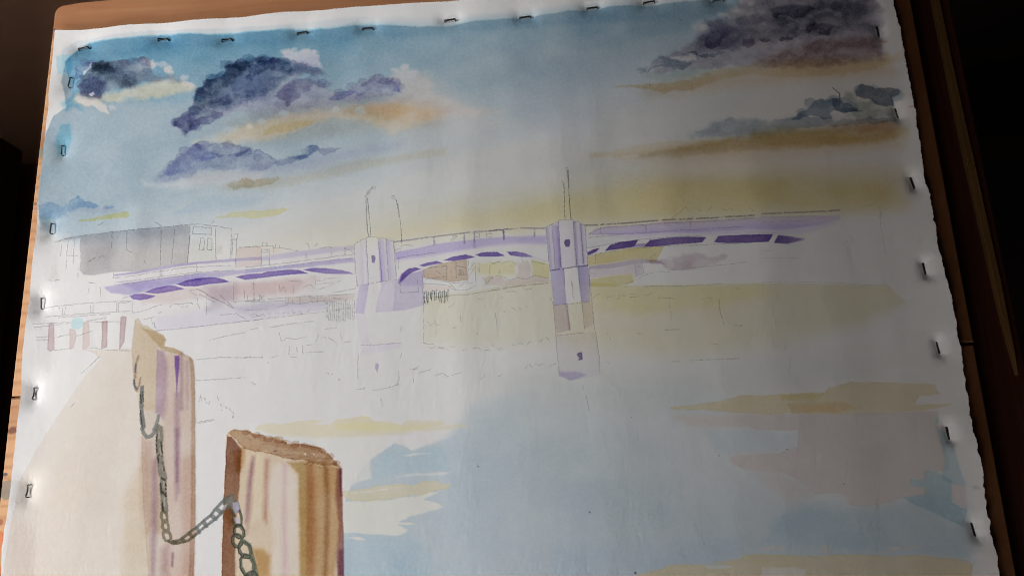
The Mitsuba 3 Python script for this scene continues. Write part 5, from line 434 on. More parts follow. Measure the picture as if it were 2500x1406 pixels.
('pink_mirror_right',1,(0.07,0.15,0.21),(0.8,0.8),(1.03,1.03),None,1.03,0,0.8,0,0,[[(671.2,490.4),(679.2,488.5),(681.1,486.3),(705.9,485.6),(706.3,487.5),(692.3,488.3)]]),
('blue_right_deep',1,(0.24,0.12,0.05),(0.9,0.9),(7.59,7.59),None,1.38,0,0,0,0,[[(620.8,452.7),(665.5,457.9),(686.3,455.9),(716.2,449.2),(733.1,446),(742.4,462.5),(739.2,496.9),(668.6,490.9),(616.5,484.6),(588.4,479.4),(603.2,460)]]),
('blue_right_deep',1,(0.1,0.04,0),(0.9,0.9),(2.76,2.76),None,1.03,0,0,0,0,[[(554.1,393.3),(628.2,396.8),(626.4,410.1),(609.1,413.5),(560.7,411)]]),
('pink_mirror_right',1,(0.16,0.22,0.24),(0.85,0.85),(4.14,0.86),(548,396.1,0.0158,0.0008),1.03,0.05,0.9,0,0,[[(529.6,380.5),(629.8,384.9),(734.8,388.4),(731.3,402.6),(735.1,411.1),(735.6,431.8),(725,433.4),(724.9,431.7),(717.5,431.8),(715.4,439),(707,436.2),(703.6,442.1),(715.8,445.1),(714,450.1),(697.4,450.7),(684.5,454.8),(665.7,456.3),(656.8,453.9),(654.8,446.3),(632.2,445.2),(623,435.5),(613.4,429.5),(594.8,426.9),(574.4,421.7),(571.7,417.4),(575.4,412.6),(609.1,413.7),(623.9,410),(626.5,397.1),(592.3,395.1),(588.4,392.3),(541.6,389.9)]]),
('pink_mirror_right',1,(0.14,0.18,0.2),(0.8,0.8),(1.03,1.03),None,1.03,0,0.85,0,0,[[(735.2,440),(744,444.9),(742.6,461.6),(732.3,456.5)]]),
('pink_mirror_left',1,(0.1,0.14,0.15),(0.7,0.7),(4.83,4.83),None,1.03,0,0.5,0,0,[[(588.6,426.6),(615.4,430),(634.2,445.3),(616.6,452.5),(601.1,443.7)]]),
('blue_right',1,(0.35,0.16,0.1),(0.9,0.9),(0.86,0.86),None,1.03,0.1,0.2,0,0,[[(731,402.1),(737.9,404.2),(740.8,419.7),(744,444.5),(734.8,442.4),(728.1,439.6),(732.6,425.5),(732.7,413.1)]]),
('blue_right',1,(0.34,0.17,0.11),(0.9,0.9),(1.03,1.03),None,1.03,0.1,0,0,0,[[(705.9,436.9),(715.4,439),(717.5,431.8),(725,433.4),(735.2,440),(732.3,456.5),(742.5,462.2),(738.3,474.3),(723.6,465.7),(706.7,456.8),(697.4,451.1),(714.1,449.5),(715.8,445.1),(704,442.1)]]),
('pink_mirror_right',1,(0.16,0.22,0.24),(0.7,0.7),(1.38,1.38),None,1.03,0,0.7,0,0,[[(586,482.2),(603.6,481.6),(604.2,484.4),(587.8,484.5)]]),
('ochre_foot_right',1,(0.11,0.21,0.49),(1,1),(0.86,0.86),None,1.03,0.1,0.8,0,0,[[(509.4,494.4),(518.2,491.9),(533.9,491.7),(548.2,493.2),(561.2,493.8),(550.5,491),(572.1,489.6),(573,487.3),(581.6,486.8),(602.8,488),(617.8,489.8),(642.1,489.8),(666.1,490.8),(683.9,492.8),(702,492.4),(734,497.6),(739.4,500.8),(736.1,519),(475.3,507.9),(494.7,497)]]),
('blue_slit',1,(0.17,0.08,0),(0.9,0.9),(0.69,0.69),None,0.69,0,0.7,0,0,[[(544.1,493.9),(559.5,493.4),(565.4,494.8),(556.1,496.2),(547,495.8)]]),
('ochre_foot_light',1,(0.08,0.12,0.17),(0.5,0.5),(1.03,1.03),None,1.03,0,0.8,0,0,[[(586.6,496.3),(609.8,497.4),(619.6,499.3),(616.6,504),(585.8,502.7)]]),
('teal_dab',1,(0.4,0.13,0.13),(0.7,0.7),(1.03,1.03),None,1.03,0,0,0,0,[[(730.8,394),(734.1,393.4),(733.2,398.2),(730.5,398)]]),
('teal_dab',1,(0.39,0.29,0.29),(0.7,0.7),(1.38,1.38),None,1.03,0,0,0,0,[[(748.5,445.4),(750.9,445.1),(753.6,447.6),(749.6,447.7)]]),
('quay_path',1,(0.05,0.11,0.19),(1,1),(0.69,0.69),None,0.69,0.08,0,0,0,[[(50.1,300.4),(58.9,301.6),(90.3,301.7),(94.3,308.8),(101.2,336.3),(109.4,386.3),(115.8,450),(122.3,492.8),(0.4,487.6),(1.5,460.2),(4.5,406.9),(26.2,365.7),(50.4,326.8),(65.1,309.2),(57.3,303.2)]]),
('quay_path_shade',1,(0.09,0.15,0.26),(1.2,1.2),(6.21,3.45),None,1.03,0,0,0,0,[[(94.6,417.7),(106.4,392.6),(120.6,492.8),(94.6,491.6)]]),
('quay_path_shade',1,(0.04,0.07,0.1),(0.7,0.7),(13.8,13.8),None,1.03,0,0,0,0,[[(45.4,350.1),(84.5,318.5),(99.2,385.8),(96.3,491.7),(17.6,488.4),(21.9,430)]]),
('quay_path_grey',1,(0.06,0.12,0.14),(0.8,0.8),(6.9,6.9),None,1.03,0,0,0,0,[[(1.7,429),(18.1,442.3),(24.9,461.3),(24.2,488.6),(4.4,487.8)]]),
('fence_post',1,(0.26,0.42,0.4),(1,1),(0.52,0.52),None,0.52,0.2,0,0,0,[[(18.3,277.4),(20,276.1),(22.8,277.2),(25.2,299.2),(21.7,300.4),(19.3,298.9)]]),
('fence_post',1,(0.15,0.26,0.29),(1,1),(0.52,0.52),None,0.52,0.2,0,0,0,[[(36.8,282.1),(41.4,283.2),(43.3,289.6),(41.8,298.4),(38.7,300),(37.5,296.4)]]),
('fence_post',1,(0.12,0.24,0.28),(1,1),(0.52,0.52),None,0.52,0.2,0,0,0,[[(48.1,277.4),(53.1,276.7),(55.3,297.4),(51.8,300.8),(49.1,300.6)]]),
('fence_post',1,(0.31,0.48,0.48),(1,1),(0.52,0.52),None,0.52,0.2,0,0,0,[[(64,277.4),(68.9,277.2),(70.1,300.1),(65.2,300.7)]]),
('fence_post',1,(0.3,0.47,0.45),(1,1),(0.52,0.52),None,0.52,0.2,0,0,0,[[(80,274.7),(81.8,274.1),(85.2,275.1),(84.6,295.6),(81.4,301.6),(80.4,302.4)]]),
('blue_blot',1,(0.36,0.07,0),(0.8,0.8),(1.38,1.38),None,1.72,0.2,0,0,0,[[(48.5,277.8),(47.9,280.7),(45.1,282.6),(42.4,282.5),(39,280.8),(38,277.2),(38.7,273.9),(41.4,272.8),(44.6,272.7),(47.6,275.2)]]),
('blue_blot',1,(1.07,0.61,0),(1,1),(0.34,0.34),None,0.17,0,0,0,0,[[(66,275.3),(66.7,274.1),(67.6,275.4)]]),
('post_one',1,(0.15,0.25,0.37),(1,1),(0.52,0.52),None,0.52,0.25,0.6,0,0,[[(92.3,278.1),(95,276.2),(99.6,283.1),(103.1,283.3),(109.7,288.2),(117.6,292.2),(120.3,296.5),(119.2,301.6),(125.2,303),(132.3,306.5),(140.1,310.7),(143,315),(145.6,325.3),(148.1,372),(150.9,420.4),(152,451.6),(152,494.1),(117.7,492.6),(109.6,434.1),(104.6,386.1),(103.3,353.2),(101.4,339.7),(96.8,337.8),(94.3,330.9),(92.4,312.1),(91.1,303.4)]]),
('post_one_tan',1,(0.07,0.13,0.27),(0.9,0.9),(1.38,1.38),None,0.69,0,0,0,0,[[(92.4,279.2),(99.7,283.8),(118.4,293.6),(119.5,300.6),(113,303),(114.2,353.8),(102.2,353.1),(94.9,329.3),(92.2,308.7)]]),
('post_one_top',1,(0.25,0.36,0.61),(0.8,0.8),(1.38,1.38),None,1.03,0.2,0,0,0,[[(98,284.8),(110.5,289),(119.6,295.8),(118.1,301.6),(132.2,306.1),(143,315),(135.9,310.5),(118.3,305.3),(107.3,294)]]),
('post_one_violet',1,(0.37,0.54,0.28),(0.9,0.9),(0.69,3.1),(113.9,330.3,0.1157,0.0064),0.52,0,0,0,0,[[(112.7,303.6),(119.1,306.8),(122.6,320.6),(122.8,354.2),(121.4,360.8),(114.4,356.4),(113.5,330.3)]]),
('post_one_lilac',1,(0.06,0.16,0.16),(0.8,0.8),(2.76,2.76),None,0.69,0,0,0,0,[[(118.6,310.2),(128.8,307.3),(140.3,314.8),(144.3,342.1),(146.5,375.2),(150.3,436),(152.7,494.1),(128.8,493.1),(122.9,387)]]),
('post_one_indigo',1,(0.99,1.35,0.33),(1,1),(0.69,1.38),None,0.52,0,0,0,0,[[(127.7,310.4),(131.9,310.4),(132.6,319.4),(131.8,329.8),(131.6,344),(129.8,328)]]),
('post_one_streak',1,(0.5,0.69,0.44),(0.8,0.8),(2.93,2.93),None,0.52,0,0,0,0,[[(129.6,341.3),(133,341.5),(137.3,419.7),(135,425.9)]]),
('post_one_streak',1,(0.46,0.61,0.4),(0.8,0.8),(2.35,2.35),None,0.52,0,0,0,0,[[(132.7,307.5),(134.7,307.7),(137.1,355),(134.7,354.9)]]),
('post_one_streak',1,(0.31,0.44,0.34),(0.7,0.7),(2.35,2.35),None,0.52,0,0,0,0,[[(137.8,314.7),(140.3,314.8),(141.5,355.2),(139.8,355.1)]]),
('post_one_streak',1,(0.4,0.6,0.4),(0.9,0.9),(2.35,2.35),None,0.52,0,0,0,0,[[(131.2,369.8),(134.7,370),(136,411.4),(134.3,413)]]),
('post_one_streak',1,(0.46,0.69,0.47),(0.9,0.9),(2.93,2.93),None,0.52,0,0,0,0,[[(114.9,394),(118.1,390.8),(120.2,434.9),(121.3,482.6),(118,482.4),(116.5,442.7)]]),
('post_one_streak',1,(0.27,0.47,0.53),(0.8,0.8),(4.69,4.69),None,0.52,0,0,0,0,[[(103.9,376.8),(115.2,377.4),(119,442.8),(112.7,450.4),(107.8,426.3)]]),
('post_one_streak',1,(0.84,1.15,0.87),(0.8,0.8),(1.17,1.17),None,0.52,0,0,0,0,[[(133.7,465.5),(135.4,465.6),(135.5,476.5),(134.2,475.7)]]),
('post_one_streak',1,(0.31,0.51,0.43),(0.8,0.8),(3.52,3.52),None,0.52,0,0,0,0,[[(125.2,462.8),(131.7,459.2),(132.1,483),(124.6,482.7)]]),
('post_one_brown',1,(0.29,0.43,0.59),(0.8,0.8),(2.76,2.76),None,0.52,0,0,0,0,[[(116.5,369.1),(121.7,369.3),(126.6,427.1),(126.2,451.1),(119.5,450.7),(119.7,410.6)]]),
('post_one_edge',1,(0.34,0.51,0.66),(0.9,0.9),(1.38,1.38),None,0.52,0.2,0,0,0,[[(140.8,311.4),(143.7,315),(146.1,328.7),(151.3,436.1),(152.4,494.1),(148.8,494),(147.3,420.2),(143.6,342)]]),
('post_one_edge',1,(0.13,0.25,0.31),(0.9,0.9),(3.45,3.45),None,0.52,0,0,0,0,[[(138.6,395.2),(147.8,391.5),(150.7,436.3),(151.3,483.9),(143,483.5)]]),
('post_two',1,(0.12,0.3,0.57),(1,1),(0.45,0.45),None,0.69,0.3,0.6,0,0,[[(173.8,377.3),(176.1,374.2),(181.1,372.8),(189.5,374.9),(203,378.8),(207.1,381.6),(210.4,379.9),(216.5,381.5),(223.2,385.7),(238.2,388.1),(251.5,391),(255.4,393.8),(261.4,400.5),(267.3,406.5),(267.7,426),(269,457),(269.7,499.1),(174,495),(173.4,437.1),(174.2,405.7)]]),
('post_two_face',1,(0.88,1.34,1.56),(1,1),(0.52,1.38),(175,437.2,0.0759,0.0036),0.69,0.1,0,0,0,[[(174.5,378),(178.3,378.8),(186.6,388.7),(185.7,422.1),(183.1,453.1),(185.5,495.5),(174.3,495),(173.5,430.9),(174.2,396.1)]]),
('post_two_face_violet',1,(0.27,0.42,0.31),(0.8,0.8),(2.07,2.07),None,0.69,0,0,0,0,[[(174.9,378),(181.4,381.9),(184.7,390.2),(180.1,393.2),(175.2,386.5)]]),
('post_two_top',1,(0.34,0.53,0.71),(1,1),(0.52,1.38),None,1.72,0.25,0,0,0.6,[[(176.1,375.1),(181.1,372.8),(189.5,374.9),(203,378.8),(223.2,385.7),(238.2,388.4),(251.5,391.3),(261.4,400.8),(267.3,407.1),(256.5,404.7),(243.3,402.1),(236.7,399.9),(223.4,397.9),(210.1,393.4),(196.7,391.4),(187.3,387.7)]]),
('post_two_top_shade',1,(0.16,0.3,0.37),(0.9,0.9),(1.72,1.72),None,2.07,0.15,0,0,0.6,[[(189.6,375.8),(203.1,379.5),(216.5,382.8),(236.5,388.3),(251.5,391.7),(256.4,396.4),(243.2,395.7),(223.3,390.2),(203.2,384)]]),
('post_two_top_shade',1,(0.22,0.37,0.51),(0.9,0.9),(1.72,1.72),None,2.07,0.15,0,0,0.6,[[(216.7,393.4),(236.6,396),(256.5,399.6),(264.7,405.4),(249.9,402.4),(230,398.9)]]),
('post_two_lump',1,(0.25,0.38,0.45),(0.8,0.8),(0.69,0.69),None,1.72,0.35,0,0,0,[[(193.2,376.4),(191.9,378.1),(188.8,378.4),(186.3,377),(186.3,375),(188.7,373.8),(191.8,374.4)]]),
('post_two_lump',1,(0.25,0.38,0.45),(0.8,0.8),(0.69,0.69),None,1.72,0.35,0,0,0,[[(203,378.8),(201.6,380.8),(198.2,381.1),(195.4,379.6),(195.4,377.3),(198.1,376),(201.5,376.7)]]),
('post_two_lump',1,(0.25,0.38,0.45),(0.8,0.8),(0.69,0.69),None,1.72,0.35,0,0,0,[[(212.5,381.9),(210.9,384.1),(207.2,384.4),(204.2,382.7),(204.1,380.2),(207.1,378.8),(210.8,379.6)]]),
('post_two_lump',1,(0.25,0.38,0.45),(0.8,0.8),(0.69,0.69),None,1.72,0.35,0,0,0,[[(222,383.4),(220.2,385.7),(216.1,386.1),(212.9,384.2),(212.8,381.5),(216,380),(220.1,380.8)]]),
('post_two_lump',1,(0.25,0.38,0.45),(0.8,0.8),(0.69,0.69),None,1.72,0.35,0,0,0,[[(226.8,385.9),(225.5,387.6),(222.4,387.9),(220,386.5),(219.9,384.5),(222.4,383.4),(225.4,384)]]),
('post_two_lump',1,(0.25,0.38,0.45),(0.8,0.8),(0.69,0.69),None,1.72,0.35,0,0,0,[[(234.9,387.6),(233.3,389.7),(229.6,390.1),(226.6,388.4),(226.6,385.9),(229.5,384.5),(233.2,385.3)]]),
('post_two_lump',1,(0.25,0.38,0.45),(0.8,0.8),(0.69,0.69),None,1.72,0.35,0,0,0,[[(242.8,389.3),(241.4,391.2),(238,391.5),(235.3,390),(235.2,387.8),(237.9,386.5),(241.3,387.2)]]),
('post_two_lump',1,(0.25,0.38,0.45),(0.8,0.8),(0.69,0.69),None,1.72,0.35,0,0,0,[[(249.4,390.9),(248.1,392.6),(245.1,392.9),(242.6,391.6),(242.6,389.6),(245,388.4),(248,389)]]),
('post_two_lump',1,(0.25,0.38,0.45),(0.8,0.8),(0.69,0.69),None,1.72,0.35,0,0,0,[[(256,393.5),(254.7,395.2),(251.7,395.5),(249.3,394.1),(249.2,392.1),(251.7,391),(254.7,391.6)]]),
('post_two_lump',1,(0.25,0.38,0.45),(0.8,0.8),(0.69,0.69),None,1.72,0.35,0,0,0,[[(262,398.6),(260.7,400.3),(257.7,400.6),(255.2,399.2),(255.2,397.3),(257.6,396.1),(260.6,396.7)]]),
('post_two_lump',1,(0.25,0.38,0.45),(0.8,0.8),(0.69,0.69),None,1.72,0.35,0,0,0,[[(266.9,403.9),(265.7,405.5),(263,405.7),(260.9,404.5),(260.9,402.8),(263,401.8),(265.7,402.3)]]),
('post_two_speck',0,(0.1,0.2,0.3),(0.7,0.7),(0.34,0.34),None,1.03,0,0.4,0.44,0,[[(247.9,400.4),(249.8,401.2),(251.1,400.3)]]),
('post_two_speck',0,(0.5,0.65,0.6),(0.7,0.7),(0.34,0.34),None,1.03,0,0,0.28,0,[[(223.2,395.1),(225.1,394.5),(226.3,395.3)]]),
('post_two_speck',0,(0.5,0.65,0.6),(0.7,0.7),(0.34,0.34),None,1.03,0,0,0.23,0,[[(260.7,405.2),(262.4,405.3),(263.5,404.1)]]),
('post_two_speck',0,(0.1,0.2,0.3),(0.7,0.7),(0.34,0.34),None,1.03,0,0.4,0.44,0,[[(259,402.4),(260.5,402.6),(261.5,401.4)]]),
('post_two_speck',0,(0.5,0.65,0.6),(0.7,0.7),(0.34,0.34),None,1.03,0,0,0.27,0,[[(242.5,403.8),(244,404.8),(245.1,403.4)]]),
('post_two_speck',0,(0.5,0.65,0.6),(0.7,0.7),(0.34,0.34),None,1.03,0,0,0.44,0,[[(209.4,392.4),(211.4,393.2),(212.7,391.9)]]),
('post_two_speck',0,(0.1,0.2,0.3),(0.7,0.7),(0.34,0.34),None,1.03,0,0.4,0.18,0,[[(222.2,391.6),(223.8,390.9),(224.8,391.8)]]),
('post_two_speck',0,(0.5,0.65,0.6),(0.7,0.7),(0.34,0.34),None,1.03,0,0,0.4,0,[[(249,405.4),(249.8,406.1),(250.4,406.3)]]),
('post_two_speck',0,(0.5,0.65,0.6),(0.7,0.7),(0.34,0.34),None,1.03,0,0,0.2,0,[[(228,399.3),(230.4,400.3),(231.9,398.8)]]),
('post_two_speck',0,(0.1,0.2,0.3),(0.7,0.7),(0.34,0.34),None,1.03,0,0.4,0.41,0,[[(249,400.4),(250.8,400.3),(251.9,400.5)]]),
('post_two_speck',0,(0.5,0.65,0.6),(0.7,0.7),(0.34,0.34),None,1.03,0,0,0.3,0,[[(198.3,389.8),(200.4,389.9),(201.9,390.8)]]),
('post_two_speck',0,(0.5,0.65,0.6),(0.7,0.7),(0.34,0.34),None,1.03,0,0,0.19,0,[[(192.3,381.4),(193.2,380.6),(193.8,382.1)]]),
('post_two_speck',0,(0.1,0.2,0.3),(0.7,0.7),(0.34,0.34),None,1.03,0,0.4,0.18,0,[[(261.3,403.4),(262.9,403.3),(264.1,403.4)]]),
('post_two_speck',0,(0.5,0.65,0.6),(0.7,0.7),(0.34,0.34),None,1.03,0,0,0.21,0,[[(227.8,398.3),(229.3,398.1),(230.3,398.3)]]),
('post_two_speck',0,(0.5,0.65,0.6),(0.7,0.7),(0.34,0.34),None,1.03,0,0,0.24,0,[[(196.5,390.6),(198,391.5),(199,391.8)]]),
('post_two_speck',0,(0.1,0.2,0.3),(0.7,0.7),(0.34,0.34),None,1.03,0,0.4,0.23,0,[[(197.4,390.3),(198.9,389.5),(199.9,390.9)]]),
('post_two_speck',0,(0.5,0.65,0.6),(0.7,0.7),(0.34,0.34),None,1.03,0,0,0.38,0,[[(237.6,402.6),(239.7,403.4),(241,401.6)]]),
('post_two_speck',0,(0.5,0.65,0.6),(0.7,0.7),(0.34,0.34),None,1.03,0,0,0.36,0,[[(227.6,398.2),(229.3,399.2),(230.5,397.1)]]),
('post_two_speck',0,(0.1,0.2,0.3),(0.7,0.7),(0.34,0.34),None,1.03,0,0.4,0.4,0,[[(254.2,403.8),(256.3,404.8),(257.8,405.2)]]),
('post_two_speck',0,(0.5,0.65,0.6),(0.7,0.7),(0.34,0.34),None,1.03,0,0,0.32,0,[[(261.3,403.7),(262.9,404),(264,403.5)]]),
('post_two_speck',0,(0.5,0.65,0.6),(0.7,0.7),(0.34,0.34),None,1.03,0,0,0.38,0,[[(203.6,386.2),(205.9,385.5),(207.5,386.9)]]),
('post_two_speck',0,(0.1,0.2,0.3),(0.7,0.7),(0.34,0.34),None,1.03,0,0.4,0.42,0,[[(241.3,403),(242.6,403.9),(243.4,403.5)]]),
('post_two_speck',0,(0.5,0.65,0.6),(0.7,0.7),(0.34,0.34),None,1.03,0,0,0.33,0,[[(253.5,406.5),(254.9,406.4),(255.8,406.5)]]),
('post_two_speck',0,(0.5,0.65,0.6),(0.7,0.7),(0.34,0.34),None,1.03,0,0,0.18,0,[[(226,392.8),(227.3,392.1),(228.2,394)]]),
('post_two_speck',0,(0.1,0.2,0.3),(0.7,0.7),(0.34,0.34),None,1.03,0,0.4,0.35,0,[[(204.5,391.2),(206.8,390.4),(208.4,391.6)]]),
('post_two_speck',0,(0.5,0.65,0.6),(0.7,0.7),(0.34,0.34),None,1.03,0,0,0.41,0,[[(213.7,391.8),(214.8,392.7),(215.5,391.8)]]),
('post_two_speck',0,(0.5,0.65,0.6),(0.7,0.7),(0.34,0.34),None,1.03,0,0,0.27,0,[[(216.5,392),(218.2,392.3),(219.4,391.5)]]),
('post_two_speck',0,(0.1,0.2,0.3),(0.7,0.7),(0.34,0.34),None,1.03,0,0.4,0.39,0,[[(200.9,393.4),(202.8,392.6),(204.2,394.3)]]),
('post_two_speck',0,(0.5,0.65,0.6),(0.7,0.7),(0.34,0.34),None,1.03,0,0,0.4,0,[[(216,394.5),(217.9,395.2),(219.2,395.5)]]),
('post_two_speck',0,(0.5,0.65,0.6),(0.7,0.7),(0.34,0.34),None,1.03,0,0,0.22,0,[[(222.8,391.8),(224.5,391.6),(225.6,390.8)]]),
('post_two_speck',0,(0.1,0.2,0.3),(0.7,0.7),(0.34,0.34),None,1.03,0,0.4,0.2,0,[[(205.1,391),(207.5,391.5),(209.1,392.1)]]),
('post_two_speck',0,(0.5,0.65,0.6),(0.7,0.7),(0.34,0.34),None,1.03,0,0,0.24,0,[[(251.1,399.3),(252.3,399.5),(253.1,399)]]),
('post_two_speck',0,(0.5,0.65,0.6),(0.7,0.7),(0.34,0.34),None,1.03,0,0,0.22,0,[[(249.5,399.1),(250.4,398.3),(251.1,398.1)]]),
('post_two_speck',0,(0.1,0.2,0.3),(0.7,0.7),(0.34,0.34),None,1.03,0,0.4,0.2,0,[[(244.8,403.1),(246.7,403.2),(247.9,402.4)]]),
('post_two_speck',0,(0.5,0.65,0.6),(0.7,0.7),(0.34,0.34),None,1.03,0,0,0.29,0,[[(247.3,405.9),(249.6,406),(251.1,406.8)]]),
('post_two_speck',0,(0.5,0.65,0.6),(0.7,0.7),(0.34,0.34),None,1.03,0,0,0.41,0,[[(193.1,381.6),(194.1,382.4),(194.7,382.8)]]),
('post_two_speck',0,(0.1,0.2,0.3),(0.7,0.7),(0.34,0.34),None,1.03,0,0.4,0.19,0,[[(235,399.1),(237,398.9),(238.4,400.5)]]),
('post_two_speck',0,(0.5,0.65,0.6),(0.7,0.7),(0.34,0.34),None,1.03,0,0,0.29,0,[[(260.8,408),(262.8,408.3),(264.1,408.8)]]),
('post_two_speck',0,(0.5,0.65,0.6),(0.7,0.7),(0.34,0.34),None,1.03,0,0,0.26,0,[[(214.1,391.7),(215.7,392.3),(216.8,391.3)]]),
('post_two_speck',0,(0.1,0.2,0.3),(0.7,0.7),(0.34,0.34),None,1.03,0,0.4,0.32,0,[[(205.2,394.5),(207.3,395.2),(208.6,395.9)]]),
('post_two_speck',0,(0.5,0.65,0.6),(0.7,0.7),(0.34,0.34),None,1.03,0,0,0.33,0,[[(226.8,395.2),(228.3,394.7),(229.2,394.4)]]),
('post_two_speck',0,(0.5,0.65,0.6),(0.7,0.7),(0.34,0.34),None,1.03,0,0,0.18,0,[[(260.2,403.8),(261.9,404.4),(263.1,403)]]),
('post_two_speck',0,(0.1,0.2,0.3),(0.7,0.7),(0.34,0.34),None,1.03,0,0.4,0.21,0,[[(234.4,401.8),(235.7,401.2),(236.6,402.2)]]),
('post_two_speck',0,(0.5,0.65,0.6),(0.7,0.7),(0.34,0.34),None,1.03,0,0,0.29,0,[[(215.4,388.7),(216.4,389.1),(216.9,387.7)]]),
('post_two_speck',0,(0.5,0.65,0.6),(0.7,0.7),(0.34,0.34),None,1.03,0,0,0.35,0,[[(213.2,391.7),(214.8,392.7),(215.7,391.9)]]),
('post_two_speck',0,(0.1,0.2,0.3),(0.7,0.7),(0.34,0.34),None,1.03,0,0.4,0.4,0,[[(259.8,407.6),(261.4,407.2),(262.5,408.4)]]),
('post_two_chip',1,(0,0,0),(0.3,0.3),(0.34,0.34),None,0.34,0,0.9,0,0,[[(237.3,394.6),(239.4,394.9),(238.6,396.8)]]),
('post_two_chip',1,(0,0,0),(0.3,0.3),(0.34,0.34),None,0.34,0,0.9,0,0,[[(243.8,395),(246.9,395.7),(245.4,396.5)]]),
('post_two_chip',1,(0,0.01,0),(0.5,0.5),(0.69,0.69),None,0.69,0,0.8,0,0,[[(222.3,384.6),(228.2,385.7),(230,387),(224,387.2)]]),
('post_two_ochre',1,(0.41,0.65,1.2),(1,1),(1.72,1.72),None,0.69,0,0,0,0,[[(224.3,401.1),(241.2,401.2),(242.4,432.7),(242.2,487.8),(235.6,487.5),(234,432.3),(232.9,410.5),(229.4,406.3)]]),
('post_two_brown',1,(0.27,0.51,0.89),(1,1),(2.42,2.42),None,0.69,0,0,0,0,[[(241.2,401.2),(254.7,403.5),(266.5,408.1),(267.8,433.9),(266.6,457.5),(263.4,480.6),(261.8,488.6),(242.2,487.8)]]),
('post_two_lilac',1,(0,0.07,0.1),(0.6,0.6),(3.45,3.45),None,0.69,0,0.6,0,0,[[(211.6,401.3),(222.6,401.9),(232,411.3),(233.4,448.1),(234,487.4),(212.7,486.5),(214.4,455.1),(208,431)]]),
('post_two_cream',1,(0,0.1,0.37),(0.5,0.5),(2.76,2.76),None,0.69,0,0.5,0,0,[[(196.9,392.4),(206.3,392.8),(206.4,414.9),(204.1,442.8),(196.7,446.4),(194.4,422.4)]]),
('post_two_streak',1,(0.35,0.7,0.69),(0.9,0.9),(2.93,2.93),None,0.69,0,0,0,0,[[(206.4,398.6),(209,398.7),(208.7,423.1),(208.4,447),(205.8,442.9),(206.1,419.7)]]),
('post_two_streak',1,(0.38,0.61,0.5),(0.8,0.8),(2.93,2.93),None,0.69,0,0,0,0,[[(194.6,402.1),(197.1,399.8),(195.7,438.4),(193.2,454.1),(192.3,438.3)]]),
('post_two_streak',1,(0.17,0.37,0.21),(0.8,0.8),(3.52,3.52),None,0.69,0,0,0,0,[[(220.9,401.8),(223.4,402.7),(223.4,447.7),(225.8,487.1),(222.5,486.9),(221.2,439.6)]]),
('post_two_streak',1,(0.47,0.99,1.34),(0.8,0.8),(4.11,4.11),None,0.69,0,0,0,0,[[(241.2,402.8),(244.6,403),(246.7,448.7),(245.4,487.9),(242.2,487.8)]]),
('post_two_rust',1,(0.67,1.03,1.31),(0.9,0.9),(2.76,2.76),None,0.69,0,0,0,0,[[(254.3,404.3),(257.2,407.7),(258.2,428.7),(257.5,457.1),(256.1,488.4),(254,488.3),(255,449.1),(254.8,426.9)]]),
('post_two_indigo',1,(0.68,1.13,0.93),(1,1),(2.07,0.52),(263.3,449.5,0.1724,0.008),0.52,0,0,0,0,[[(264.8,408),(267.8,409),(268.6,433.9),(269.7,465.4),(269.5,489),(265,488.8),(264.2,472.9),(265.8,449.6),(263.2,429.7)]]),
('post_two_indigo',1,(0.66,0.89,0.5),(1,1),(1.72,1.72),None,0.52,0,0,0,0,[[(265.8,469.1),(269.5,469.3),(269.5,489),(265,488.8)]]),
('post_two_indigo',1,(0.99,1.47,1.03),(0.8,0.8),(1.03,1.03),None,0.52,0,0,0,0,[[(265.9,407.3),(267.8,408.2),(268.4,429.2),(267,429.1)]]),
('post_two_orange',1,(0.38,0.75,1.41),(0.9,0.9),(3.1,3.1),None,1.03,0,0,0,0,[[(195.6,466),(205.6,466.4),(211.5,470.6),(211.4,486.5),(202.8,486.1),(200,473.9)]]),
('post_two_orange',1,(0.38,0.73,1.18),(0.9,0.9),(2.42,2.42),None,0.69,0,0,0,0,[[(180.3,390.7),(189.6,387.9),(188.3,400.1),(186,407.4),(183.4,405.6)]]),
('post_two_streak',1,(0.44,0.66,0.39),(0.9,0.9),(2.35,2.35),None,0.69,0,0,0,0,[[(195.8,394.8),(198.3,394.9),(195.5,414.3),(193,442.3),(191.4,446.2),(193,414.2)]]),
('post_two_orange',1,(0.52,0.89,1.38),(0.8,0.8),(3.1,3.1),None,1.03,0,0,0,0,[[(174.2,434.2),(180.9,432.9),(182.2,445.7),(178.2,450.3)]]),
('chain_far',0,(0.62,0.76,0.86),(0.9,0.9),(0.41,0.41),None,1.03,0,0.4,0.83,0,[[(97.2,308.7),(95.8,317.3),(95.4,326),(94.5,332),(97.1,337.4),(99.4,333.2),(100.3,326.3)]]),
('chain_far',0,(1.28,1.16,0.89),(0.9,0.9),(0.41,0.41),None,0.69,0,0.3,0.76,0,[[(94.7,328.6),(95.5,333),(97.8,335.7)],[(95.7,315.6),(95.3,321.7)]]),
('chain_far',0,(1.16,1.12,1.13),(1,1),(0.55,0.55),None,1.38,0,0.7,1.9,0,[[(102,335),(102,343.6),(102.7,353.9),(103.6,360.8),(105.5,367.6)]]),
('chain_far_dark',0,(1.46,1.4,1.37),(0.9,0.9),(0.41,0.41),None,0.69,0,0,0.55,0,[[(101.2,340.2),(102.1,347.9)],[(102.6,338.5),(104.2,346.3)],[(101.5,352.2),(102.9,359.9),(104.3,366.7)]]),
('chain_far',0,(1.07,1.04,1.08),(1,1),(0.45,0.45),None,0.86,0,0.7,1.59,0,[[(104.3,368.4),(105.8,371.9),(109,375.6),(112.4,374.7),(114.9,371.5),(116.7,366.6)]]),
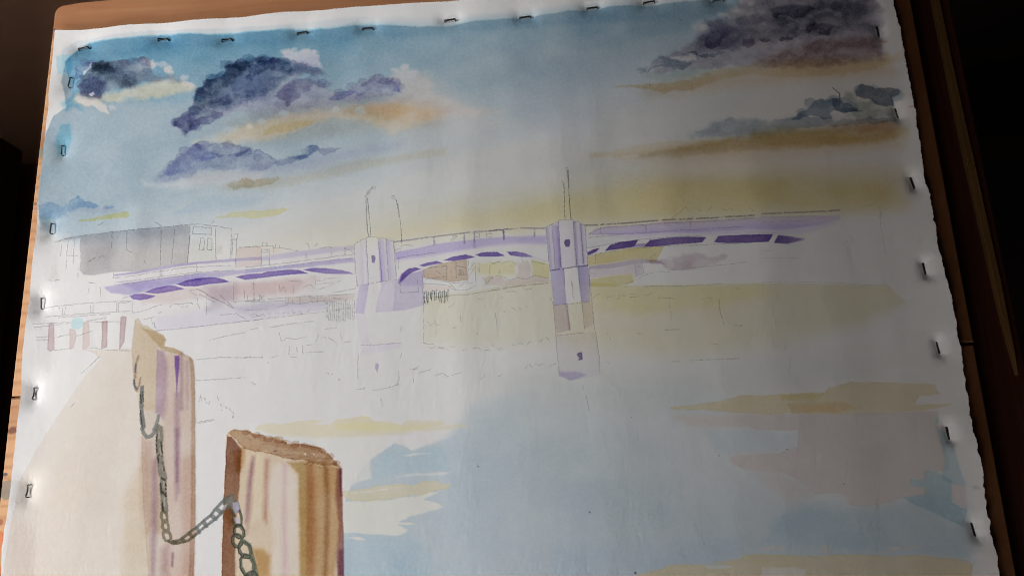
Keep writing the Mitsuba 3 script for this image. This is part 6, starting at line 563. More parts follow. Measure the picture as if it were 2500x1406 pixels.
('chain_far',0,(0.97,0.95,0.97),(1,1),(0.45,0.45),None,0.86,0,0.7,1.45,0,[[(113.9,369.7),(116.2,364),(117.6,359)]]),
('chain_mid',0,(1.02,1.06,1.19),(1,1),(0.45,0.45),None,1.38,0,0.75,2.76,0,[[(118.2,369.2),(119.1,376.8),(119.1,384.3),(120.4,392.6),(122.1,400.1),(123.8,406.7),(124.4,415.7),(125.4,423.9),(126.5,433.6)]]),
('chain_mid_dark',0,(1.56,1.57,1.56),(0.9,0.9),(0.41,0.41),None,0.69,0,0,0.66,0,[[(116.6,374.1),(116.7,381.6),(117.6,388.3)],[(118.6,391.7),(119.9,398.3)],[(122.3,396),(124.4,402.7)],[(121.9,412.4),(123.2,420.5)],[(126.2,412.6),(126.9,420.7)],[(124,426.2),(125.2,433.5)],[(120.5,380.2),(122.4,388.6)],[(122.6,408.3),(125.2,410.1)],[(119,390.1),(122,391)],[(123.2,418.9),(127.2,422.3)]]),
('chain_mid_light',0,(0.52,0.6,0.75),(0.4,0.4),(0.41,0.41),None,0.34,0,0.6,0.62,0,[[(118.3,371.7),(118.6,376.7)],[(120,385.1),(120.7,390.1)],[(122.3,396.8),(123.1,401.8)],[(124.4,410.9),(124.8,415.7)],[(125.6,423.9),(126,429.5)]]),
('chain_link',0,(1.07,1.15,1.46),(1,1),(0.41,0.41),None,0.52,0,0.6,1.1,0,[[(127.2,442.7),(125.3,441.6),(124,438.5),(124.1,435.4),(125.5,434),(127.4,435.1),(128.7,438.2),(128.6,441.3),(127.2,442.7)],[(128.7,450.2),(126.6,449),(125.1,445.9),(125.1,442.5),(126.5,441),(128.6,442.1),(130.1,445.3),(130.1,448.6),(128.7,450.2)],[(131.2,456.9),(128.7,456.3),(126.6,453.7),(126,450.5),(127.4,448.6),(130,449.2),(132.1,451.9),(132.6,455.1),(131.2,456.9)]]),
('chain_link',0,(1.34,1.39,1.63),(1,1),(0.41,0.41),None,0.52,0,0.6,1.1,0,[[(130.7,456.8),(134.2,458.7),(140,458.4),(146.6,456.7),(152.3,453)],[(134.1,457.3),(139.9,456.4),(145.6,451.9),(151.3,448.3)]]),
('chain_rung',0,(1.28,1.39,1.75),(1,1),(0.45,0.45),None,0.52,0,0.6,1.38,0,[[(134.1,457.7),(137.5,458.3)],[(141.6,455.7),(143.3,457.4)],[(147.3,452),(149.9,454.5)]]),
('chain_rail',0,(1.16,1.1,1.09),(1,1),(0.41,0.41),None,0.52,0,0.6,1.17,0,[[(152.3,452.7),(158,448.6),(164.5,444.1),(169.4,440.4),(174.3,435),(178.4,432.8)],[(151.7,448.3),(157,443.8),(163.5,439.3),(167.5,433.9),(172.4,429.3),(177.3,425.6)]]),
('chain_rung',0,(1.02,0.98,1.02),(1,1),(0.45,0.45),None,0.52,0,0.6,1.59,0,[[(153,448.3),(155.2,451.2)],[(158.2,443.8),(160.9,447.1)],[(164.8,439.4),(167.8,441.9)],[(169.2,435.2),(171.8,437.3)],[(174.1,429.8),(177.1,432.4)],[(175.7,427.9),(179.1,429.7)]]),
('chain_shackle',1,(0.94,0.87,0.93),(1,1),(0.52,0.52),None,0.69,0.2,0.7,0,0,[[(174,428.6),(178.1,424.8),(180.1,421.7),(181.9,425),(183.3,429.1),(185.9,430),(187.7,436.5),(185.3,437.9),(180.2,436.9),(179.2,433.7),(175,432.7)]]),
('chain_shackle_lilac',1,(0.3,0.35,0.03),(0.9,0.9),(0.69,0.69),None,0.69,0,0.7,0,0,[[(181.2,429.8),(185.4,430),(186.9,435.6),(183.6,438.7),(181.4,434.6)]]),
('chain_shackle_lilac',1,(0.15,0.18,0),(0.9,0.9),(0.69,0.69),None,0.69,0,0.7,0,0,[[(172.9,431.8),(176.6,431.1),(175.1,435.1),(173.4,435.8)]]),
('chain_link',0,(1.6,1.55,1.72),(1,1),(0.41,0.41),None,0.52,0,0.6,1.03,0,[[(180.2,436.1),(182.8,440.2),(180.9,444.1),(183.1,448.2)],[(186.9,436.4),(188.3,442.1),(188.1,447.6),(183.1,448.5)]]),
('chain_shackle_lilac',1,(0.31,0.36,0.09),(0.9,0.9),(0.69,0.69),None,0.69,0,0.7,0,0,[[(182,441),(186.2,442),(188,446),(183.9,446.6)]]),
('chain_link',0,(1.41,1.33,1.52),(1,1),(0.41,0.41),None,0.69,0,0.65,1.24,0,[[(188.6,456.9),(185.6,456.3),(183.2,453.4),(182.7,449.7),(184.5,447.6),(187.5,448.2),(190,451.2),(190.4,454.8),(188.6,456.9)],[(186.8,463.7),(183.8,462.7),(181.8,459.5),(182,455.9),(184.3,454.1),(187.3,455),(189.3,458.3),(189.1,461.8),(186.8,463.7)],[(194.8,471.5),(191.2,471),(187.8,467.5),(186.6,462.9),(188.4,460.1),(192,460.6),(195.4,464.1),(196.5,468.6),(194.8,471.5)],[(196.6,485.4),(192.4,483.9),(189.1,478.6),(188.7,472.7),(191.4,469.6),(195.7,471.2),(198.9,476.5),(199.3,482.4),(196.6,485.4)]]),
('chain_link_dark',0,(1.96,1.95,2.05),(0.8,0.8),(0.34,0.34),None,0.69,0,0.3,0.38,0,[[(189.2,458),(185.6,457.4),(182.7,454),(182.2,449.8),(184.5,447.3),(188.1,447.9),(191,451.3),(191.4,455.5),(189.2,458)],[(186.8,464.8),(183.3,463.7),(180.9,460),(181.2,455.8),(183.8,453.7),(187.3,454.8),(189.7,458.5),(189.4,462.7),(186.8,464.8)],[(195.4,472.6),(191.2,472.1),(187.3,468.2),(186.1,463.1),(188.3,459.8),(192.5,460.3),(196.4,464.2),(197.6,469.3),(195.4,472.6)],[(197.1,486.6),(192.2,485),(188.5,479.2),(188.2,472.7),(191.5,469.2),(196.5,470.9),(200.2,476.7),(200.5,483.2),(197.1,486.6)]]),
('chain_link',0,(1.14,1.05,1.25),(1,1),(0.45,0.45),None,0.52,0,0.65,1.55,0,[[(189.3,458.7),(195.2,462.8),(197.1,469.9),(200.7,480.2),(202.6,488.7)]]),
('chain_link',1,(1.45,1.37,1.49),(1,1),(0.69,0.69),None,0.69,0.2,0.6,0,0,[[(192.6,485.6),(195,482.2),(199.9,481.3),(203.3,485.6),(205.9,490.4),(197.7,491.5)]]),
('pencil',0,(1.27,1.26,1.22),(1.04,1.04),(0.21,0.21),None,0.48,0,0,0.17,0,[[(16.4,205),(23.6,203.1),(40.2,200.8),(66,199),(97.4,198),(134.2,196.9)],[(135.6,197.2),(135.8,210.4),(134.9,230.9)],[(134.2,196.9),(143.4,196.9),(158.2,199.6),(172.1,202.9)],[(138.4,198.8),(138.3,205.4),(154.9,207.1),(154.1,200.8),(138.4,198.8)],[(145.3,209.6),(144.4,219.9),(148.6,220.4),(149,210.3),(145.3,209.6)],[(151.8,210),(151.6,220.3),(155.6,221),(155.5,210.7),(151.8,210)],[(157.8,200.5),(159.6,229.2)],[(172.1,202.9),(172.1,229.5)],[(172.2,207.6),(177.7,208),(177.1,212.6),(172.9,212.6)],[(177,213.1),(176.9,237.2)],[(173.3,212.8),(173.2,229.1)]]),
('pencil',0,(1.3,1.29,1.25),(0.78,0.78),(0.21,0.21),None,0.48,0,0,0.17,0,[[(23.5,206.9),(23.5,218.2)],[(28.9,204.8),(28.6,217.6)],[(34.4,204.3),(34.8,225.4)],[(28.6,218),(38.3,218.4)],[(67,199.3),(67.5,213.5)],[(80.4,199.2),(81.2,216.2),(86.2,218.4)],[(110.4,200.2),(111.2,233.1)],[(122,200.5),(121.3,230.5)],[(39.8,230.4),(40.2,237.9)],[(29,222.3),(29.2,229.8)],[(47.6,224.4),(51.2,223.7)],[(97.3,226.6),(98.4,229)]]),
('pencil',0,(1.28,1.27,1.23),(0.85,0.85),(0.21,0.21),None,0.48,0,0,0.17,0,[[(70.8,240.2),(90.8,239.2),(112.5,236.9),(136,234.7),(172.3,235.6)],[(70.8,234.7),(71.2,239.8)],[(72.9,244.5),(112.8,241.5),(143.5,239.7),(176.1,239.9)],[(72.6,246.8),(112.9,243.3),(145.4,241.2)],[(112.9,235.5),(113.2,241.5)],[(111.5,235.9),(111.8,241)],[(143.2,233.3),(143.5,239.3)],[(50.9,243.6),(55.5,243.4)],[(179,220.2),(199,220.3)],[(53.5,192.7),(58.8,189.7)],[(104.4,192.2),(110.2,196.4)],[(153.6,198.3),(156.2,195.2)]]),
('pencil_post',0,(1.07,1.05,1),(1,1),(0.24,0.24),None,0.34,0,0,0.21,0,[[(288.6,181.3),(288.9,197.9),(289.8,213),(290.8,217.2)],[(289.7,182.8),(291.2,198.1),(292.6,217.4)],[(288.8,180.8),(292,176.7),(294.3,174)],[(315.8,192.2),(317.9,205.5),(318.6,218.6),(318.9,225.1)],[(314.3,186.4),(316.7,192.2)]]),
('pencil_post',0,(1.11,1.12,1.16),(1,1),(0.24,0.24),None,0.34,0,0,0.21,0,[[(458.2,183),(457.2,212.9)],[(463.1,170),(462,190.8),(462,213.7)]]),
('pencil',0,(1.11,1.1,1.06),(0.81,0.81),(0.21,0.21),None,0.48,0,0,0.17,0,[[(288.3,180.8),(288.7,197.9),(289.5,213),(290.5,217.2)],[(289.7,182.8),(291.2,198.1),(292.6,217.4)],[(287.9,181.2),(290.2,177.1),(293.8,173.5)],[(289.7,181.4),(292,178.2),(294.7,175)],[(293.8,173.5),(297,173.3),(297,175.2),(294.3,175)],[(314.3,186.4),(316.7,192.2),(317.9,205.5),(318.6,218.6),(318.9,225.1)],[(315,189.3),(316.9,196)],[(313.6,184.2),(312.9,185.3),(311.4,185.2),(310.7,184),(311.5,182.9),(312.9,183),(313.6,184.2)]]),
('pencil',0,(1.21,1.19,1.16),(0.91,0.91),(0.21,0.21),None,0.48,0,0,0.17,0,[[(184.8,220.3),(199.3,220.3),(208.8,220.8)],[(199.5,220.2),(199.7,217.6),(203.3,217.8),(203.6,220.2)],[(198.9,222.9),(198.8,236.8)],[(205.7,223.3),(205.6,236.8)],[(199.4,222.8),(206.2,222.9)],[(200.1,223.9),(199.9,226.2),(204.4,225.9),(204.4,223.7),(200.1,223.9)],[(210.7,222.3),(210.6,219.9),(214.3,220.2),(214.3,222.5)],[(208.9,222.2),(219.3,223.8),(230.2,226.6)],[(236.9,221.2),(239.1,220.9),(239.9,225.1)],[(244.5,223.1),(246.8,221.5)],[(249.1,225.2),(257.1,224.6),(258.9,225.9)],[(209,227.3),(208.8,220.8)],[(185.4,238.2),(221.3,236.4),(276.9,232.6)],[(185.4,240.5),(221.4,238.7),(276.9,235.8)],[(259,229.6),(259.2,232.8)],[(270.2,226.1),(270.2,232.1)],[(236.5,230),(237,233.7)],[(237.9,229.6),(238.2,233.8)],[(269.7,227.5),(275.1,228.7),(278.2,232.2)]]),
('pencil',0,(1.08,1.07,1.03),(0.91,0.91),(0.21,0.21),None,0.48,0,0,0.17,0,[[(278.2,224.3),(279.1,241.9),(280.8,259.7)],[(278.7,223.9),(280.5,222.2),(283.2,221.9),(283.6,220.5),(288.6,219.4),(289.5,218.1),(297.5,218.6),(299.3,219.9),(305.6,220.5),(306,222),(311.8,223)],[(311.8,222.8),(314,257.3)],[(288.6,219.9),(290.5,259.9)],[(298.9,220.1),(301.6,257.8)],[(305.6,221.5),(307.4,256.8)],[(281.2,260.2),(300.7,257.8),(314,256.8)],[(312.2,227.4),(312.6,231.2),(317.9,230.1)],[(318,228.7),(319.8,227.5),(326.9,227.9),(328.6,229.4)],[(360.2,226.4),(363.5,222),(366.1,222.6),(361.6,226.5)],[(381.7,221.4),(384.8,221.6),(385.1,225.3),(382,224.6)],[(390.5,221.9),(395,221.8),(394.4,225.4),(390.4,225.2),(390.5,221.9)],[(315.6,238.2),(315.9,247.9)],[(314.2,238.6),(328.5,236.8),(346.2,235.6)],[(312.6,231.2),(313.4,234)]]),
('pencil',0,(0.98,0.97,0.93),(0.91,0.91),(0.21,0.21),None,0.48,0,0,0.17,0,[[(341.5,248.4),(356.5,248.1),(356.3,259.9)],[(364.1,245),(364.1,259)],[(364.4,248.6),(372.2,251)],[(366.5,252),(366.3,256.5),(371.6,256.8),(371.7,253.6),(366.5,252)],[(367.3,252.5),(367.7,256.4)],[(368.7,252.7),(368.7,256.4)],[(370,253.1),(370.1,256.7)],[(336.9,256.4),(350,260),(361.3,262.9),(374.4,263.3)],[(336.1,253.7),(335.9,263.6)],[(336.9,258.2),(341.3,258.1),(356.2,256.7)],[(374.7,243.8),(373.7,262.3)],[(375.7,252.5),(378.5,247.3),(380.3,247.4),(380.1,262.7)],[(376.4,256.2),(379.3,250.9)],[(383.4,246.7),(383.5,254.8)],[(391.7,246.3),(395.1,248.8),(398.7,246.7),(403,248.8)],[(392.5,249.1),(391.1,260.7)],[(385.9,259.5),(389.2,265.1),(393.8,260)]]),
('pencil',0,(1.19,1.18,1.14),(0.72,0.72),(0.21,0.21),None,0.48,0,0,0.17,0,[[(244.8,248.8),(245.8,258)],[(246.6,253.5),(252,253.8),(253.7,252.1),(260,252.5),(267.5,253)],[(221.6,250.1),(223.4,252.5),(234.1,253.6)],[(247.5,256.7),(253.7,255.8),(261.7,255.8)],[(191.2,253.2),(193.9,253)],[(262.6,256.3),(267.1,254.8)]]),
('pencil',0,(1.11,1.11,1.07),(0.91,0.91),(0.21,0.21),None,0.48,0,0,0.17,0,[[(458.3,181.1),(457.2,212.9)],[(456.7,179.5),(458.3,182)],[(461.8,168.9),(462,190.8),(462,213.7)],[(460.5,167.9),(462.8,167.6)],[(462.5,169.9),(462.1,194.6)],[(440.9,219.2),(441.4,241.3),(442.2,256.7)],[(441.4,219.1),(446.3,217.3),(451,216.2),(451.8,214.4),(463.3,214.2),(464.4,216.2),(468.4,216.9),(470,218.9),(473.4,219.5)],[(473.6,220),(473.6,236.1),(473.5,255.1)],[(442.2,256.7),(463.1,255.3),(473.5,255.1)],[(446.2,218.7),(446.4,255.6)],[(451.7,215.3),(451.4,255.1)],[(463.9,215.2),(464.2,255)],[(470,218.9),(470.2,253.1)],[(453.5,256.5),(453.4,270.9)],[(464.8,255.9),(465.9,271.6)],[(459.3,266.8),(459.9,271.3)],[(474.3,257),(474,272.7)]]),
('pencil',0,(0.98,1.02,1.01),(0.85,0.85),(0.21,0.21),None,0.48,0,0,0.17,0,[[(473.4,220),(509.3,220.1),(544.2,220.1),(578.9,220.1),(613.5,220.1)],[(476.4,227.6),(482.8,223.9),(491.6,222.6),(509.1,222.6),(552.6,223),(587.3,223),(613.2,223)],[(485.6,221.3),(488.3,219.6)],[(522.3,220.9),(524.2,219.7),(525.4,221.1)],[(557.9,221.9),(559.9,219.9),(561.8,221.7)],[(475.9,228),(508.5,229.7),(560.6,229.9),(603.8,229.6)],[(475.3,230.7),(504.1,229.8)],[(480.3,246.1),(480,252.4)],[(486,227.7),(486.4,222.2)],[(523.2,230.6),(524.3,222.9)],[(559.7,230.3),(560.8,223.5)],[(475,246.2),(503.1,242.5),(537.7,242.5),(610.7,244.1)],[(474.6,239.8),(499.3,236.4),(525.4,234.9),(568.7,235.4)]]),
('pencil',0,(0.73,0.76,0.76),(0.78,0.78),(0.21,0.21),None,0.48,0,0,0.17,0,[[(546.1,218.8),(553.5,213.8),(558.3,209.5),(560.5,213.4)],[(566,210.5),(570,214),(570.1,209.4)],[(575.2,214.3),(579.9,211)],[(588.3,213.4),(591.6,215.4),(594.5,212.9),(597.6,215.8)],[(610,213),(613,216.9)],[(524.9,251.2),(529.4,248.8)],[(550.1,248.7),(555,251.3)],[(513.9,258.1),(515.6,258.7)],[(522.8,264.5),(531.5,263.7),(539.9,264.7)],[(503.3,272.2),(513.9,268.4),(522.8,264.5)],[(518.4,256.2),(518.5,264.2)],[(539.3,262.8),(548.6,263.4),(557.3,262.2),(591.6,260.8),(601.9,260.1)],[(474.9,260.6),(479.9,262.2)]]),
('pencil',0,(0.86,0.85,0.81),(0.78,0.78),(0.21,0.21),None,0.48,0,0,0.17,0,[[(393.8,247.3),(397.2,248.5),(402.6,245.2),(403.4,247.9),(409.6,247),(413.8,249.5)],[(409.3,251.9),(414.6,250.5),(416.6,247)],[(418.4,245.3),(420,248.1),(422.7,246.5),(424.3,249.3)],[(427.8,248.6),(434.7,250.4),(438.1,251.5)],[(393.2,260.8),(398.5,258.5),(404.5,260.7),(407.9,263.6),(414.1,261.3),(421.8,263.5),(429.8,260.4),(440.9,263.8)],[(416.3,269),(440.7,267.2)],[(399.6,253.1),(399.9,257.7)]]),
('pencil',0,(0.49,0.51,0.51),(0.78,0.78),(0.21,0.21),None,0.48,0,0,0.17,0,[[(619.9,222.9),(640.5,223.5),(662.7,224.3)],[(619.4,226.9),(636.6,227.2),(658,227.7)],[(618.3,236.4),(639.4,238.3)],[(703.7,218.9),(712.4,217.6)],[(716.9,219.3),(715,233.7),(715,244.6),(714.8,254.4),(715.3,261.6)],[(715,228.3),(716.9,224.8)],[(683.8,249.7),(685.9,247.2),(692.7,246.9)],[(615.7,257.9),(646.9,259.4)],[(616.4,251.6),(624,252.3)],[(613.2,278.1),(636.7,278.7),(674.9,282),(696.2,285),(712.8,285.6)],[(714.9,242.8),(714.9,248.2)]]),
('pencil',0,(1.31,1.29,1.26),(0.81,0.81),(0.21,0.21),None,0.48,0,0,0.17,0,[[(13.3,262.4),(51.4,260.8),(88.6,261.2)],[(76.9,262.1),(89.1,262.6)],[(14,270.6),(52.1,269.9),(87.4,270.2)],[(25.9,272),(71.2,271.5)],[(28.9,264),(29.4,269.7)],[(31.4,263.7),(31.2,269.6)],[(53.3,262.7),(53.7,270)],[(55.4,262.9),(55.7,269.7)],[(75.8,262.3),(76.4,270.5)],[(77.2,262.4),(77.7,270.6)],[(89.1,262.2),(89.7,272.2)],[(90.2,271.8),(100.9,270.1),(106.2,268.2),(114.6,266.2)],[(98.7,278.3),(109.3,276.1)],[(111.9,273.5),(114.9,272.3)],[(5.5,276.6),(34.5,276.5)],[(6.7,279.4),(18.4,278.7)],[(23.8,278.2),(36.4,277.6)],[(50.8,276.6),(65.1,274.8)],[(54.5,277.3),(78.9,278.7)],[(9.3,288.1),(19.2,287.8)],[(26.5,288.6),(36.3,287)],[(9.5,290.1),(19.4,290.5)],[(43.7,288.7),(56,285.4)],[(21.2,300.3),(38.2,298.7)],[(55.3,299.2),(66.2,301.2)],[(69.4,302.2),(89.6,303.7)]]),
('pencil',0,(1.27,1.26,1.22),(0.78,0.78),(0.21,0.21),None,0.48,0,0,0.17,0,[[(50,242.8),(54.6,244.1)],[(60.3,247.2),(61.5,256.4)],[(80.2,258.5),(86.5,257)],[(51.1,245.7),(50.2,252)],[(110,288.4),(129.6,287.6),(151.9,286.4),(200.6,283.9)],[(127.7,266.8),(137.5,266),(146.6,268.4)],[(144.5,261.5),(145.6,266.1)],[(137,255.6),(146,254.3),(151.5,258.3)],[(138.9,257),(144.4,259.7)],[(144.2,254.2),(176.3,272.9)],[(151.5,258.3),(175.4,272.4)],[(146.2,258.9),(160,266.9)],[(154.4,261.2),(163.5,266.3)],[(164.2,260.9),(175.4,271.9)],[(175.2,253.4),(175.9,267.9)],[(176.1,267.5),(198.4,267.5)],[(184.8,258.5),(185.4,265.8)],[(187.6,263.2),(188.1,266.4)],[(192.9,261.7),(193.9,266.8)],[(198.3,262.5),(200.2,266.7)],[(152.5,260.2),(153.7,277.4)],[(164.9,278),(178.2,277.9),(187.3,282.9)],[(177.3,277.9),(179.1,277.1),(180.5,278.5)],[(193.5,281.5),(200.5,280.2)],[(146,314.5),(166.3,313.9),(186.5,315.1),(201.4,315.7)],[(146.8,331.9),(166.9,331.7),(187,331.6)],[(150.6,367),(163.9,364.8)],[(148.4,366.1),(163,363.9)],[(156.8,298.9),(170,296.1),(186.7,294)],[(43.2,347.7),(46,344.7)],[(49.8,320.9),(64.8,306.8)]]),
('pencil',0,(1.21,1.19,1.16),(0.78,0.78),(0.21,0.21),None,0.48,0,0,0.17,0,[[(186.2,267.2),(220.1,266.6)],[(186.3,268.1),(220.1,269.3)],[(220.5,266.1),(220.6,271.5),(232.6,272.7),(253.8,270.9)],[(220.5,266.6),(248.5,266.9),(278.6,267)],[(222.8,267.2),(223,270.8)],[(226.3,267.4),(226.2,271.9)],[(232.5,266.9),(232.6,272.3)],[(240.5,267.4),(243.2,272)],[(247.6,267.8),(247.2,272.3)],[(186.8,284.7),(222.1,282.4),(253.9,280.3),(275,278.9)],[(186.5,274.9),(204.3,275.5)],[(213.1,274.2),(222,273)],[(193,251.7),(193.4,266.7)],[(197.7,262.9),(198.3,266.6),(202.2,263.2)],[(214.5,255.8),(215.6,262.2),(218.1,256.9),(220.4,261.6)],[(226.6,256.6),(227.1,262.9)],[(234.2,258.8),(241.3,256.6),(244.9,260.4)],[(243.1,262.1),(250.2,260.7),(261.7,256.9)],[(260,264.9),(278.6,262.5),(281.7,259.1)]]),
('pencil',0,(1.16,1.15,1.11),(0.91,0.91),(0.21,0.21),None,0.48,0,0,0.17,0,[[(254.3,271.5),(254.7,285.9)],[(255.8,271.6),(256.2,285.8)],[(257.3,271.6),(257,288.4)],[(258.8,271.6),(258.5,286.7)],[(260.3,272.1),(260.4,287.3)],[(261.8,271.7),(261.7,286.7)],[(263.3,272.5),(263.6,289.3)],[(264.8,273.5),(265.3,288.5)],[(266.3,273.3),(266.2,290.3)],[(267.8,273.2),(268,287.4)],[(269.3,273.9),(268.9,289.1)],[(270.8,271.8),(270.6,286.9)],[(272.3,274),(272.2,287)],[(273.8,272.5),(273.8,288)],[(275.3,273.6),(274.9,287.9)],[(276.8,272),(277.2,288.9)],[(278.3,272.8),(278.6,288.1)]]),
('pencil',0,(1.87,1.86,1.97),(1.17,1.17),(0.21,0.21),None,0.48,0,0,0.26,0,[[(337.1,268.1),(336.7,278.3)],[(338.7,268.5),(339.2,277.6)],[(340.4,269.4),(339.7,279.2)],[(342,269.8),(342.4,275)],[(343.7,267.8),(343,276.3)],[(345.4,268.2),(345.6,276.8)],[(347.1,268.2),(346.7,276.2)],[(348.7,270.3),(348.8,275.7)],[(350.3,269.2),(349.9,277.9)],[(352,269.5),(351.4,279.1)],[(353.7,268.6),(353.5,279.1)],[(355.3,270.4),(354.9,278.3)],[(357,268.4),(356.4,277.5)]]),
('pencil',0,(1.03,1.02,0.98),(0.85,0.85),(0.21,0.21),None,0.48,0,0,0.17,0,[[(336.6,269.7),(358.4,270.5)],[(336.5,274.1),(371.4,273.6),(406.4,269.9)],[(335.9,261.5),(356.9,264.6),(362.8,269.5),(372.4,269.6),(380.4,266.5)],[(358.7,262.9),(363.7,269.1)],[(336.5,274.6),(338.1,279.6)],[(335.8,264.2),(336.3,280.3),(335.6,311.9),(343.3,313.2)],[(317.3,268.5),(332.2,268.5),(331.6,258.6)],[(317.3,268.5),(317,261.3)],[(340,271.7),(345.3,271.1)],[(365.6,266.1),(370,264.5),(378.7,264.2)]]),
('pencil',0,(1.16,1.15,1.11),(0.78,0.78),(0.21,0.21),None,0.48,0,0,0.17,0,[[(281.9,317.5),(281,324.4),(281.4,338.1)],[(292.1,348.1),(304.9,346.7),(315.2,344.3)],[(280.1,346.1),(286.1,346),(286.1,344.8)],[(314.5,334),(314.9,340.8),(312.7,343.7),(315.7,344.7)],[(317.3,296),(316.8,302.1)],[(317.4,317.8),(316.4,322.9)],[(283.7,310.6),(301,310.8),(317.5,310.2)],[(324,332.4),(329.2,332.2),(326.6,333.4),(330.5,330.6)],[(330.4,336.2),(340.3,333.7)],[(343.5,339),(350.4,336.9),(354.6,340.1),(365.8,337.3)],[(326.4,339.8),(326.4,343.2)],[(199.1,315.8),(202.6,315.7)],[(208.8,316.6),(214.9,315.4)],[(187.7,315.2),(192.1,315.4)],[(225.4,316.9),(230.6,317.2)],[(238.4,313.7),(252.4,314.1)],[(224.4,308.1),(224,315.1)],[(230.5,308.4),(231,312.8)],[(234.9,307.8),(235.8,314.9)],[(215.3,295.3),(217.3,303.3),(220.7,302.2)],[(220.7,300.9),(229.5,302.3),(237.4,301.4)],[(238.4,308),(245.3,307.6),(248.8,299.9)],[(251.4,301.8),(257.5,303),(263.7,307.3)],[(266.3,299.1),(267.6,304.5)],[(270.2,307.3),(275,306.7)],[(190.5,292),(197.6,291.1)],[(208.2,290.9),(220.5,289.4),(244.3,288.1)],[(254,294.9),(263.6,294.6)],[(257.5,288),(271.5,288.9)]]),
('pencil',0,(0.99,0.98,0.94),(0.65,0.65),(0.21,0.21),None,0.48,0,0,0.17,0,[[(339.5,293.8),(341.1,297.8),(344.7,295)],[(344.7,293.2),(346.3,297.7),(349,297)],[(357.2,283.4),(361.6,281)],[(360.1,301.2),(363.6,300.5)],[(366.5,290.1),(366.7,296.3)],[(395.1,290.1),(395.9,300.6)],[(379.1,277.6),(386,278.5)],[(400.8,277.2),(402.5,279)],[(347.6,316.1),(352.7,315.9)],[(375,318.5),(378.4,317.9)],[(380.8,343.7),(385.2,339.7)],[(394.4,342.7),(397.9,341.2)],[(378.9,305.7),(380.1,307.6)]]),
('pencil',0,(0.96,0.97,1),(0.78,0.78),(0.21,0.21),None,0.48,0,0,0.17,0,[[(392.8,270.9),(416.3,269),(439.8,267.5)],[(394.5,269.6),(427.6,268.1)],[(418.8,270.7),(422.2,272.2),(426.6,271.2)],[(403.9,273.3),(410.1,272.4),(412.6,273.9)],[(440.8,279.6),(443,285.9),(443.3,302.6),(443.6,325.1),(444.4,344.7)],[(474.7,274.6),(474.7,287),(474.8,303.6),(475.9,316.6),(477.3,332.1),(476.9,343.1)],[(454.1,287),(454.9,308)],[(466.6,286.5),(466.8,308.3)],[(443,286.4),(466.6,286),(472.2,285.1)],[(444.4,311.8),(455.9,311.1),(466.2,310.7)],[(459.2,268.3),(459.6,281.6)],[(486.9,283.3),(488.3,282.5)],[(495,284.7),(497.2,283.5)],[(505.7,283.6),(510.9,283.4)],[(517.5,275.5),(534.6,276.1),(555.8,277),(581.3,277.2)],[(499.7,274.4),(506.5,274.3)],[(591,281.3),(594.7,282.4)],[(561.8,289.2),(570.8,288)],[(528.6,285.4),(541.2,287.1)],[(530.7,312.5),(543,312.4)],[(509.1,313.8),(513.3,314.7)],[(535.4,338.4),(540.4,338.4)],[(547.9,338.2),(588.6,338.9)],[(565.4,326.1),(572.1,326.5)],[(587.1,311.8),(592.9,312.3)],[(577,288.8),(577.1,300.1),(578.7,311.5)]]),
('pencil',0,(1.18,1.18,1.19),(0.65,0.65),(0.21,0.21),None,0.48,0,0,0.17,0,[[(402.3,289.9),(404.4,288.4)],[(408.6,286.2),(410.6,287.7),(412.5,288.9)],[(414.7,287.4),(416.6,288.7)],[(418.8,285.9),(420.8,287.1)]]),
('pencil',0,(1.16,1.15,1.17),(0.65,0.65),(0.21,0.21),None,0.48,0,0,0.17,0,[[(407.9,317.2),(410.1,318.3)],[(412.4,316.8),(414.7,316.6),(416.9,317.7)],[(419.2,318.3),(421.6,316.1),(423.8,316.2)],[(428.5,314.4),(430.6,316.5),(433.1,313.4)],[(435.4,312.1),(437.5,314.9)]]),
('pencil',0,(1.24,1.24,1.25),(0.65,0.65),(0.21,0.21),None,0.48,0,0,0.17,0,[[(390.8,316.7),(392.6,317.4)],[(396.3,319.4),(398.2,318.8),(400,320.3)]]),
('pencil',0,(1.14,1.14,1.15),(0.65,0.65),(0.21,0.21),None,0.48,0,0,0.17,0,[[(417,337.6),(420,333.7),(422.7,336.6)],[(425.7,333.6),(428.4,335.5),(431.3,333.6)],[(436.8,336.4),(439.7,335.1),(442.6,334)]]),
('pencil',0,(0.84,0.84,0.86),(0.65,0.65),(0.21,0.21),None,0.48,0,0,0.17,0,[[(474.9,283.5),(478.2,280.5),(481.3,279.8)],[(487.2,281.2),(490.1,282.5),(493.2,281.9)],[(496.2,282.2),(499.3,281.6),(502.3,281.9)],[(505.4,280.2),(508.3,281.7)],[(511.3,281.4),(514.1,284.1)],[(517.3,282.4),(520.2,283),(523.4,281)]]),
('pencil',0,(0.91,0.91,0.92),(0.65,0.65),(0.21,0.21),None,0.48,0,0,0.17,0,[[(484.7,313.1),(485.5,313.1)],[(486.9,316.4),(487.5,319.9),(488.3,320.5)]]),
('pencil',0,(0.67,0.66,0.68),(0.65,0.65),(0.21,0.21),None,0.48,0,0,0.17,0,[[(537.5,290.1),(537.3,294)],[(537.4,297.2),(537.4,299.2),(537.2,302.8)],[(537.4,303.6),(537.4,304.6)]]),
('pencil',0,(0.93,0.92,0.94),(0.65,0.65),(0.21,0.21),None,0.48,0,0,0.17,0,[[(482.9,335.6),(484.1,336.7),(485.3,337)]]),
('pencil',0,(1.02,1.02,1.03),(0.65,0.65),(0.21,0.21),None,0.48,0,0,0.17,0,[[(462.4,352.9),(463,357.1)],[(464.5,362.2),(465.2,366.1),(465.6,373.2)]]),
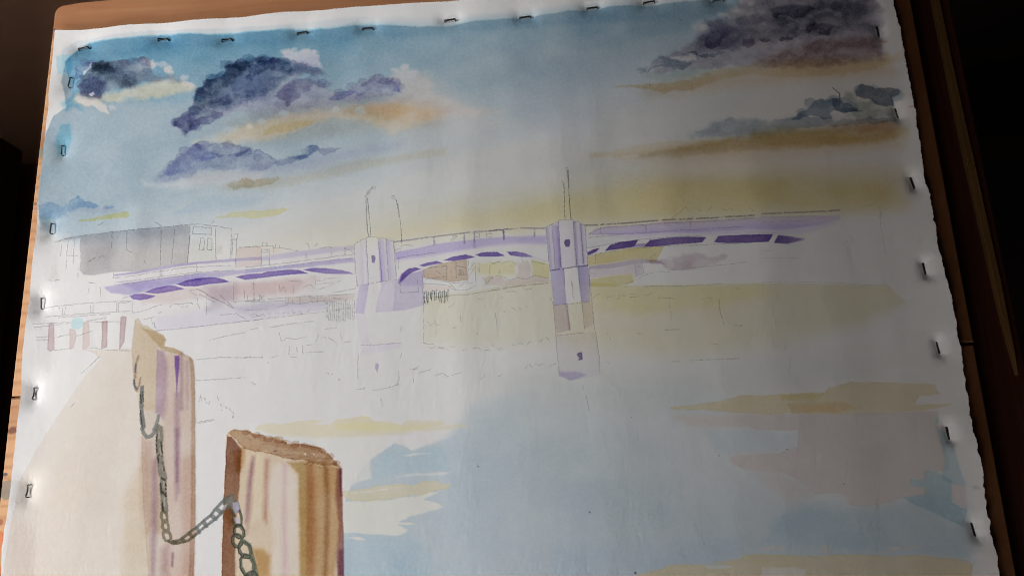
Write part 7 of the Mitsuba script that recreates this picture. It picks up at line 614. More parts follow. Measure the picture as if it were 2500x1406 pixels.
('pencil',0,(1.48,1.48,1.49),(0.65,0.65),(0.21,0.21),None,0.48,0,0,0.17,0,[[(239.6,267.6),(242.6,267.7),(245.7,268.9)],[(248.6,268.4),(251.6,268.4),(254.6,269)],[(260.6,268.8),(263.6,270.2),(266.6,270.5)],[(269.6,272.2),(272.6,271.1)]]),
('pencil',0,(1.53,1.53,1.54),(0.65,0.65),(0.21,0.21),None,0.48,0,0,0.17,0,[[(192,279.5),(193.7,278.8)],[(195.5,279.4),(197.3,281.2)],[(200.8,279),(202.7,281.5)],[(206.2,279.6),(207.9,279.4)],[(211.5,279.3),(213.2,278.6),(215,279.5)],[(216.8,278.2),(218.6,280.1),(220.3,278.6)],[(222.1,280),(223.9,279.2)],[(225.6,277.1),(227.4,280.8),(229.2,279.7)],[(230.9,279.2),(232.7,278.9),(234.5,281.5)],[(238,280.4),(239.8,279.5),(241.5,277.5)]]),
('pencil',0,(1.31,1.31,1.32),(0.65,0.65),(0.21,0.21),None,0.48,0,0,0.17,0,[[(339,315.1),(342.1,316.8),(345.2,315.1)],[(348.3,315.7),(351.4,316.9),(354.5,317.4)],[(357.7,315.7),(360.8,316.3)],[(366.9,319.3),(370,318.7)],[(376.2,319.2),(379.3,317.7),(382.3,319.6)],[(385.4,320.4),(388.5,320.4)],[(394.7,319.3),(397.7,321.7)]]),
('pencil',0,(1.48,1.48,1.49),(0.65,0.65),(0.21,0.21),None,0.48,0,0,0.17,0,[[(256,331.5),(258.1,333.6),(260.2,332.5)],[(264.4,338),(266.5,337.6)]]),
('pencil',0,(1.44,1.43,1.45),(0.65,0.65),(0.21,0.21),None,0.48,0,0,0.17,0,[[(299.7,355.2),(300,357.4)],[(300.4,358.7),(300.7,361)]]),
('pencil',0,(1.56,1.56,1.57),(0.65,0.65),(0.21,0.21),None,0.48,0,0,0.17,0,[[(193.6,335.6),(195.4,338.1),(197.1,337.5)]]),
('pencil',0,(1.59,1.58,1.6),(0.65,0.65),(0.21,0.21),None,0.48,0,0,0.17,0,[[(121.5,269.1),(123.4,267.1)],[(125.3,266.4),(127.3,266.5),(129.3,267.5)],[(131.4,269.1),(133.4,268.9)],[(135.4,269.7),(137.3,268)],[(139.1,265.7),(141.2,267.5)],[(145.1,267.5),(147.3,271.8)]]),
('pencil',0,(1.58,1.58,1.59),(0.65,0.65),(0.21,0.21),None,0.48,0,0,0.17,0,[[(150.2,349.5),(151.1,343.4),(152.5,348.8)],[(154.7,346.2),(156,349.1),(157.2,351)],[(158.4,352),(159.5,349.4)]]),
('pencil',0,(1.58,1.57,1.59),(0.65,0.65),(0.21,0.21),None,0.48,0,0,0.17,0,[[(165.7,345.6),(166.4,348.9),(167,349.3)],[(167.6,351),(168.2,352.3),(168.8,353.8)],[(169.4,357.1),(170,357.2)]]),
('pencil',0,(1.57,1.57,1.58),(0.65,0.65),(0.21,0.21),None,0.48,0,0,0.17,0,[[(174.8,355.9),(175.8,356.4),(176.9,357.7)],[(177.9,357.9),(178.9,359.1),(180,361.3)]]),
('pencil',0,(1.6,1.59,1.61),(0.65,0.65),(0.21,0.21),None,0.48,0,0,0.17,0,[[(105.8,276.7),(106.9,280.4),(107.9,282.4)],[(108.7,280.5),(109.8,284.7),(110.8,286.3)]]),
('pencil',0,(1.34,1.34,1.35),(0.65,0.65),(0.21,0.21),None,0.48,0,0,0.17,0,[[(347.6,251.6),(349.3,253.2),(351,254.1)]]),
('pencil',0,(1.32,1.31,1.33),(0.65,0.65),(0.21,0.21),None,0.48,0,0,0.17,0,[[(359.4,252.6),(360.2,254.6)]]),
('pencil',0,(0,0,0),(0.65,0.65),(0.21,0.21),None,0.48,0,0,0.17,0,[[(719.7,236.4),(719.5,239.2),(718.9,244.1)],[(718.7,246.2),(718.5,249.2)],[(718.2,251.9),(717.7,256.5)],[(717.1,262.7),(716.8,266)]]),
('pencil',0,(0.13,0.12,0.14),(0.65,0.65),(0.21,0.21),None,0.48,0,0,0.17,0,[[(642.2,300.6),(642,303.8)],[(642.1,304.5),(642.1,306)]]),
('pencil',0,(0.23,0.23,0.24),(0.65,0.65),(0.21,0.21),None,0.48,0,0,0.17,0,[[(610.8,311.4),(614.5,311.4)],[(618.3,310.8),(621.8,311.7),(625.5,311.9)],[(629.2,311.8),(632.9,311.6)]]),
('pencil',0,(0,0,0),(0.65,0.65),(0.21,0.21),None,0.48,0,0,0.17,0,[[(674.6,340.8),(674.6,344.8),(674.8,346.8)]]),
('pencil',0,(0.28,0.28,0.29),(0.65,0.65),(0.21,0.21),None,0.48,0,0,0.17,0,[[(610.8,338.1),(612.2,337.3)]]),
('pencil',0,(0,0,0),(0.65,0.65),(0.21,0.21),None,0.48,0,0,0.17,0,[[(701.9,334),(703.9,333.9),(706.1,333.2)]]),
('pencil',0,(1.61,1.61,1.63),(0.65,0.65),(0.21,0.21),None,0.48,0,0,0.17,0,[[(49.4,224),(51.8,222.3),(54.4,221.4)],[(57,221.7),(59.4,220.1),(62,220.8)]]),
('pencil',0,(1.63,1.63,1.64),(0.65,0.65),(0.21,0.21),None,0.48,0,0,0.17,0,[[(15.7,238.7),(17.9,239.8)],[(20,239.5),(22,239.1),(24.1,239.4)]]),
('pencil',0,(1.63,1.62,1.64),(0.65,0.65),(0.21,0.21),None,0.48,0,0,0.17,0,[[(25.2,263.6),(27,263.7)]]),
('pencil',0,(1.56,1.55,1.57),(0.65,0.65),(0.21,0.21),None,0.48,0,0,0.17,0,[[(189.8,279.4),(191.2,280.1),(192.6,282.2)],[(193.8,279.1),(195.2,279.6)],[(197.9,280.7),(199.2,281.2),(200.6,282)]]),
('speck',1,(1.06,1.09,0.73),(1,1),(0.34,0.34),None,0.28,0,0,0,0,[[(459.9,450.5),(460.8,449.9),(461.7,450.6),(460.7,451.4)]]),
('speck',1,(1.19,1.17,1.08),(1,1),(0.34,0.34),None,0.28,0,0,0,0,[[(563.1,413.2),(563.7,412.8),(564.2,413.3),(563.6,413.8)]]),
('speck',1,(1.39,1.38,1.31),(1,1),(0.34,0.34),None,0.28,0,0,0,0,[[(375.5,412.1),(376.2,411.6),(376.8,412.2),(376.2,412.8)]]),
('speck',1,(0.88,0.73,0.6),(1,1),(0.34,0.34),None,0.28,0,0,0,0,[[(571,35.4),(571.6,35),(572.1,35.5),(571.5,36.1)]]),
('speck',1,(1.52,1.51,1.5),(1,1),(0.34,0.34),None,0.28,0,0,0,0,[[(538.3,96.3),(538.8,96),(539.2,96.4),(538.7,96.9)]]),
('speck',1,(1.28,1.27,1.21),(1,1),(0.34,0.34),None,0.28,0,0,0,0,[[(206.4,320.1),(206.8,319.8),(207.3,320.2),(206.9,320.6)]]),
('speck',1,(0.71,0.7,0.65),(1,1),(0.34,0.34),None,0.28,0,0,0,0,[[(177.8,362.8),(178.9,362),(180,363),(179,364)]]),
('speck',1,(0.84,0.83,0.78),(1,1),(0.34,0.34),None,0.28,0,0,0,0,[[(172.2,355.1),(173,354.5),(173.8,355.2),(173.1,355.9)]]),
('speck',1,(1.71,1.7,1.65),(1,1),(0.34,0.34),None,0.28,0,0,0,0,[[(490.8,496),(492,495.2),(493,496.1),(491.8,497.1)]]),
('speck',1,(1.55,1.53,1.53),(1,1),(0.34,0.34),None,0.28,0,0,0,0,[[(615.5,411),(616.2,410.6),(616.7,411.1),(616,411.7)]]),
('speck',1,(1.4,1.38,1.34),(1,1),(0.34,0.34),None,0.28,0,0,0,0,[[(655,438.9),(655.5,438.5),(655.9,438.9),(655.4,439.4)]]),
('speck',1,(1.42,1.41,1.37),(1,1),(0.34,0.34),None,0.28,0,0,0,0,[[(498.5,380.6),(498.9,380.4),(499.2,380.7),(498.8,381)]]),
('speck',1,(1.37,1.36,1.35),(1,1),(0.34,0.34),None,0.28,0,0,0,0,[[(437.1,314.8),(437.4,314.5),(437.7,314.8),(437.4,315.2)]]),
('speck',1,(0.89,0.88,0.83),(1,1),(0.34,0.34),None,0.28,0,0,0,0,[[(278,99.7),(278.5,99.4),(279,99.8),(278.5,100.3)]]),
('speck',1,(0.91,0.9,0.89),(1,1),(0.34,0.34),None,0.28,0,0,0,0,[[(736.7,36.4),(737.2,36),(737.6,36.5),(737.1,37)]]),
('speck',1,(0.77,0.76,0.7),(1,1),(0.34,0.34),None,0.28,0,0,0,0,[[(265.7,185.6),(266,185.4),(266.4,185.7),(266,186)]]),
]

def _tables(cell=16.0, width=776.0, height=592.0):
    """The strokes as tables of numbers, and for each cell of the sheet the strokes that reach it."""
    ox = oy = -8.0
    nx, ny = int(math.ceil((width - ox) / cell)), int(math.ceil((height - oy) / cell))
    cx, cy = np.meshgrid(ox + (np.arange(nx) + .5) * cell, oy + (np.arange(ny) + .5) * cell)
    c = np.c_[cx.ravel(), cy.ravel()]
    half = cell * 0.7072
    par, segs, entries = [], [], [[] for _ in range(nx * ny)]
    at = 0
    for i, (name, closed, ab, d, s, ramp, w, e, k, r, b, lines) in enumerate(PAINT):
        rx, ry, rdx, rdy = ramp or (0, 0, 0, 0)
        par.append([*ab, d[0], d[1], s[0], s[1], rx, ry, rdx, rdy, w, e, k, r, closed, b])
        S = []
        for l in lines:
            l = np.array(l, float)
            S.append(np.c_[l, np.roll(l, -1, 0)] if closed else np.c_[l[:-1], l[1:]])
        S = np.vstack(S)
        a, z = S[None, :, :2], S[None, :, 2:]
        q = c[:, None] - a
        t = np.clip((q * (z - a)).sum(-1) / np.maximum(((z - a) ** 2).sum(-1), 1e-9), 0, 1)
        dist = np.linalg.norm(q - t[..., None] * (z - a), axis=-1)
        reach = max(s) + 1.1 * w + r + 1.2 * b + half + 0.3
        near = dist < reach
        if closed:
            y = c[:, None, 1]
            cross = ((a[..., 1] > y) != (z[..., 1] > y)) & (c[:, None, 0] < a[..., 0] + (y - a[..., 1]) / np.where(abs(z[..., 1] - a[..., 1]) < 1e-9, 1e-9, z[..., 1] - a[..., 1]) * (z[..., 0] - a[..., 0]))
            inside = cross.sum(1) % 2 == 1
            segs.append(S); first, last = at, at + len(S); at = last
            for j in np.nonzero(near.any(1) | inside)[0]:
                entries[j].append((i, first, last) if near[j].any() else (i, 0, 0))
        else:
            for j in np.nonzero(near.any(1))[0]:
                sub = S[near[j]]
                segs.append(sub); entries[j].append((i, at, at + len(sub))); at += len(sub)
    start = np.r_[0, np.cumsum([len(x) for x in entries])]
    flat = np.array([x for y in entries for x in y])
    return ox, oy, cell, nx, ny, np.array(par, float), np.vstack(segs), start, flat

_ox, _oy, _cell, _nx, _ny, _par, _seg, _start, _flat = _tables()
_F = lambda a: mi.Float(np.ascontiguousarray(a, dtype=np.float32))
_U = lambda a: mi.UInt32(np.ascontiguousarray(a, dtype=np.uint32))
PARF, NPAR = _F(_par.ravel()), _par.shape[1]
SEGF = _F(_seg.ravel())
CSTART, CSHAPE, CFIRST, CLAST = _U(_start), _U(_flat[:, 0]), _U(_flat[:, 1]), _U(_flat[:, 2])

def pigment(x, y):
    """How much red, green and blue the paint on the sheet absorbs at x, y (millimetres)."""
    x, y = mi.Float(x), mi.Float(y)
    wx = (fbm(x * .11, y * .11, 3.5, 3) - .5) * 2.2 + (noise(x * .9, y * .9, 7.) - .5) * .5
    wy = (fbm(x * .11, y * .11, 9.5, 3) - .5) * 2.2 + (noise(x * .9, y * .9, 1.) - .5) * .5
    pool = .76 + .48 * fbm(x * .035, y * .05, 21., 3)
    tooth = .88 + .24 * noise(x * .8, y * .8, 5.)
    big = mikit.voronoi((x + wx * 1.2) * .115, (y + wy * 1.2) * .15)[0]
    small = mikit.voronoi((x + wx * .8) * .27 + 40., (y + wy * .8) * .34)[0]
    puff = 1.45 * (big - .42) + .45 * (small - .42)           # scalloped, for the edges of clouds
    h1, h2 = fbm(x * .07 + 9. + .03 * wx, y * .10, 31., 3), fbm(x * .13 + .05 * wy, y * .17, 37., 3)
    lobes = .70 + .22 * smoothstep(.40, .44, h1) + .18 * smoothstep(.50, .60, h1) + .15 * smoothstep(.48, .54, h2) + .12 * smoothstep(.60, .62, h2)   # layers that dried one over the other
    broken = smoothstep(.08, .42, noise(x * .7, y * .7, 13.))
    ci = mi.UInt32(dr.clip((x - _ox) / _cell, 0, _nx - 1)) + mi.UInt32(dr.clip((y - _oy) / _cell, 0, _ny - 1)) * _nx
    i, end = dr.gather(mi.UInt32, CSTART, ci), dr.gather(mi.UInt32, CSTART, ci + 1)

    def stroke(i, end, r, g, b):
        sh = dr.gather(mi.UInt32, CSHAPE, i)
        k, last = dr.gather(mi.UInt32, CFIRST, i), dr.gather(mi.UInt32, CLAST, i)
        P = [dr.gather(mi.Float, PARF, sh * NPAR + j) for j in range(NPAR)]
        qx, qy = x + wx * P[11], y + wy * P[11]
        whole = last == k

        def edge(k, last, d2, odd):
            x0, y0, x1, y1 = (dr.gather(mi.Float, SEGF, k * 4 + j) for j in range(4))
            ex, ey = x1 - x0, y1 - y0
            t = dr.clip(((qx - x0) * ex + (qy - y0) * ey) / dr.maximum(ex * ex + ey * ey, 1e-8), 0, 1)
            fx, fy = qx - x0 - t * ex, qy - y0 - t * ey
            hit = ((y0 > qy) != (y1 > qy)) & (qx < x0 + (qy - y0) * ex / dr.select(dr.abs(ey) < 1e-7, 1e-7, ey))
            return k + 1, last, dr.minimum(d2, fx * fx + fy * fy), odd ^ dr.select(hit, mi.UInt32(1), mi.UInt32(0))

        k, last, d2, odd = dr.while_loop((k, last, dr.select(whole, mi.Float(1e4), mi.Float(1e6)), dr.select(whole, mi.UInt32(1), mi.UInt32(0))),
                                         lambda k, last, d2, odd: k < last, edge)
        closed = P[15] > .5
        dist = dr.sqrt(d2)
        sd = dr.select(closed, dr.select(odd == 1, -dist, dist), dist - P[14]) + P[16] * 1.5 * puff
        t = dr.clip((qx - P[7]) * P[9] + (qy - P[8]) * P[10], 0, 1)
        soft = dr.maximum(P[5] + (P[6] - P[5]) * t, .12)
        c = dr.clip(.5 - sd / (2 * soft), 0, 1)
        c = c * c * (3 - 2 * c)
        dens = c * (P[3] + (P[4] - P[3]) * t) * (1 + P[12] * 2.2 * dr.exp(-dr.square((sd + .4) / .55)))
        dens = dens * dr.select(P[16] > .85, lobes, mi.Float(1.)) * dr.select(closed, pool, dr.select(P[13] > .01, mi.Float(1.), broken))
        keep = 1 - P[13] * c
        return i + 1, end, r * keep + P[0] * dens, g * keep + P[1] * dens, b * keep + P[2] * dens

    i, end, r, g, b = dr.while_loop((i, end, mi.Float(0), mi.Float(0), mi.Float(0)), lambda i, end, r, g, b: i < end, stroke)
    return r * tooth, g * tooth, b * tooth

def paper_colour(p, n, uv):
    x, y = uv.x * 1000, uv.y * 1000
    r, g, b = pigment(x, y)
    v = .985 + .03 * fbm(x * .3, y * .3, 2., 2)
    return mi.Color3f(.80 * v * dr.exp(-r), .785 * v * dr.exp(-g), .768 * v * dr.exp(-b))

def paper_grain(p, n, uv):
    x, y = uv.x * 1000, uv.y * 1000
    a, b = x * .8 + y * .6, y * .8 - x * .6
    return .6 * noise(a * .85, b * .48, 4.) + .4 * noise(a * 1.4, b * 1.0, 8.)

scene['paper_material'] = {'type': 'twosided', 'bsdf': {'type': 'bumpmap', 'scale': 0.00022, 'texture': proc(paper_grain, 2.5e-4),
                           'nested_bsdf': {'type': 'diffuse', 'reflectance': proc(paper_colour)}}}

# ------------------------------------------------------------------ wood, metal, floor
def board_colour(p, n, uv):
    x, y = p.x * 1000, p.y * 1000
    lower = smoothstep(-336.4, -336.0, y)                       # which of the two planks
    wob = 10 * (fbm(x * .004, y * .02, 3. + 5. * lower, 3) - .5) + 2.5 * noise(x * .02, y * .15, 4.)
    ring = .5 + .5 * dr.sin((y + 2.2 * wob) * .55 + 2.5 * fbm(x * .006, y * .05, 6., 2))
    fine = fbm(x * .05, y * 1.6, 2., 3)
    heart = smoothstep(.30, .62, fbm(x * .003 + 1.7, y * .03 + .4, 11., 3) + .45 * smoothstep(-14., 6., y) - .1)
    c = mix((.66, .37, .19), (.50, .24, .105), .7 * dr.power(ring, 3.) + .35 * (fine - .5))
    c = mix(c, (.36, .145, .062), heart * (.7 + .3 * fine))
    for kx, ky, kr in ((-7.5, -364., 6.), (786., -210., 9.), (240., 60., 10.), (764., -420., 8.)):     # knots
        d = dr.sqrt(dr.square((x - kx) * .8) + dr.square((y - ky) * 1.5)) + 2. * (noise(x * .3, y * .4) - .5)
        c = mix(c, (.16, .05, .03), smoothstep(kr, kr * .45, d) * .85)
    def spot(kx, ky, rx, ry, colour, k, c):
        d = dr.sqrt(dr.square((x - kx) / rx) + dr.square((y - ky) / ry)) + .5 * (noise(x * .35, y * .35, kx) - .5)
        return mix(c, colour, smoothstep(1.05, .92, d) * k)
    c = spot(-8., -100., 7., 2.2, (.33, .25, .22), .6, c)        # old paint on the bare margin
    c = spot(-8., -119., 7., 5.5, (.24, .30, .22), .7, c)
    c = spot(-7., -167., 2.2, 1.6, (.22, .12, .08), .7, c)
    c = spot(-9.5, -399., 2.4, 1.6, (.07, .09, .11), .85, c)
    c = spot(-8., -411., 9., 7., (.22, .22, .19), .75, c)
    c = spot(-4., 4., 1.6, 1.6, (.05, .035, .03), .9, c)
    c = spot(-8., -452., 5., 9., (.72, .17, .05), .7, c)
    c = spot(-6., -474., 4., 5., (.72, .12, .04), .6, c)
    c = spot(-9., -436., 2., 2.5, (.35, .09, .05), .7, c)
    c = spot(767., -47., 5., 14., (.14, .09, .06), .6, c)
    c = spot(771., -100., 5., 20., (.08, .05, .035), .8, c)
    c = spot(770., -250., 4., 7., (.5, .2, .06), .5, c)
    dark = smoothstep(690., 730., x + 25. * (fine - .5))          # right end darkened in the colour, standing in for its dimness
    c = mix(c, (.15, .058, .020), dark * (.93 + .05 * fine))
    return c * (.9 + .2 * fine)

def board_grain(p, n, uv):
    x, y = p.x * 1000, p.y * 1000
    return fbm(x * .06, y * 2.2, 2., 2)

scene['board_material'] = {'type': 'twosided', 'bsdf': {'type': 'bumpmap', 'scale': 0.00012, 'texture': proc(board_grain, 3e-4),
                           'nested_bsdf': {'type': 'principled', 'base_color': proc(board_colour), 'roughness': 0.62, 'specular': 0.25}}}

def table_colour(p, n, uv):
    x, y = p.x * 1000, p.y * 1000
    g = fbm(x * .5, y * .02, 4., 3)
    return mix((.035, .010, .006), (.065, .019, .010), g)

def lit_strip_colour(p, n, uv):  # paler than the table top: light along the edge put into the colour
    x, y = p.x * 1000, p.y * 1000
    g = fbm(x * .9, y * .025, 9., 3)
    return mix((.10, .05, .016), (.16, .085, .028), g)

def floor_colour(p, n, uv):
    x, y = p.x * 1000, p.y * 1000
    g = fbm(x * .02, y * .02, 4., 4)
    return mix((.16, .080, .048), (.21, .11, .068), g)

scene['table_material'] = {'type': 'twosided', 'bsdf': {'type': 'principled', 'base_color': proc(table_colour), 'roughness': 0.5, 'specular': 0.3}}
scene['lit_strip_material'] = {'type': 'twosided', 'bsdf': {'type': 'principled', 'base_color': proc(lit_strip_colour), 'roughness': 0.55, 'specular': 0.3}}
scene['floor_material'] = {'type': 'twosided', 'bsdf': {'type': 'diffuse', 'reflectance': proc(floor_colour)}}
scene['shade_sheet_material'] = {'type': 'twosided', 'bsdf': {'type': 'diffuse', 'reflectance': {'type': 'rgb', 'value': [.012, .008, .007]}}}
scene['wall_material'] = {'type': 'twosided', 'bsdf': {'type': 'diffuse', 'reflectance': {'type': 'rgb', 'value': [.22, .17, .14]}}}
scene['frame_material'] = {'type': 'twosided', 'bsdf': {'type': 'diffuse', 'reflectance': {'type': 'rgb', 'value': [.6, .58, .55]}}}
scene['dark_wood_material'] = {'type': 'twosided', 'bsdf': {'type': 'diffuse', 'reflectance': {'type': 'rgb', 'value': [.05, .03, .02]}}}
scene['staple_material'] = {'type': 'twosided', 'bsdf': {'type': 'principled', 'base_color': {'type': 'rgb', 'value': [.07, .068, .066]}, 'metallic': .8, 'roughness': .4}}

# ------------------------------------------------------------------ the room
scene['floor'] = ply(box(-1.95, 2.6, -2.6, 2.6, -.80, -.75), 'floor_material'); tag('floor', kind='structure')
scene['wall_left'] = ply(box(-1.95, -1.83, -2.6, 2.6, -.745, 3.0), 'wall_material'); tag('wall_left', kind='structure')
scene['wall_near'] = ply(box(-1.82, 2.6, -2.66, -2.6, -.745, 3.0), 'wall_material'); tag('wall_near', kind='structure')

scene['shade_sheet'] = ply(box(.60, 2.3, -1.6, 1.8, -.7495, -.738), 'shade_sheet_material'); tag('shade_sheet', 'added near black sheet standing in for the shade on the floor right of the table', 'shade_sheet')  # added dark sheet in place of the shade on the floor

def window(key, pane, out, light, frame, label):
    """A window, or a fill lamp built like one: a glowing pane and a frame of four bars round it."""
    scene[key + '__pane'] = {**ply(pane), 'emitter': {'type': 'area', 'radiance': {'type': 'rgb', 'value': list(light)}}}
    for i, b in enumerate(frame):
        scene[key + '__frame' + (f'_{i:03d}' if i else '')] = ply(b, 'frame_material')
    tag(key, label, 'window')

def quad(a, b, c, d):
    return trimesh.Trimesh(np.array([a, b, c, d], float), [[0, 1, 2], [0, 2, 3]], process=False)

X0, WY0, WY1, WZ0, WZ1, WZ2 = -1.80, -1.191, .400, 1.060, 1.110, 1.960

def arch(pad, n=48):
    """The outline (y, z) of a window with a half round head, widened by pad."""
    c, h = (WY0 + WY1) / 2, (WY1 - WY0) / 2 + pad
    head = [(c + h * math.cos(a), WZ1 + (WZ2 - WZ1 + pad) * math.sin(a)) for a in np.linspace(0, math.pi, n)]
    return np.array([(c + h, WZ0 - pad)] + head + [(c - h, WZ0 - pad)])

def ring(inner, outer, x0, x1):
    """The casing between two outlines, from x0 to x1."""
    n = len(inner)
    v = np.vstack([np.c_[np.full(n, x), p] for x in (x0, x1) for p in (inner, outer)])
    f = []
    for a in range(n):
        b = (a + 1) % n
        for p, q in ((0, 1), (1, 3), (3, 2), (2, 0)):
            f += [[p * n + a, q * n + a, q * n + b], [p * n + a, q * n + b, p * n + b]]
    m = trimesh.Trimesh(v, f, process=False); m.fix_normals()
    return m

glass = arch(0)
gm = np.r_[[glass.mean(0)], glass]
pane = trimesh.Trimesh(np.c_[np.full(len(gm), X0), gm], [[0, a + 1, (a + 1) % len(glass) + 1] for a in range(len(glass))], process=False)
window('window', pane, (1, 0, 0), WINDOW_LIGHT, [ring(arch(.002), arch(.06), -1.828, -1.77)],
       'bright round headed window in the wall to the left of the drawing board')
Y0 = -2.58  # added fill lamp with a window frame, supplies the ambient light
window('window_001', quad((-.2, Y0, .7), (-1.6, Y0, .7), (-1.6, Y0, 1.9), (-.2, Y0, 1.9)), (0, 1, 0), FILL_LAMP_LIGHT,
       [box(-1.66, -.14, -2.598, -2.56, .64, .698), box(-1.66, -.14, -2.598, -2.56, 1.902, 1.96), box(-1.66, -1.602, -2.598, -2.56, .7, 1.9), box(-.198, -.14, -2.598, -2.56, .7, 1.9)],
       'added fill lamp shaped as a dim window, unseen behind the photographer')
# added unseen blocker over the table's left end, cuts off the high window's light
scene['added_light_blocker__board'] = ply(box(-.035, -.013, -1.45, .80, .354, .80), 'dark_wood_material')
scene['added_light_blocker__post'] = ply(box(-.05, .01, .801, .86, -.75, .80), 'dark_wood_material')
scene['added_light_blocker__post_001'] = ply(box(-.05, .01, -1.51, -1.451, -.75, .80), 'dark_wood_material')
tag('added_light_blocker', 'added light blocker, an unseen dark panel on two posts over the left of the board', 'light_blocker')

# low block added beside the table to shade the floor at the lower left
scene['shade_caster__body'] = ply(box(-1.25, -.52, -1.9, .22, -.70, .04), 'dark_wood_material')
scene['shade_caster__plinth'] = ply(box(-1.22, -.55, -1.87, .19, -.7495, -.701), 'dark_wood_material')
scene['shade_caster__top'] = ply(box(-1.27, -.50, -1.92, .24, .041, .065), 'dark_wood_material')
tag('shade_caster', 'low dark block added left of the table to shade the floor', 'shade_caster')

# ------------------------------------------------------------------ table and drawing board
scene['table__top'] = ply(slab([(.30, -.75), (.8225, -.75), (.8185, .25), (.30, .25)], -.045, -.0235, .001), 'table_material')
scene['table__apron'] = ply(box(.32, .79, -.73, .23, -.12, -.0455), 'table_material')
for i, (a, b) in enumerate(((.36, .20), (.76, .20), (.36, -.70), (.76, -.70))):
    scene['table__leg' + (f'_{i:03d}' if i else '')] = ply(box(a - .025, a + .025, b - .025, b + .025, -.75, -.1205), 'table_material')
scene['table__lit_strip'] = ply(slab([(.8008, .25), (.8018, -.02), (.8030, -.165), (.8065, -.285), (.8078, -.325), (.8110, -.362), (.8124, -.345), (.8125, -.285), (.8092, -.166), (.8082, -.022), (.8075, .25)], -.0230, -.0178, .0006), 'lit_strip_material')
tag('table', 'dark red brown table edge showing to the right of the drawing board', 'table')
labels['table__lit_strip'] = {'label': 'thin strip along the dark table edge, its light put into the pale colour'}

corner = [(-.0061 + .009 * (1 - math.cos(a)) , .0300 - .009 * (1 - math.sin(a))) for a in np.linspace(0, math.pi / 2, 7)]
upper = [(-.0112, -.3355), (.7739, -.3355), (.7750, .0320), (.0469, .0320), (.0180, .0316)] + corner[::-1][1:]
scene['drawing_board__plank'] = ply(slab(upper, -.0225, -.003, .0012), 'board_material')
lower = [(-.0135, -.60), (.7725, -.60), (.7733, -.3372), (-.0113, -.3372)]
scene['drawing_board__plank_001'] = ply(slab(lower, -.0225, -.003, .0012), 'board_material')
scene['drawing_board__batten'] = ply(box(.02, .24, -.55, .02, -.040, -.0227), 'board_material')
tag('drawing_board', 'orange brown wooden drawing board under the large watercolour sheet', 'drawing board')
labels['drawing_board__plank'] = {'label': 'upper plank of the board with dark reddish grain along its top edge'}
labels['drawing_board__plank_001'] = {'label': 'lower plank of the board below the joint, with orange paint spots at its left end'}

# ------------------------------------------------------------------ staples: where they stand (mm), and how they are turned
TOP = [(27.0, -19.6, 6, 1), (101.2, -16.7, -4, 2), (160.9, -22.0, 3, 2), (230.4, -20.1, 4, 1), (290.5, -20.4, -3, 0), (365.9, -18.3, 2, 0), (433.9, -20.5, 0, 0), (494.4, -16.5, 4, 0), (545.3, -14.9, 4, 0), (606.8, -18.0, 3, 0)]
LEFT = [(17.1, -52.7, 84, 1), (15.6, -119.1, 93, 1), (12.1, -191.9, 90, 0), (9.5, -258.5, 92, 0), (10.8, -334.9, 86, 2), (13.2, -413.1, 85, 2)]
RIGHT = [(739.5, -60.6, -84, 0), (743.5, -138.2, -82, 0), (745.8, -201.2, -82, 0), (743.3, -274.9, -84, 0), (743.4, -338.8, -87, 0), (739.3, -405.5, -85, 0), (745.5, -476.5, -84, 0)]
STAPLES = TOP + LEFT + RIGHT

# ------------------------------------------------------------------ the sheet
def fb(n, seed, step):
    """Smooth random numbers along an edge: n samples of a walk with features of about 'step' samples."""
    r = np.random.default_rng(seed)
    k = r.normal(size=int(n / step) + 4)
    return np.interp(np.arange(n) / step, np.arange(len(k)), k)

NU, NV = 520, 390
s, t = np.meshgrid(np.linspace(0, 1, NU), np.linspace(0, 1, NV))
vv = np.linspace(0, 1, NV) * 565
left = np.interp(vv, [0, 15, 51, 65, 75, 111, 146, 169, 207, 240, 261, 296, 334, 387, 426, 454, 475, 565], [.4, -.2, -.8, -.6, .8, -.6, -.5, -.2, .6, 0, -.5, -.6, .2, 0, -1.2, -2.2, -.8, -.5])
left = left + .12 * fb(NV, 1, 2.5)
right = np.interp(vv, [0, 30, 58, 82, 109, 136, 166, 195, 231, 263, 290, 317, 344, 373, 404, 423, 447, 468, 491, 510, 565], [757.2, 756.2, 756.3, 756.9, 756, 756.4, 755.8, 755.3, 756.6, 755.2, 756.9, 757.8, 758.4, 757.6, 756, 757.4, 756.6, 755.8, 757.2, 756.2, 757])
right = right - .7 + .32 * fb(NV, 2, 1.4) + .35 * fb(NV, 3, 4.5)
uu = np.linspace(0, 1, NU) * 758
topv = np.interp(uu, [0, 24, 46, 70, 109, 147, 178, 212, 254, 281, 315, 348, 397, 470, 560, 650, 758], [.4, 1.6, 1.4, -.2, .8, .2, 1, -.9, .2, -1.0, -.4, 0, .6, 0, .8, 0, .6])
topv = topv + .06 * fb(NU, 4, 3)
U = left[:, None] + s * (right - left)[:, None]
V = topv[None, :] + t * (565 - topv[None, :])

def bump(u, v, cu, cv, ru, rv, rot=0.0):
    c, d = math.cos(math.radians(rot)), math.sin(math.radians(rot))
    a, b = (u - cu) * c + (v - cv) * d, (v - cv) * c - (u - cu) * d
    return np.exp(-(a / ru) ** 2 - (b / rv) ** 2)

def vnoise(u, v, seed):
    return meshkit.fbm(np.c_[u.ravel(), v.ravel(), np.full(u.size, seed)]).reshape(u.shape)

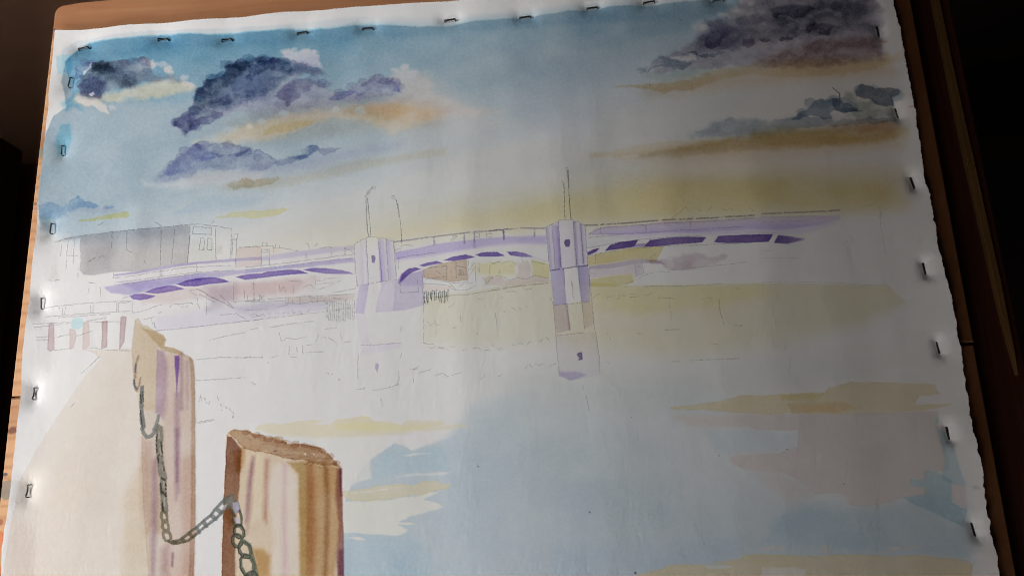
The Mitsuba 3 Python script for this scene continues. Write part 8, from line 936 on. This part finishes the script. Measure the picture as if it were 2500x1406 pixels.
Z = 2.0 + 1.7 * vnoise(U / 85, V / 190, 3.3) + 1.1 * vnoise(U / 38, V / 130, 8.1)
for cu, cv, ru, rv, h, rot in ((88, 205, 10, 28, .55, 4), (70, 200, 12, 30, -.35, 4), (372, 250, 16, 120, .75, 3), (330, 120, 22, 70, .5, -4), (455, 190, 18, 60, .7, 2), (500, 180, 15, 70, -.6, 3), (545, 200, 18, 60, .8, 3),
                               (620, 260, 20, 110, .8, 2), (585, 380, 22, 90, .5, -3), (690, 330, 22, 150, -.9, 1), (200, 60, 14, 30, .5, 0), (265, 70, 14, 30, -.4, 6), (130, 110, 26, 50, .5, -8), (470, 420, 30, 90, .5, 5), (60, 420, 16, 40, .4, 8)):
    Z += 1.5 * h * bump(U, V, cu, cv, ru, rv, rot)
mr = np.clip((U - 716) / 42, 0, 1.1)
Z += 6.4 * mr ** 2.0 * (1 + .18 * fb(NV, 5, 22)[:, None])                                   # the deckled right edge curls up
ml = np.clip((24 - U) / 24, 0, 1)
Z += ml ** 1.3 * (1.1 + 1.0 * np.interp(vv, [0, 45, 78, 100, 130, 155, 185, 215, 240, 275, 310, 345, 380, 430, 460, 480, 565], [.2, 0, 1, .3, .2, 1, .2, 1, .3, .6, 1, .2, .6, .1, 1.2, .8, .5]))[:, None]
mt = np.clip((24 - V) / 24, 0, 1)
Z += mt ** 1.3 * (1.4 + 1.3 * np.interp(uu, [0, 28, 62, 100, 130, 160, 195, 232, 262, 292, 328, 366, 400, 434, 464, 494, 520, 545, 606, 680, 758], [.2, .1, 1, .2, 1, .1, 1.1, .1, .9, .1, 1, .1, 1, .1, .9, .1, .6, .1, .1, 1, .6]))[None, :]
pull = np.ones_like(Z)
for x, y, a, bent in STAPLES:
    c, d = math.cos(math.radians(a)), math.sin(math.radians(a))
    du, dv = U - x, V + y
    along, across = du * c - dv * d, du * d + dv * c
    rr = np.hypot(np.maximum(abs(along) - 4.5, 0), across)
    deep, wide = (.84, 8.0) if x < 25 else (.55, 4.6) if x > 730 else (.82, 6.5)
    pull *= 1 - deep * np.exp(-(rr / wide) ** 1.4)
Z = np.maximum((Z + .3) * pull, .12) - 2.9                                                # millimetres above z = 0; the board's face is at -3
verts = np.c_[U.ravel(), -V.ravel(), Z.ravel()] / 1000
ii = np.arange(NU * NV).reshape(NV, NU)
quads = np.stack([ii[:-1, :-1], ii[1:, :-1], ii[1:, 1:], ii[:-1, 1:]], -1).reshape(-1, 4)
sheet = trimesh.Trimesh(verts, np.vstack([quads[:, [0, 1, 2]], quads[:, [0, 2, 3]]]), process=False)
scene['watercolour_painting'] = ply(sheet, 'paper_material', smooth=True, uv=np.c_[U.ravel(), V.ravel()] / 1000)
tag('watercolour_painting', 'large unfinished watercolour of a river bridge on white deckle edged paper', 'painting')

from scipy.interpolate import RegularGridInterpolator
sheet_z = RegularGridInterpolator((np.linspace(0, 565, NV), np.linspace(0, 757, NU)), Z, bounds_error=False, fill_value=None)

# ------------------------------------------------------------------ staple meshes
def wire(path, w, h=.00042):
    """A flat wire with a bevelled section swept along a path."""
    path = np.asarray(path, float)
    sec = np.array([(-1, -.6), (-.6, -1), (.6, -1), (1, -.6), (1, .6), (.6, 1), (-.6, 1), (-1, .6)])
    tan = np.gradient(path, axis=0); tan /= np.linalg.norm(tan, axis=1, keepdims=True)
    side = np.array([0, 1.0, 0]); v = []
    for p, q in zip(path, tan):
        up = np.cross(q, side); up /= np.linalg.norm(up); sd = np.cross(up, q)
        v += [p + a * w * sd + b * h * up for a, b in sec]
    n, m = len(path), len(sec); f = []
    for i in range(n - 1):
        for j in range(m):
            a, b = i * m + j, i * m + (j + 1) % m
            f += [[a, b, b + m], [a, b + m, a + m]]
    f += [[0, j + 1, j] for j in range(1, m - 1)] + [[(n - 1) * m, (n - 1) * m + j, (n - 1) * m + j + 1] for j in range(1, m - 1)]
    mesh = trimesh.Trimesh(np.array(v), f, process=False); mesh.fix_normals()
    return mesh

def staple(x, y, ang, bent, i):
    r = np.random.default_rng(100 + i)
    L, z0, r0 = .0048 + r.uniform(-.0002, .0002), -.0085, .0008
    top = .0006 + r.uniform(-.0005, .0005)
    e = r.uniform(-.0005, .0005)
    pts = [(-L, 0, z0), (-L, 0, top - r0 + e)] + [(-L + r0 * (1 - math.cos(q)), 0, top + e - r0 * (1 - math.sin(q))) for q in np.linspace(.4, math.pi / 2, 4)]
    sag = .0012 if bent == 2 else .0004 if bent == 1 else .0001
    mid = [(q * L, 0, top + e * -q - sag * (1 - abs(q) ** 2)) for q in (-.5, -.15, .2, .55)]
    pts += mid + [(L - r0 * (1 - math.sin(q)), 0, top - e - r0 * (1 - math.cos(q))) for q in np.linspace(0, math.pi / 2 - .4, 4)][:0]
    pts += [(L - r0 * (1 - math.sin(q)), 0, top - e - r0 * (1 - math.cos(q))) for q in np.linspace(0, math.pi / 2, 5)] + [(L, 0, z0)]
    pts = np.array(pts)
    if bent:
        pts[:, 1] += (.0006 * bent) * np.sin(np.linspace(0, math.pi, len(pts)))
    m = wire(pts, .00055 if x < 25 else .00075)
    a = math.radians(ang)
    M = np.eye(4); M[:2, :2] = [[math.cos(a), -math.sin(a)], [math.sin(a), math.cos(a)]]
    M[:3, 3] = [x / 1000, y / 1000, 0]
    m.apply_transform(M)
    return m

ORD = ['first', 'second', 'third', 'fourth', 'fifth', 'sixth', 'seventh', 'eighth', 'ninth', 'tenth']
number = 0
for edge, rows in (('top', TOP), ('left', LEFT), ('right', RIGHT)):
    for i, (x, y, a, bent) in enumerate(rows):
        key = 'staple' + (f'_{number:03d}' if number else '')
        scene[key] = ply(staple(x, y, a, bent, number), 'staple_material', smooth=35)
        where = f'{ORD[i]} from the left along the top edge of the sheet' if edge == 'top' else f'{ORD[i]} from the top down the {edge} edge of the sheet'
        tag(key, ('bent ' if bent else '') + 'dark steel staple, ' + where, 'staple', 'staples holding the sheet to the board')
        number += 1
